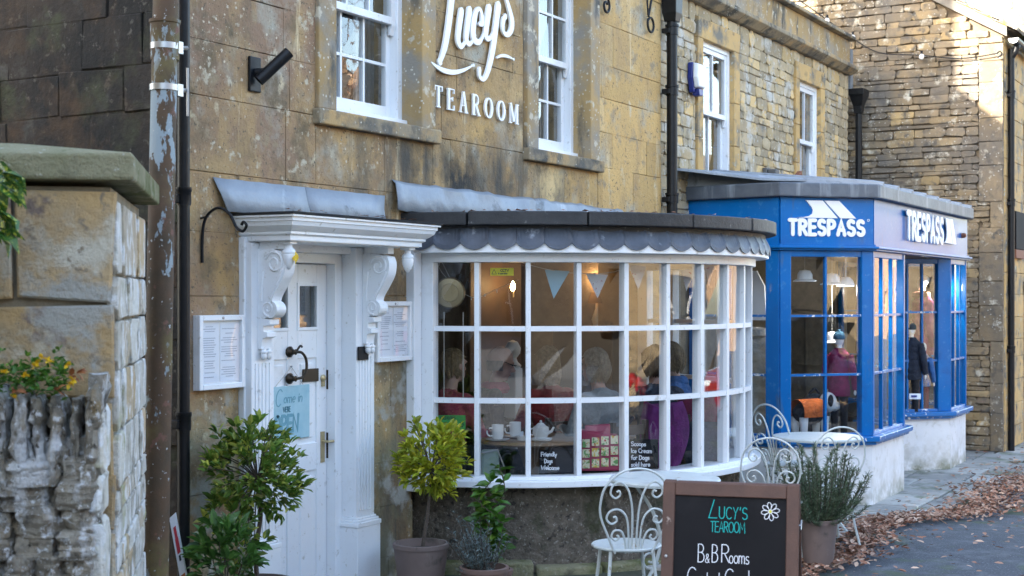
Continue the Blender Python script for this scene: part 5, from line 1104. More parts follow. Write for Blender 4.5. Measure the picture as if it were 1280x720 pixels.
def standard_tree(label, base, pot, trunk, crowns, leafmat, ls, n, seed, name='potted_bay_tree'):
    t = thing(name, label, 'potted tree', base); rg = random.Random(seed)
    plant_pot(t, base, *pot)
    tk = catmull(trunk, 5); MB().tube(tk, [.014 - .004 * i / len(tk) for i in range(len(tk))], 8).build('trunk', 'bark', t, smooth=True)
    cm = MB(); tw = MB()
    top = Vector(trunk[-1])
    for c, r, cnt in crowns:
        c = Vector(c)
        for i in range(cnt):
            v = Vector((rg.gauss(0, 1), rg.gauss(0, 1), rg.gauss(0, 1))).normalized(); q = rg.uniform(.35, 1.0) ** .55 * rg.uniform(.82, 1.12)
            p = c + Vector((v.x * r[0], v.y * r[1], v.z * r[2])) * q
            if i % 7 == 0: tw.tube(catmull([top, (top + p) / 2 + Vector((0, 0, .02)), p], 3), [.005, .005, .004, .004, .003, .003, .002], 4)
            rosette(cm, p, v * .7 + Vector((0, 0, .5)), rg.randint(4, 8), ls * rg.uniform(.7, 1.25), rg)
    tw.build('twigs', 'bark', t); cm.build('crown', leafmat, t, recalc=False, kind='stuff')
    return t
p = at(322, 7.70); g0 = hz(6)
cr = at(318, 7.72, 583)
standard_tree('dark green bay tree in a pot beside the white door', (p.x, p.y, g0), (.14, .19, .32, 'taupe_pot'),
    [(p.x, p.y, g0 + .28), at(320, 7.70, 690), at(326, 7.70, 640), at(322, 7.70, 600)],
    [(cr, (.28, .24, .24), 165), (at(300, 7.6, 675), (.16, .12, .13), 26), (at(350, 7.70, 610), (.15, .15, .14), 34), (at(285, 7.70, 640), (.14, .13, .15), 34), (at(322, 7.70, 552), (.16, .15, .12), 30)], 'leaf_bay', .062, 0, 101)
p = at(283, 7.45); cr = at(285, 7.45, 700); t = thing('potted_laurel', 'low broad leaved laurel bush below the dark bay tree', 'potted shrub', (p.x, p.y, g0)); rg = random.Random(102)
plant_pot(t, (p.x, p.y, g0), .11, .15, .25, 'taupe_pot'); cm = MB(); tw = MB()
for i in range(70):
    v = Vector((rg.gauss(0, 1), rg.gauss(0, 1), rg.gauss(0, .9))).normalized(); q = cr + Vector((v.x * .17, v.y * .15, v.z * .22)) * rg.uniform(.5, 1.05)
    if i % 6 == 0: tw.tube([(p.x, p.y, g0 + .2), (Vector((p.x, p.y, g0 + .2)) + q) / 2, q], [.006, .005, .003], 5)
    rosette(cm, q, v + Vector((0, 0, .4)), 4, .085, rg, .45)
for i in range(14): q = at(rg.uniform(262, 335), 7.4, rg.uniform(655, 720)); rosette(cm, q, (rg.uniform(-1, 1), -.5, .4), 3, .09, rg, .42)
tw.build('stems', 'bark', t); cm.build('foliage', ['leaf_dark'], t, recalc=False, kind='stuff')
p = at(526, 9.0); g0 = hz(7.6); cr = at(541, 9.02, 570)
standard_tree('yellow green standard bush in a taupe pot between door and bow window', (p.x, p.y, .12), (.13, .170, .34, 'taupe_pot'),
    [(p.x, p.y, .42), at(527, 9.0, 690), at(533, 9.0, 655), at(536, 9.0, 625), at(539, 9.0, 590)],
    [(cr, (.235, .215, .225), 210), (at(512, 9.0, 585), (.11, .11, .10), 16), (at(560, 9.0, 545), (.10, .10, .09), 16), (at(553, 9.0, 612), (.09, .09, .06), 12)], 'leaf_gold', .06, 0, 103, 'potted_golden_bush')
p = at(600, 8.75); t = thing('potted_lavender', 'small grey green lavender in a clay pot under bow window', 'potted plant', (p.x, p.y, .14)); rg = random.Random(104)
plant_pot(t, (p.x + .05, p.y, .10), .11, .145, .25, 'clay_pot'); cm = MB(); tw = MB()
for i in range(120):
    a = rg.uniform(0, 6.28); r_ = rg.uniform(0, .17); b0 = Vector((p.x + .03 + .05 * cos(a), p.y + .05 * sin(a), .30)); e = at(rg.gauss(598, 14), 8.75 + rg.uniform(-.14, .14), rg.gauss(682, 17)); tw.tube([b0, (b0 + e) / 2 + Vector((0, 0, -.02)), e], .0018, 4)
    for k in range(16): q = b0 + (e - b0) * rg.uniform(.4, 1); leaf(cm, q, Vector((rg.gauss(0, 1), rg.gauss(0, 1), rg.uniform(.2, 1.4))), .034, .16, .1, rg)
tw.build('stems', 'bark', t); cm.build('foliage', 'leaf_silver', t, recalc=False, kind='stuff')
p = at(618, 8.98); t = thing('potted_climber', 'upright bright green leafy climber against the bow window', 'potted plant', (p.x, p.y, .14)); rg = random.Random(105)
plant_pot(t, (p.x, p.y, .10), .08, .11, .20, 'clay_pot'); cm = MB(); tw = MB()
for st_ in range(5):
    xs_ = [rg.uniform(-14, 14), rg.uniform(-18, 18), rg.uniform(-22, 24), rg.uniform(-16, 10)]; topy = (585, 600, 640, 655, 625)[st_]
    path = catmull([(p.x, p.y, .28)] + [at(616 + xs_[k], 8.98 + rg.uniform(-.08, .08), 705 + (topy - 705) * (k + 1) / 4) for k in range(4)], 5); tw.tube(path, .0035, 5)
    for q in path[3:]:
        for k in range(3): leaf(cm, q, Vector((rg.gauss(0, 1), rg.gauss(0, 1), rg.uniform(-.3, .9))), rg.uniform(.06, .10), .5, .25, rg)
tw.build('stems', 'bark', t); cm.build('foliage', 'leaf_green', t, recalc=False, kind='stuff')
p = at(1023, 9.8); t = thing('potted_rosemary', 'rosemary bush in a taupe pot behind the A-board', 'potted plant', (p.x, p.y, hz(p.x))); rg = random.Random(106)
plant_pot(t, (p.x, p.y, hz(p.x)), .095, .128, .325, 'taupe_pot'); cm = MB(); tw = MB()
for i in range(105):
    a = rg.uniform(0, 6.28); b0 = Vector((p.x + .07 * cos(a) * rg.random(), p.y + .07 * sin(a) * rg.random(), hz(p.x) + .29)); o = rg.uniform(.1, .32) * (1 if rg.random() < .7 else .5)
    e = b0 + Vector((o * cos(a), o * sin(a), rg.uniform(.22, .56) - o * .4)); m_ = (b0 + e) / 2 + Vector((.03 * cos(a), .03 * sin(a), -.03)); path = catmull([b0, m_, e], 8); tw.tube(path, .0022, 4)
    for q in path[3:]:
        for k in range(9): leaf(cm, q + (e - b0) * rg.uniform(-.03, .03), (e - m_).normalized() * .9 + Vector((rg.gauss(0, .8), rg.gauss(0, .8), rg.gauss(.2, .5))), rg.uniform(.024, .042), .14, .1, rg)
tw.build('stems', 'bark', t); cm.build('foliage', 'leaf_rosemary', t, recalc=False, kind='stuff')
# spotted laurel at the left edge, and the flowers on the dry-stone wall
p = at(-40, 5.0); t = thing('spotted_laurel', 'yellow spotted laurel leaves at the left edge below the wall cap', 'shrub', (p.x, p.y, 1.5)); rg = random.Random(107); cm = MB(); tw = MB()
for i in range(16):
    q = at(rg.uniform(-110, 2), 4.95 + rg.uniform(-.1, .25), rg.uniform(205, 330)); tw.tube([at(-70, 5.05, 420), (at(-70, 5.05, 420) + q) / 2, q], .005, 5)
    for k in range(6): leaf(cm, q, Vector((rg.gauss(.5, 1), rg.gauss(-.5, .8), rg.uniform(-1.1, .5))), rg.uniform(.08, .125), .48, .2, rg, 0, .5)
for px, py, dx in ((4, 228, .9), (2, 262, .5), (0, 292, .5), (6, 215, 1.2)):
    for k in range(3): leaf(cm, at(px - 4, 4.85, py), Vector((dx * .5 + rg.uniform(-.2, .3), -.7, rg.uniform(-1.1, .15))), rg.uniform(.085, .11), .5, .2, rg, 0, .4)
tw.build('stems', 'bark', t); cm.build('foliage', 'leaf_spotted', t, recalc=False, kind='stuff')
p = at(45, 5.12, 500); t = thing('yellow_flowers', 'small bushy plant with yellow flowers growing on the dry stone wall', 'flowers', tuple(p)); rg = random.Random(108); cm = MB(); fl = MB()
for i in range(320):
    q = at(rg.uniform(-60, 84), 5.12 + rg.uniform(-.12, .16), rg.gauss(475, 13)); q.z = min(q.z, at(30, 5.1, 438).z)
    for k in range(3): leaf(cm, q, Vector((rg.gauss(0, 1), rg.gauss(-.4, 1), rg.uniform(-.2, 1.2))), rg.uniform(.018, .034), .5, .2, rg)
for px, py in ((46, 453), (52, 447), (84, 457), (86, 480), (4, 466), (90, 475), (60, 452), (30, 470), (42, 458), (16, 497), (-20, 460)):
    c = at(px, 4.96, py)
    for k in range(7): leaf(fl, c, Vector((rg.gauss(0, 1), -.8 + rg.gauss(0, .4), rg.gauss(.3, .7))), .022, .6, .1, rg)
ru = MB()
for px, py in ((88, 470), (20, 488), (70, 488), (95, 466)):
    for k in range(4): leaf(ru, at(px, 5.0, py), Vector((rg.gauss(0, 1), -.8, rg.gauss(0, .6))), .04, .5, .2, rg)
cm.build('foliage', 'leaf_green', t, recalc=False, kind='stuff'); fl.build('petals', 'flower_yellow', t, recalc=False, kind='stuff'); ru.build('withered_leaves', 'flower_rust', t, recalc=False)

# ------------------------------------------------------------------ bistro furniture
def bistro_chair(label, loc, rz, sc=1.0):
    t = thing('bistro_chair', label, 'chair', loc, rz, 'white bistro chairs outside the tearoom'); t.scale = (sc, sc, sc); m = 'cream_metal'; r = .0062
    MB().lathe((0, 0, .455), [(.004, .0), (.185, .0), (.198, .006), (.2, .014), (.195, .02), (.17, .016), (.004, .012)], 32).build('seat', m, t, smooth=True, local=True)
    for sx, sy in ((1, 1), (1, -1), (-1, 1), (-1, -1)): MB().tube(catmull([(.13 * sx, .12 * sy, .46), (.15 * sx, .14 * sy, .25), (.20 * sx, .18 * sy, .01)]), .010, 8).build('leg', m, t, smooth=True, local=True)
    MB().tube([(.15 * cos(a * pi / 12), .15 * sin(a * pi / 12), .22) for a in range(25)], .006, 6).build('stretcher', m, t, smooth=True, local=True)
    lean = lambda z: -.17 - (z - .46) * .20
    Q = lambda pts: [(lean(z), y, z) for y, z in pts]
    arch = [(.105, .45), (.15, .55), (.195, .66), (.20, .74), (.175, .83), (.10, .905), (0, .93)]
    arch = arch + [(-y, z) for y, z in arch[-2::-1]]
    MB().tube(catmull(Q(arch), 5), r * 1.1, 8).build('back_hoop', m, t, smooth=True, local=True)
    for s in (1, -1):
        e = [(.012, .45), (.014, .60), (.022, .72), (.05, .815), (.095, .855), (.135, .835), (.145, .79), (.118, .765), (.092, .782), (.098, .806), (.112, .80)]
        MB().tube(catmull(Q([(s * y, z) for y, z in e]), 5), r, 8).build('upper_scroll', m, t, smooth=True, local=True)
        e = [(.028, .45), (.034, .56), (.05, .655), (.095, .70), (.145, .69), (.162, .65), (.135, .62), (.105, .635), (.112, .66), (.125, .655)]
        MB().tube(catmull(Q([(s * y, z) for y, z in e]), 5), r, 8).build('middle_scroll', m, t, smooth=True, local=True)
        e = [(.045, .45), (.052, .52), (.075, .575), (.115, .58), (.13, .548), (.108, .525), (.088, .54), (.098, .555)]
        MB().tube(catmull(Q([(s * y, z) for y, z in e]), 5), r, 8).build('lower_scroll', m, t, smooth=True, local=True)
    return t
def bistro_table(label, loc, rad_=.35, h=.76):
    t = thing('bistro_table', label, 'table', loc, 0, 'white bistro tables outside the tearoom'); m = 'cream_metal'
    MB().lathe((0, 0, h - .03), [(.004, .014), (rad_ - .02, .014), (rad_ - .006, .002), (rad_, .004), (rad_ + .003, .018), (rad_ - .004, .028), (.004, .03)], 48).build('table_top', m, t, smooth=True, local=True)
    for k in range(3):
        a = k * 2 * pi / 3 + .4; q = lambda r_, z: (r_ * cos(a), r_ * sin(a), z)
        MB().tube(catmull([q(.20, h - .03), q(.08, h - .2), q(.03, h * .5), q(.10, .2), q(.26, .01)]), .011, 8).build('leg', m, t, smooth=True, local=True)
        MB().tube(spiral(q(.10, h * .38), .06, .015, 200, 1.3, (cos(a), sin(a), 0), (0, 0, 1), 20), .007, 6).build('leg_scroll', m, t, smooth=True, local=True)
    return t
q = at(783, 8.0); bistro_chair('white wire bistro chair left of the A-board under bow window', (q.x, q.y, hz(q.x)), rad(38), .98)
q = at(831, 8.5); bistro_table('white bistro table behind the top of the A-board', (q.x, q.y, hz(q.x)), .325, .77)
q = at(990, 11.6); bistro_chair('tall white bistro chair against the blue shop, behind the far table', (q.x, q.y, hz(q.x) + .0), rad(-28), 1.06)
q = at(1022, 11.2); bistro_table('white bistro table before the blue shop window', (q.x, q.y, hz(q.x)), .345, .755)
q = at(968, 9.75); bistro_chair('white bistro chair just right of bow window and behind the A-board', (q.x, q.y, hz(q.x) - .0), rad(12), .97)
q = at(1034, 10.55); bistro_chair('white bistro chair half hidden behind the rosemary', (q.x, q.y, hz(q.x)), rad(40), .97)

# ------------------------------------------------------------------ figures
def cap_(mb, a, b, ra, rb, n=10, mi=0):
    a, b = Vector(a), Vector(b); d = (b - a); d = d.normalized() if d.length > 1e-6 else Vector((0, 0, 1)); pts = []; rs = []
    for t_ in (-1, -.7, -.35): pts.append(a + d * ra * t_); rs.append(ra * sqrt(max(.03, 1 - t_ * t_)))
    pts += [a, b]; rs += [ra, rb]
    for t_ in (.35, .7, 1): pts.append(b + d * rb * t_); rs.append(rb * sqrt(max(.03, 1 - t_ * t_)))
    mb.tube(pts, rs, n)
def seated(label, loc, rz, top, legs, hairstyle, hairmat, skin='skin', lean=.08, turn=0, nod=0, hands=((.34, -.12, .77), (.34, .12, .77)), sc=1.0, glasses=False, scarf=None):
    t = thing('person', label, 'person', loc, rz, 'people seated in the tearoom'); t.scale = (sc, sc, sc); prims = []; mb = MB()
    def E(c, r, m, R=None):
        mb.ell(c, r, 14, 10, 0, R); prims.append(('e', Vector(c), Vector(r), m))
    def Cc(a, b, ra, rb, m):
        cap_(mb, a, b, ra, rb); prims.append(('c', Vector(a), Vector(b), (ra, rb), m))
    E((0, 0, .53), (.15, .19, .13), 2); E((.02 + lean * .2, 0, .68), (.13, .165, .19), 1); E((lean * .7, 0, .88), (.125, .185, .19), 1)
    Cc((lean, -.15, .985), (lean, .15, .985), .06, .06, 1); Cc((lean - .01, 0, 1.02), (lean + .02, 0, 1.12), .055, .05, 0)
    H = Vector((lean + .045, 0, 1.225)); Rm = Matrix.Rotation(turn, 3, 'Z') @ Matrix.Rotation(nod, 3, 'Y'); h = lambda v: H + Rm @ Vector(v)
    E(h((-.01, 0, .02)), (.10, .078, .105), 0, Rm); E(h((.035, 0, -.055)), (.062, .056, .062), 0, Rm); Cc(h((.085, 0, .02)), h((.115, 0, -.025)), .011, .016, 0)
    for s in (1, -1):
        E(h((-.01, s * .08, -.005)), (.02, .01, .032), 0, Rm); E(h((.085, s * .03, .032)), (.016, .025, .012), 0, Rm)
    E(h((.088, 0, -.062)), (.014, .026, .010), 0, Rm); E(h((.075, 0, -.10)), (.022, .024, .018), 0, Rm)
    for s, hd_ in zip((-1, 1), hands):
        S = Vector((lean, s * .175, .975)); W = Vector(hd_); el = (S + W) / 2 + Vector((-.06, s * .09, -.12)); Cc(S, el, .058, .046, 1); Cc(el, W, .046, .03, 1)
        d = (W - el).normalized(); E(W + d * .045, (.042, .036, .022), 0); sd = d.cross(Vector((0, 0, 1))).normalized()
        for k in range(4): b0 = W + d * .07 + sd * (.024 - .016 * k); Cc(b0, b0 + d * .03 + Vector((0, 0, -.006)), .0095, .009, 0); Cc(b0 + d * .03 + Vector((0, 0, -.006)), b0 + d * .05 + Vector((0, 0, -.026)), .009, .008, 0)
        b0 = W + d * .03 - sd * s * .03; Cc(b0, b0 + d * .03 - sd * s * .02, .011, .009, 0)
        Cc((0, s * .09, .51), (.40, s * .11, .50), .085, .062, 2); Cc((.40, s * .11, .50), (.40, s * .11, .10), .06, .042, 2); Cc((.40, s * .11, .05), (.53, s * .12, .035), .042, .035, 3)
    me = bpy.data.meshes.new('tmp'); me.from_pydata(mb.v, [], mb.f); o = bpy.data.objects.new('tmp', me); COL.objects.link(o)
    rm_ = o.modifiers.new('r', 'REMESH'); rm_.mode = 'VOXEL'; rm_.voxel_size = .011; sm = o.modifiers.new('s', 'SMOOTH'); sm.factor = .5; sm.iterations = 3
    dg = bpy.context.evaluated_depsgraph_get(); bme = bpy.data.meshes.new_from_object(o.evaluated_get(dg)); bpy.data.objects.remove(o)
    bme.name = 'body'; bme.materials.clear()
    for m_ in (skin, top, legs, 'cloth_black'): bme.materials.append(MT[m_])
    idx = []
    for pl in bme.polygons:
        c = pl.center; best = 9; bi = 0
        for pr in prims:
            if pr[0] == 'e': q = c - pr[1]; k = sqrt((q.x / pr[2].x) ** 2 + (q.y / pr[2].y) ** 2 + (q.z / pr[2].z) ** 2); dd = (k - 1) * min(pr[2]); m_ = pr[3]
            else:
                ab_ = pr[2] - pr[1]; tt = max(0, min(1, (c - pr[1]).dot(ab_) / max(1e-9, ab_.dot(ab_)))); dd = (c - pr[1] - ab_ * tt).length - (pr[3][0] + (pr[3][1] - pr[3][0]) * tt); m_ = pr[4]
            if dd < best: best = dd; bi = m_
        idx.append(bi)
    bme.polygons.foreach_set('material_index', idx); bme.polygons.foreach_set('use_smooth', [True] * len(idx))
    b = bpy.data.objects.new('body', bme); COL.objects.link(b); b.parent = t
    # eyes and mouth as small set-in pieces, hair as a shell with strands
    for s in (1, -1): MB().ell(h((.088, s * .031, .015)), (.008, .012, .007), 8, 6, 0, Rm).build('eye', 'cloth_black', t, local=True, smooth=True)
    MB().ell(h((.097, 0, -.064)), (.006, .024, .004), 8, 6, 0, Rm).build('mouth', 'cloth_pink', t, local=True, smooth=True)
    if hairstyle != 'bald':
        vs = []; n, m = 56, 24; rg = random.Random(len(label) * 7 + 1); low = {'short': -.075, 'bob': -.115, 'long': -.17}[hairstyle]
        fr = [rg.uniform(-1, 1) for _ in range(n)]; lump = [rg.uniform(0, 6.28) for _ in range(6)]
        for i in range(m + 1):
            cut_ = m * .6; ph = pi / 2 * (1 - i / cut_) if i < cut_ else None
            for k in range(n):
                a = 2 * pi * k / n; st_ = .007 * fr[k] * min(1, i / 6) + .006 * sin(3 * a + lump[0] + i * .25) + .005 * sin(5 * a + lump[1] - i * .3)
                if ph is not None: x, y, z = -.014 + (.108 + st_) * cos(ph) * cos(a), (.088 + st_) * cos(ph) * sin(a), .02 + (.112 + st_ * .6) * sin(ph)
                else:
                    tt = (i - cut_) / (m - cut_); wv = 1 + (.10 * sin(pi * tt) if hairstyle != 'short' else 0) - .30 * tt * tt; x, y, z = -.014 + (.108 + st_) * cos(a) * wv, (.088 + st_) * sin(a) * wv, .02 + (low - .02) * tt + .016 * fr[(k * 7) % n] * tt
                if cos(a) > .30 and z < .07: z = .07 + (z - .07) * .06; x = min(x, .088)
                vs.append(h((x, y, z)))
        fs = [(i * n + k, i * n + (k + 1) % n, (i + 1) * n + (k + 1) % n, (i + 1) * n + k) for i in range(m) for k in range(n)]
        MB().add(vs, fs).build('hair', hairmat, t, local=True, smooth=True, angle=70)
    else: MB().ringseg((H.x - .01, 0), .088, .098, H.z - .055, H.z + .02, 75, 285, 16).build('hair', hairmat, t, local=True, smooth=True)
    if glasses: MB().tube([h(p_) for p_ in ((.02, -.085, .02), (.11, -.06, .018), (.118, 0, .022), (.11, .06, .018), (.02, .085, .02))], .003, 5).build('glasses', 'black_iron', t, local=True)
    if scarf: MB().lathe((lean, 0, 1.0), [(.10, .0), (.115, .03), (.10, .07), (.075, .085), (.06, .06)], 20).build('collar', scarf, t, local=True, smooth=True)
    c = thing('dining_chair', 'dark wooden chair under ' + label.split(' sit')[0], 'chair', loc, rz, 'dark wooden chairs in the tearoom')
    MB().box((-.2, -.2, .39), (.2, .2, .42)).build('seat', 'chair_wood', c, bevel=.01, local=True)
    for sx in (-.18, .18):
        for sy in (-.18, .18): MB().box((sx - .018, sy - .018, 0), (sx + .018, sy + .018, .39 if sx > 0 else .84)).build('leg', 'chair_wood', c, local=True)
    for z in (.58, .74): MB().box((-.19, -.16, z), (-.17, .16, z + .07)).build('back_rail', 'chair_wood', c, local=True)
    return t
def sit(px, Z, rz, **kw): q = at(px, Z); return (q.x, q.y, FZ), rz
l, r = sit(553, 10.25, rad(-10)); seated('woman with short blonde hair sitting in profile at left end of bow window', l, r, 'cloth_pink', 'cloth_denim', 'short', 'hair_blonde', 'skin_pale', .08, hands=((.36, -.1, .74), (.36, .16, .74)))
l, r = sit(592, 10.85, rad(-60)); seated('balding man in dark jacket and pink shirt sitting bent over the table', l, r, 'cloth_black', 'cloth_denim', 'bald', 'hair_brown', 'skin', .16, nod=.35, glasses=True, scarf='cloth_pink')
l, r = sit(693, 10.75, rad(62)); seated('woman in red jumper sitting with her back to the window', l, r, 'cloth_red', 'cloth_denim', 'long', 'hair_fair', lean=.05)
l, r = sit(762, 10.35, rad(75)); seated('pale haired person in grey fleece sitting behind the picture bag', l, r, 'cloth_grey', 'cloth_denim', 'bob', 'hair_white', lean=.10)
l, r = sit(822, 10.95, rad(40)); seated('dark haired person in navy jacket sitting behind the scoops chalkboard', l, r, 'cloth_navy', 'cloth_black', 'bob', 'hair_brown', lean=.05)
l, r = sit(856, 11.7, rad(110)); seated('fair haired woman in blue top sitting at right side of bow window', l, r, 'cloth_blue', 'cloth_denim', 'bob', 'hair_blonde', 'skin_pale', lean=.08, scarf='cloth_blue')
# coats hung over the chairs
def drape(label, px, py, Z, w, h, mat, seed):
    q = at(px, Z, py); t = MB(); rg = random.Random(seed); n, m = 18, 12; vs = []
    R_ = Vector((sin(TH), -cos(TH), 0)); Fd = Vector((cos(TH), sin(TH), 0))
    for i in range(m + 1):
        for k in range(n):
            a = 2 * pi * k / n; v = i / m; ww = w * (.55 + .45 * sin(pi * min(1, v * .75 + .15))) * (1 + .10 * sin(3 * a + 2 * v + seed))
            vs.append(q + R_ * cos(a) * ww / 2 + Fd * sin(a) * (.09 + .03 * sin(5 * a)) - Vector((0, 0, v * h - .05 * abs(cos(a)))))
    t.add(vs, [(i * n + k, i * n + (k + 1) % n, (i + 1) * n + (k + 1) % n, (i + 1) * n + k) for i in range(m) for k in range(n)] + [tuple(range(n))])
    o = t.build('draped_coat', mat, smooth=True, angle=70); tag(o, label, 'coat')
drape('purple coat hung over a chair beside the scoops chalkboard', 828, 510, 10.45, .36, .45, 'cloth_purple', 1)
drape('dark pink coat hung over a chair at right end of bow window', 872, 500, 10.9, .36, .30, 'cloth_maroon', 2)
drape('dark blue coat hanging low at right end of bow window', 885, 535, 10.75, .34, .40, 'cloth_denim', 3)

# ------------------------------------------------------------------ on and around the tea table
tc = at(665, 10.2); TZ = 1.0
t = thing('tea_table', 'round brown wooden tea table behind the bow window', 'table', (tc.x, tc.y, FZ)); MB().lathe((tc.x, tc.y, TZ - .03), [(.005, 0), (.40, 0), (.415, .01), (.41, .028), (.005, .03)], 36).build('table_top', 'table_wood', t, smooth=True)
MB().lathe((tc.x, tc.y, FZ), [(.22, 0), (.22, .03), (.05, .06), (.04, .3), (.05, .5), (.12, .70)], 16).build('pedestal', 'table_wood', t, smooth=True)
def mug(label, px, Z, h=.10, r=.042):
    q = at(px, Z); t = thing('mug', label, 'mug', (q.x, q.y, TZ), 0, 'white mugs on the tea table'); MB().lathe((q.x, q.y, TZ + .012), [(.004, 0), (r * .8, 0), (r, .02), (r, h), (r - .005, h), (r - .005, .02), (.004, .012)], 20).build('cup', 'china', t, smooth=True)
    hp = spiral((q.x - .042, q.y + .03, TZ + .012 + h * .5), .028, .028, 60, .9, (-.7, .7, 0), (0, 0, 1), 14); MB().tube(hp, .006, 6).build('handle', 'china', t, smooth=True); MB().lathe((q.x, q.y, TZ), [(.004, 0), (.045, 0), (.082, .01), (.084, .013), (.045, .006), (.004, .005)], 24).build('saucer', 'china', t, smooth=True)
mug('white mug on a saucer nearest the glass on tea table', 622, 9.95); mug('white mug standing behind on the tea table', 644, 10.15)
q = at(676, 10.0); t = thing('teapot', 'small white teapot with lid on the tea table', 'teapot', (q.x, q.y, TZ)); MB().lathe((q.x, q.y, TZ), [(.005, .0), (.075, .0), (.08, .012), (.045, .02), (.06, .05), (.055, .09), (.03, .105)], 20).build('pot_body', 'china', t, smooth=True); MB().lathe((q.x, q.y, TZ + .104), [(.034, 0), (.02, .014), (.006, .018), (.011, .026), (.004, .034)], 16).build('lid', 'china', t, smooth=True)
R_ = Vector((sin(TH), -cos(TH), 0)); MB().tube([q * 1 + R_ * .05 + Vector((0, 0, TZ - q.z + .05)), q + R_ * .075 + Vector((0, 0, TZ - q.z + .06)), q + R_ * .09 + Vector((0, 0, TZ - q.z + .09))], [.013, .01, .008], 8).build('spout', 'china', t, smooth=True); MB().tube([q + (-R_) * .05 + Vector((0, 0, TZ - q.z + .08)), q - R_ * .085 + Vector((0, 0, TZ - q.z + .075)), q - R_ * .085 + Vector((0, 0, TZ - q.z + .045)), q - R_ * .055 + Vector((0, 0, TZ - q.z + .035))], .006, 6).build('handle', 'china', t, smooth=True)
q = at(652, 9.98); t = thing('sugar_bowl', 'little white bowl with sachets on tea table', 'bowl', (q.x, q.y, TZ)); MB().lathe((q.x, q.y, TZ), [(.005, 0), (.03, 0), (.04, .03), (.036, .03), (.005, .008)], 16).build('bowl', 'china', t, smooth=True); MB().box((q.x - .02, q.y - .004, TZ + .01), (q.x + .02, q.y + .004, TZ + .06)).build('sachet', 'paper', t)
q = at(641, 11.6); t = thing('newel_post', 'white turned newel post inside the tearoom', 'post', (q.x, q.y, FZ)); MB().box((q.x - .06, q.y - .06, FZ), (q.x + .06, q.y + .06, 1.42)).build('shaft', 'post_white', t, bevel=.01); MB().lathe((q.x, q.y, 1.42), [(.06, 0), (.07, .02), (.04, .05), (.03, .08), (.06, .12), (.065, .16), (.04, .21), (.005, .225)], 18).build('finial', 'post_white', t, smooth=True)
q = at(618, 9.85, 600); t = thing('handbag', 'grey green handbag with metal trim standing on the window board', 'handbag', tuple(q)); 
def slab(t, name, px0, px1, py0, py1, Z, th, mat, tilt=0, bevel=.004, top=None):
    a, b, c, d = at(px0, Z, py1), at(px1, Z, py1), at(px1, Z + tilt, py0 if top is None else top), at(px0, Z + tilt, py0); return MB().prism([a, b, c, d], Vector((cos(TH), sin(TH), 0)) * th).build(name, mat, t, bevel=bevel)
slab(t, 'bag_body', 601, 624, 563, 597, 9.85, .1, 'bag_green', bevel=.02); MB().tube([at(603, 9.83, 566), at(622, 9.83, 562), at(631, 9.83, 586)], .006, 6).build('metal_trim', 'steel', t)
def chalk(label, px0, px1, py0, py1, Z, lines):
    t = thing('chalk_sign', label, 'chalkboard', tuple(at(px0, Z, py1)), 0); 
    O = at(px0, Z, py1); R = at(px1, Z, py1) - O; Up = at(px0, Z + .05, py0) - O; F = frame(O, R, Up); W_, H_ = R.length, Up.length
    MB().fbox(F, (0, 0, -.012), (W_, H_, 0)).build('slate', 'chalkboard', t, bevel=.003); mb = MB(); n = len(lines)
    for i, tx in enumerate(lines):
        hh = H_ / (n + .5) * .62; sx = min(1.05, .88 * W_ / text_width(tx, hh, 1, .14)); write(mb, tx, F, W_ * .06 + (.10 * W_ if i == 1 and n == 3 else 0), H_ - (i + 1) * H_ / (n + .35), hh, .0062, sx * (.8 if (i == 1 and n == 3) else 1), .14, .0005, wob=.05)
    mb.build('chalk_writing', 'chalk_white', t)
chalk('small chalkboard in the window reading friendly dogs welcome', 674, 716, 562, 590, 9.78, ['Friendly', 'Dogs', 'Welcome'])
chalk('small chalkboard in the window reading scoops ice cream for dogs', 787, 823, 549, 586, 9.98, ['Scoops', 'Ice Cream', 'for Dogs', 'sold here'])
q = at(750, 9.9, 588); t = thing('picture_bag', 'red carrier bag printed with rows of small pictures', 'bag', tuple(q)); Zb = 9.86
slab(t, 'bag_body', 726, 775, 537, 589, Zb, .12, 'bag_red', .02, .015, top=545)
for i in range(4):
    for k in range(3):
        x0 = 728 + i * 11.8; y0 = 548 + k * 13.5 - i * 1.2
        if i == 0 and k == 0: y0 += 1
        slab(t, 'picture', x0, x0 + 9.2, y0, y0 + 10.5, Zb - .003 - .0003 * i, .002, 'bag_picture', .006, 0)
slab(t, 'bag_flap', 731, 763, 532, 547, Zb + .03, .05, 'bag_red', .02, .01, top=530)
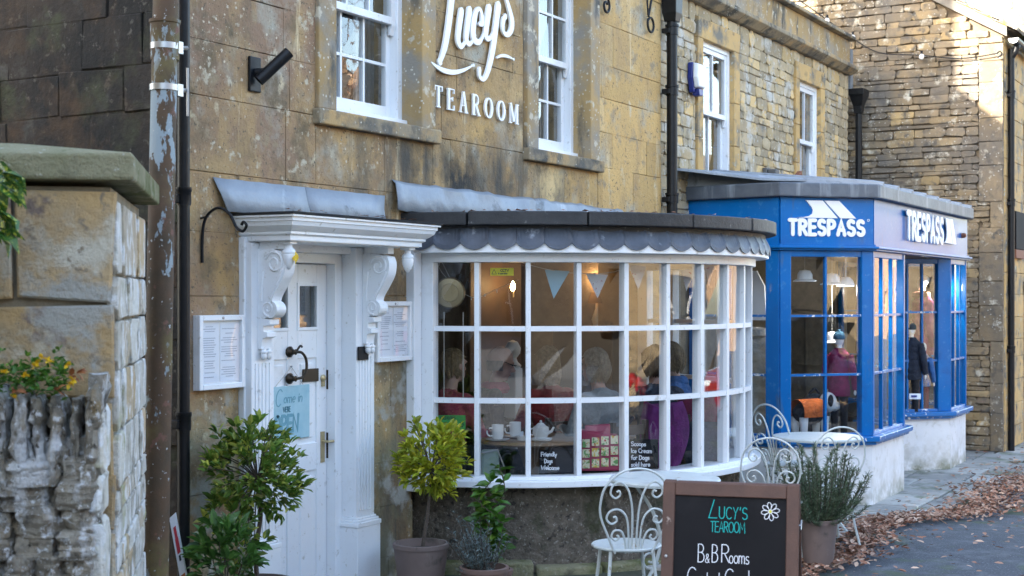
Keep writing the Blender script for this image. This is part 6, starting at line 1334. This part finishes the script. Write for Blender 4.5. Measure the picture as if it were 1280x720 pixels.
# hanging things behind the glass
q = at(562, 9.86, 366); t = thing('hanging_gong', 'round dull brass disc hanging on cords inside left bow pane', 'hanging disc', tuple(q)); Nf = Vector((-cos(TH), -sin(TH), 0)); GFm = frame(q, R_, (0, 0, 1))
MB().lathe(q, [(.002, .012), (.06, .012), (.062, .016), (.098, .014), (.106, .004), (.108, -.006), (.1, -.01), (.002, -.008)], 40, F=GFm.to_3x3()).build('disc', 'gong', t, smooth=True)
for px in (555, 579): MB().tube([at(px, 9.9, 390), at(px, 9.9, 500)], .004, 5).build('cord', 'string', t)
MB().tube([at(562, 9.88, 347), at(550, 9.86, 322)], .003, 5).build('cord', 'string', t)
def sticker(name, label, px0, px1, py0, py1, Z, mat, text, ink):
    O = at(px0, Z, py1); F = frame(O, at(px1, Z, py1) - O, (0, 0, 1)); W_ = (at(px1, Z, py1) - O).length; H_ = (py1 - py0) * Z / 1800; t = thing(name, label, 'sticker', tuple(O)); MB().fbox(F, (0, 0, -.001), (W_, H_, 0)).build('film', mat, t); mb = MB()
    for (tx, x, y, h, w, sx) in text: write(mb, tx, F, x * W_, y * H_, h * H_, w, sx, .14, .0006)
    mb.build('print', ink, t); return t, F, W_, H_
t, F, W_, H_ = sticker('warning_sticker', 'yellow CCTV in operation sticker on the bow window pane', 613, 642, 335, 344.5, 9.66, 'yellow_sticker', [('CCTV', .44, .52, .30, .004, 1.25), ('in operation', .34, .18, .24, .0025, .9)], 'ink_dark')
mb = MB(); ribbon(mb, [(W_ * .06, H_ * .2), (W_ * .16, H_ * .82), (W_ * .26, H_ * .2), (W_ * .06, H_ * .2)], .004, F, .0006, .0004); mb.build('triangle', 'ink_dark', t)
sticker('rating_sticker', 'green rating sticker low in the bow window behind the golden bush', 548, 582, 519, 537, 9.75, 'green_sticker', [('FOOD RATING', .08, .70, .2, .003, .7), ('O', .8, .2, .3, .006, 1)], 'ink_dark')
# bunting, fairy lights
t = thing('bunting', 'string of blue and floral triangular flags across the bow window', 'bunting', tuple(at(700, 9.9, 330)))
ln = catmull([at(635, 9.72, 322), at(668, 9.78, 333), at(712, 9.82, 341), at(760, 9.9, 341), at(792, 10.0, 332), at(812, 10.1, 330), at(850, 10.35, 337), at(880, 10.6, 330), at(895, 10.9, 328)], 5); MB().tube(ln, .0025, 5).build('tape', 'string', t)
for i, (x0, x1, xm, y0, yb, Z) in enumerate(((681, 712, 692, 337, 373.5, 9.8), (732, 760, 747, 341.5, 373, 9.88), (785, 808, 798, 331, 362, 10.02), (851, 870, 858, 336, 364, 10.4), (881, 893, 886, 331, 358, 10.7))):
    MB().prism([at(x0, Z, y0), at(xm, Z, yb), at(x1, Z, y0 + 2)], Vector((cos(TH), sin(TH), 0)) * .002).build('flag', 'flag_blue' if i == 0 else 'flag_floral', t)
t = thing('fairy_lights', 'thin wire with tiny unlit bulbs behind the left panes', 'string lights', tuple(at(600, 10, 370))); ln = catmull([at(545, 9.8, 325), at(556, 9.85, 345), at(590, 9.95, 372), at(620, 10.0, 362), at(648, 10.1, 350)], 5); MB().tube(ln, .0022, 5).build('wire', 'string', t)
for px, py in ((589, 375), (606, 371), (621, 366), (549, 332)): MB().tube([at(px, 9.97, py), at(px, 9.97, py - 4)], .004, 5).build('tiny_bulb', 'china', t)
# lit lamps indoors
def lamp(name, pos, energy, r=.05, col=(1, .62, .3)):
    l = bpy.data.lights.new(name, 'POINT'); l.energy = energy; l.color = col; l.shadow_soft_size = r; o = bpy.data.objects.new(name, l); COL.objects.link(o); o.location = pos; return o
q = at(641, 12.4, 357); t = thing('wall_lamp', 'lit candle bulb glowing on tearoom back wall', 'lamp', tuple(q)); MB().lathe(q - Vector((0, 0, .045)), [(.004, 0), (.012, .0), (.022, .03), (.018, .06), (.003, .085)], 14).build('bulb', 'bulb', t, smooth=True); MB().tube([q - Vector((0, 0, .05)), q - Vector((0, 0, .10))], .012, 8).build('bulb_holder', 'brass', t)
MB().box(tuple(q + Vector((-.45, .16, -.9))), tuple(q + Vector((.45, .2, .35)))).build('wall_plate', 'panel_wood', t, bevel=.01)
lamp('wall_lamp_light', q + Vector((0, -.08, 0)), .6)
q = at(746, 13.2, 379); t = thing('table_lamp', 'lit table lamp with warm shade deep in the tearoom', 'lamp', tuple(q)); MB().lathe(q, [(.085, .0), (.05, .10), (.048, .10), (.083, .0)], 24, cap=False).build('lamp_shade', 'lampshade', t, smooth=True); MB().lathe(q - Vector((0, 0, .25)), [(.07, 0), (.03, .03), (.05, .1), (.015, .2), (.012, .27)], 16).build('lamp_base', 'china', t, smooth=True)
MB().ell(q + Vector((0, 0, .06)), (.03, .03, .04)).build('bulb', 'dim_bulb', t, smooth=True); lamp('table_lamp_light', q + Vector((0, 0, .22)), 2.0, .06)
MB().box((q.x - .3, q.y - .3, FZ), (q.x + .3, q.y + .3, q.z - .25)).build('lamp_stand', 'chair_wood', t, bevel=.01)

# ------------------------------------------------------------------ shop window display
def mannequin(label, loc, rz, H, coat, legs, hat=None, puffer=0, hood=None, hat_brim=False, glove='mannequin_white'):
    t = thing('mannequin', label, 'mannequin', loc, rz, 'mannequins in the shop window'); s = H / 1.75; V = lambda x, y, z: (x * s, y * s, z * s)
    MB().lathe(V(0, 0, 0), [(.004, 0), (.17 * s, 0), (.17 * s, .012 * s), (.004, .014 * s)], 20).build('base_plate', 'steel', t, local=True)
    for sd in (1, -1): MB().tube([V(0, .09 * sd, .02), V(.0, .09 * sd, .45), V(0, .085 * sd, .9)], [.055 * s, .07 * s, .09 * s], 12).build('trouser_leg', legs, t, local=True, smooth=True)
    rings = []; n = 24; prof = [(.66, .19, .15), (.70, .20, .16), (.85, .195, .155), (1.0, .175, .14), (1.15, .185, .145), (1.30, .205, .14), (1.40, .19, .12), (1.46, .12, .09), (1.50, .075, .075)]
    zz = [prof[0][0] + (prof[-1][0] - prof[0][0]) * i / 40 for i in range(41)]
    for z in zz:
        for (a, b) in zip(prof, prof[1:]):
            if a[0] <= z <= b[0] + 1e-9: k = (z - a[0]) / (b[0] - a[0]); w, d = a[1] + (b[1] - a[1]) * k, a[2] + (b[2] - a[2]) * k; break
        pu = puffer * .014 * abs(sin((z - .66) * 24)); rings.append([V((d + pu) * cos(2 * pi * j / n), (w + pu) * sin(2 * pi * j / n), z) for j in range(n)])
    ct = MB().loft(rings).build('coat', coat, t, local=True, smooth=True); MB().box(V(.125, -.006, .70), V(.162, .006, 1.42)).build('zip', 'cloth_black', ct, local=True)
    for sd in (1, -1):
        pts = catmull([V(0, .19 * sd, 1.37), V(-.01, .255 * sd, 1.15), V(.03, .27 * sd, .95), V(.08, .26 * sd, .78)], 8); MB().tube(pts, [(.072 - .02 * i / len(pts) + puffer * .008 * abs(sin(i * 1.2))) * s for i in range(len(pts))], 12).build('sleeve', coat, t, local=True, smooth=True)
        MB().ell(V(.095, .255 * sd, .72), (.03 * s, .022 * s, .05 * s)).build('hand', glove, t, local=True, smooth=True)
    mb = MB(); cap_(mb, V(0, 0, 1.46), V(.01, 0, 1.56), .05 * s, .045 * s); mb.ell(V(.01, 0, 1.65), (.095 * s, .075 * s, .12 * s), 16, 12); mb.ell(V(.05, 0, 1.59), (.05 * s, .045 * s, .05 * s)); mb.ell(V(.105, 0, 1.635), (.018 * s, .012 * s, .022 * s)); mb.build('head', 'mannequin_white', t, local=True, smooth=True)
    if hood: MB().lathe(V(-.03, 0, 1.44), [(.09 * s, 0), (.13 * s, .03 * s), (.12 * s, .09 * s), (.08 * s, .10 * s)], 20).build('hood', hood, t, local=True, smooth=True)
    if hat:
        h_ = MB().lathe(V(-.005, 0, 1.66), [(.088 * s, -.01 * s), (.104 * s, .0), (.104 * s, .035 * s), (.098 * s, .07 * s), (.07 * s, .115 * s), (.02 * s, .135 * s)], 20).build('hat', hat, t, local=True, smooth=True); MB().ell(V(-.005, 0, 1.80), (.03 * s, .03 * s, .028 * s)).build('bobble', hat, h_, local=True, smooth=True)
    return t
DZ = .65
q = at(1049, 14.15); mannequin('child mannequin in maroon coat and blue hat in angled shop window', (q.x, q.y, DZ), rad(-10), .98, 'cloth_magenta', 'cloth_black', 'cloth_teal')
q = at(1012, 13.98); t = thing('toy_dog', 'white toy dog in an orange coat in angled shop window', 'display dog', (q.x, q.y, DZ), rad(-30))
MB().ell((0, 0, .22), (.2, .11, .12), 16, 10).build('body', 'cloth_black', t, local=True, smooth=True); MB().loft([[(x, (.118) * cos(rad(a)), .225 + .128 * sin(rad(a))) for a in range(-20, 201, 20)] for x in (-.17, -.08, .03, .12)], False, False).build('dog_coat', 'cloth_orange', t, local=True, smooth=True)
MB().ell((.24, 0, .31), (.09, .085, .10), 14, 10).ell((.32, 0, .27), (.07, .055, .05)).build('head', 'mannequin_white', t, local=True, smooth=True); MB().ell((.385, 0, .285), (.016, .02, .014)).build('nose', 'cloth_black', t, local=True)
for sx in (-.13, .14):
    for sy in (-.06, .06): MB().tube([(sx, sy, .18), (sx, sy, .02)], [.045, .035], 10).build('leg', 'mannequin_white', t, local=True, smooth=True)
for sy in (-.07, .07): MB().ell((.21, sy, .33), (.035, .018, .06)).build('ear', 'cloth_black', t, local=True, smooth=True)
q = at(1018, 14.35); t = thing('rucksack', 'slate grey rucksack lying behind the toy dog', 'rucksack', (q.x, q.y, DZ), rad(20)); MB().ell((0, 0, .18), (.22, .16, .2), 16, 10).build('bag', 'cloth_slate', t, local=True, smooth=True); MB().ell((-.15, -.02, .15), (.1, .11, .13), 12, 8).build('pocket', 'cloth_slate', t, local=True, smooth=True); MB().tube(catmull([(-.03, .06, .36), (0, 0, .43), (.03, -.06, .36)]), .012, 6).build('loop', 'cloth_black', t, local=True)
def hung_hat(label, px, py, Z, r, mat='cloth_beige'):
    q = at(px, Z, py); t = thing('hung_hat', label, 'hat', tuple(q), 0, 'hats hung in the shop window'); MB().lathe((0, 0, 0), [(r * 1.5, -.03), (r * 1.52, -.022), (r, -.005), (r * .96, .04), (r * .7, .075), (.005, .085)], 20).build('crown', mat, t, local=True, smooth=True); MB().tube([(0, 0, .08), (0, 0, 2.42 - q.z)], .002, 4).build('thread', 'string', t, local=True)
hung_hat('white hat hung high at the left of angled shop window', 1006, 348, 14.0, .075, 'mannequin_white'); hung_hat('white hat hung high in the middle of angled shop window', 1040, 352, 14.1, .075, 'mannequin_white')
hung_hat('white cap hung above the maroon coat mannequin', 1040, 425, 14.3, .06, 'mannequin_white'); hung_hat('grey hat hung in the far bay of the shop', 1166, 362, 16.9, .085, 'cloth_slate')
for i, (px, py, Z) in enumerate(((1057, 354, 14.2), (1170, 352, 16.98))):
    q = at(px, Z, py); t = thing('spot_lamp', ('round white spot lamp hanging in the angled shop window', 'round white spot lamp hanging in the far shop bay')[i], 'lamp', tuple(q)); MB().lathe((0, 0, 0), [(.085, -.03), (.09, -.02), (.07, .03), (.04, .06), (.005, .065)], 20, cap=False).build('reflector', 'white_plastic', t, local=True, smooth=True); MB().lathe((0, 0, -.025), [(.08, 0), (.078, .004), (.003, .005)], 20).build('lens', 'spot_lamp', t, local=True); MB().tube([(0, 0, .06), (0, 0, 2.42 - q.z)], .008, 6).build('rod', 'white_plastic', t, local=True); lamp('spot_lamp_light', q - Vector((0, 0, .06)), 8, .06, (1, .95, .88))
q = at(940, 13.9); t = thing('quilted_jacket', 'beige quilted jacket filling the narrow side window of the shop', 'jacket', (q.x, q.y, DZ)); rings = []
for i in range(49):
    z = .0 + .98 * i / 48; w = .20 + .018 * abs(sin(z * 26)) - max(0, z - .75) * .45; rings.append([(w * .8 * cos(2 * pi * j / 20), w * 1.3 * sin(2 * pi * j / 20), z) for j in range(20)])
MB().loft(rings).build('jacket_body', 'cloth_beige', t, local=True, smooth=True); MB().lathe((0, 0, .93), [(.10, 0), (.16, .04), (.15, .1), (.1, .12)], 18).build('hood', 'cloth_beige', t, local=True, smooth=True)
q = at(944, 14.3); t = thing('standing_mirror', 'white edged mirror above the quilted jacket', 'mirror', (q.x, q.y, 1.75)); MB().prism([(q.x - .02, q.y - .12, 1.76), (q.x - .02, q.y + .12, 1.76), (q.x - .02, q.y + .12, 2.25), (q.x - .02, q.y - .02, 2.25), (q.x - .02, q.y - .1, 2.1)], (.03, 0, 0)).build('mirror_frame', 'white_plastic', t)
q = at(1154, 17.12); mannequin('tall mannequin in pink quilted jacket in far shop bay', (q.x, q.y, DZ + .1), rad(-60), 1.48, 'cloth_hotpink', 'cloth_black', None, 1, 'cloth_salmon')
q = at(1139, 16.62); mannequin('child mannequin in navy coat and bobble hat in far shop bay', (q.x, q.y, DZ), rad(-15), 1.02, 'cloth_navy', 'cloth_black', 'cloth_slate', 1)
q = at(1154, 16.72); mannequin('small mannequin in blue jacket at the foot of pink jacket', (q.x, q.y, DZ), rad(-20), .80, 'cloth_blue', 'cloth_red', None)
q = at(1143, 16.35, 497); t = thing('price_card', 'small white price card on sill of far shop bay', 'card', tuple(q)); MB().prism([at(1137, 16.35, 499), at(1151, 16.35, 499), at(1151, 16.38, 492), at(1137, 16.38, 492)], (.01, .01, 0)).build('card', 'paper', t); MB().prism([at(1139, 16.345, 496.5), at(1146, 16.345, 496.5), at(1146, 16.36, 494), at(1139, 16.36, 494)], (-.003, -.003, 0)).build('print', 'blue_plastic', t)

# ------------------------------------------------------------------ the rest of the street (beside and behind the camera; lights, shades and mirrors in the glass)
def house(name, label, x0, x1, y0, y1, h, ridge, mat, wins, face):
    t = thing(name, label, 'building', ((x0 + x1) / 2, (y0 + y1) / 2, 0)); fy = y1 if face > 0 else y0; s = face
    wall_boxes(frame((0, fy, 0), (1, 0, 0), (0, 0, 1)) if s < 0 else frame((0, fy, 0), (-1, 0, 0), (0, 0, 1)), *((x0, x1) if s < 0 else (-x1, -x0)), -.1, h, [(w if s < 0 else (-w[1], -w[0], w[2], w[3])) for w in wins], -.35, 0, 'front_wall', mat, t)
    b = (y0, y1 - .35) if s > 0 else (y0 + .35, y1)
    MB().box((x0, b[0], -.1), (x0 + .3, b[1], h)).box((x1 - .3, b[0], -.1), (x1, b[1], h)).build('side_wall', mat, t)
    for w in wins:
        o = MB().box((w[0], fy - s * .2, w[2]), (w[1], fy - s * .23, w[3])).build('window', 'car_window', t); m = (w[0] + w[1]) / 2
        MB().box((m - .03, fy - s * .18, w[2]), (m + .03, fy - s * .2, w[3])).box((w[0], fy - s * .18, (w[2] + w[3]) / 2 - .03), (w[1], fy - s * .2, (w[2] + w[3]) / 2 + .03)).build('window_bars', 'white_paint', o)
    ym = (y0 + y1) / 2; MB().prism([(x0 - .15, y0 - .3, h - .15), (x0 - .15, ym, ridge), (x0 - .15, y1 + .3, h - .15)], (x1 - x0 + .3, 0, 0)).build('roof', 'stone_roof', t)
    MB().box((x0 + .6, ym - .4, ridge - .8), (x0 + 1.4, ym + .4, ridge + 1.2)).build('chimney', mat, t)
    return t
house('sun_block_house', 'unseen stone neighbour house placed left of boundary wall to block sun', -9, 1.0, -2.0, 7, 5.5, 7.4, 'sunny_stone', [(-7, -6, 1, 2.4), (-3, -2, 1, 2.4), (-7, -6, 3.6, 4.9), (-3, -2, 3.6, 4.9)], -1)  # unseen, placed to keep direct sun off the flank and door
house('sky_block_house', 'unseen dark house added far behind the camera to block sky reflections', -50, -36, -16.5, 2, 6.0, 9.0, 'dark_house', [(-46, -45, 1, 2.4)], -1)  # unseen, added so the bow panes mirror no bright sky here
def wrow(a, b, n): 
    out = []
    for i in range(n): c = a + (b - a) * (i + .5) / n; out += [(c - .5, c + .5, .9, 2.3), (c - .5, c + .5, 3.6, 4.9)]
    return out
for i, (nm, lb, x0, x1, h, mt) in enumerate((('terrace_house', 'unseen dark house added at left end of row to dim reflections', -60, -4.3, 6.4, 'dark_house'), ('terrace_house', 'unseen house opposite the tearoom, darkened to dim reflections', -4, 9, 5.6, 'dark_house'), ('terrace_house', 'taller golden stone house opposite the blue shop', 9.3, 19, 6.4, 'sunny_stone'), ('rendered_house', 'long cream rendered house far down the street', 36, 90, 6.6, 'cream_render'))):  # the dark fronts stand unseen and dim the bow window reflections
    house(nm, lb, x0, x1, -25, -17, h, h + 2.4, mt, wrow(x0 + 1, x1 - 1, min(8, max(2, int((x1 - x0) / 3.2)))), 1)
def car(label, x, y, mat, suv=0, flip=False, L=4.3):
    t = thing('parked_car', label, 'car', (x, y, hz(x) - .03), pi if flip else 0, 'cars parked across the street'); h = 1.48 + .2 * suv; hb = .92 + .1 * suv; n = 24
    prof = [(-L / 2, .45), (-L / 2 + .02, hb - .1), (-L / 2 + .12, hb), (-L * .36, h - .12), (-L * .28, h - .01), (0, h), (L * .10, h - .05), (L * .25, hb + .04), (L * .42, hb - .10), (L / 2 - .03, hb - .25), (L / 2, .5), (L / 2 - .06, .28), (-L / 2 + .06, .28)]
    rings = []
    for yy, k in ((-.86, .0), (-.88, .35), (-.84, .8), (-.66, 1), (0, 1.0), (.66, 1), (.84, .8), (.88, .35), (.86, 0)):
        lim = .6 + (h - .6) * (k if k else .12); rings.append([(px * (.985 if abs(yy) > .8 else 1), yy if pz < hb else yy * (1 - .16 * (pz - hb) / (h - hb)), min(pz, lim) if pz > .6 else pz) for px, pz in prof])
    MB().loft(rings, True, True).build('body', mat, t, smooth=True, angle=35, local=True)
    for s in (-1, 1):
        for a, b in ((-L * .33, -L * .05), (-L * .03, L * .17)):
            MB().prism([(a + .12 * (a < -.5), s * .80, h - .14), (a, s * .875, hb + .02), (b + (.12 if b > .3 else 0), s * .875, hb + .02), (b - .02, s * .80, h - .14)], (0, s * .012, 0)).build('side_window', 'car_window', t, local=True)
        for xx in (-L * .31, L * .31):
            w = MB().lathe((xx, s * .78, .32), [(.005, -.1), (.30, -.1), (.33, -.07), (.33, .07), (.30, .1), (.21, .1), (.20, .08), (.005, .08)], 24, F=frame((0, 0, 0), (1, 0, 0), (0, 0, 1)).to_3x3() if s < 0 else frame((0, 0, 0), (-1, 0, 0), (0, 0, 1)).to_3x3()).build('wheel', 'tyre', t, local=True, smooth=True)
            MB().lathe((xx, s * .865, .32), [(.2, .0), (.19, .012), (.06, .004), (.05, .018), (.003, .02)], 16, F=frame((0, 0, 0), (1, 0, 0), (0, 0, 1)).to_3x3() if s < 0 else frame((0, 0, 0), (-1, 0, 0), (0, 0, 1)).to_3x3()).build('rim', 'steel', w, local=True)
        MB().ell((L / 2 - .10, s * .62, hb - .28), (.1, .17, .07)).build('headlight', 'lamp_clear', t, local=True, smooth=True); MB().ell((-L / 2 + .06, s * .68, hb - .12), (.06, .12, .12)).build('tail_light', 'tail_red', t, local=True, smooth=True)
    MB().prism([(L * .11, -.6, h - .09), (L * .245, -.72, hb + .06), (L * .245, .72, hb + .06), (L * .11, .6, h - .09)], (.02, 0, .02)).build('windscreen', 'car_window', t, local=True)
    MB().prism([(-L * .37, -.6, h - .16), (-L / 2 + .13, -.7, hb + .03), (-L / 2 + .13, .7, hb + .03), (-L * .37, .6, h - .16)], (-.02, 0, .02)).build('rear_window', 'car_window', t, local=True)
    for s in (-1, 1): MB().tube([(-L * .28, s * .6, h + .03), (L * .08, s * .6, h + .02)], .018, 6).build('roof_rail', 'black_iron', t, local=True)
car('dark blue estate car parked opposite the blue shop', 11.3, -6.6, 'car_navy', 1); car('red hatchback parked across the road beyond the estate car', 20.5, -9.0, 'car_red', 0, True, 3.9); car('silver car parked across the road behind the camera', 4.6, -7.9, 'car_silver', 0, False, 4.4)
# autumn trees across the road, mirrored in the upper windows
def street_tree(label, X, Y, seed, nb=46, R=2.8, top=8.5):
    t = thing('street_tree', label, 'tree', (X, Y, 0), 0, 'autumn trees across the road'); rg = random.Random(seed); tr_ = MB(); lf = MB()
    tr_.tube([(X, Y, 0), (X - .05, Y, 1.5), (X + .1, Y + .1, 3)], [.22, .17, .12], 10)
    for i in range(nb):
        a = rg.uniform(0, 6.28); z = rg.uniform(2.0, 3.0); e = Vector((X + cos(a) * rg.uniform(.6, R), Y + sin(a) * rg.uniform(.6, R), rg.uniform(3.5, top))); m_ = (Vector((X, Y, z)) + e) / 2 + Vector((0, 0, .4)); pa = catmull([(X + .1, Y + .1, z), m_, e], 5); tr_.tube(pa, [.055 - .048 * k / len(pa) for k in range(len(pa))], 5)
        for q in pa[4:]:
            tr_.tube([q, q + Vector((rg.gauss(0, .5), rg.gauss(0, .5), rg.uniform(.1, .9)))], [.012, .004], 4)
            for k in range(5): leaf(lf, q + Vector((rg.gauss(0, .3), rg.gauss(0, .3), rg.gauss(0, .3))), Vector((rg.gauss(0, 1), rg.gauss(0, 1), rg.gauss(0, 1))), .12, .5, .2, rg)
    tr_.build('trunk', 'bark', t, smooth=True); lf.build('crown', 'litter', t, recalc=False, kind='stuff')
street_tree('autumn tree across the road behind the camera', 3.0, -11.2, 5); street_tree('bare autumn tree across the road facing the gable house', 24.5, -15, 6); street_tree('taller autumn tree beyond it across the road', 31, -18, 7, 60, 3.6, 10.5)
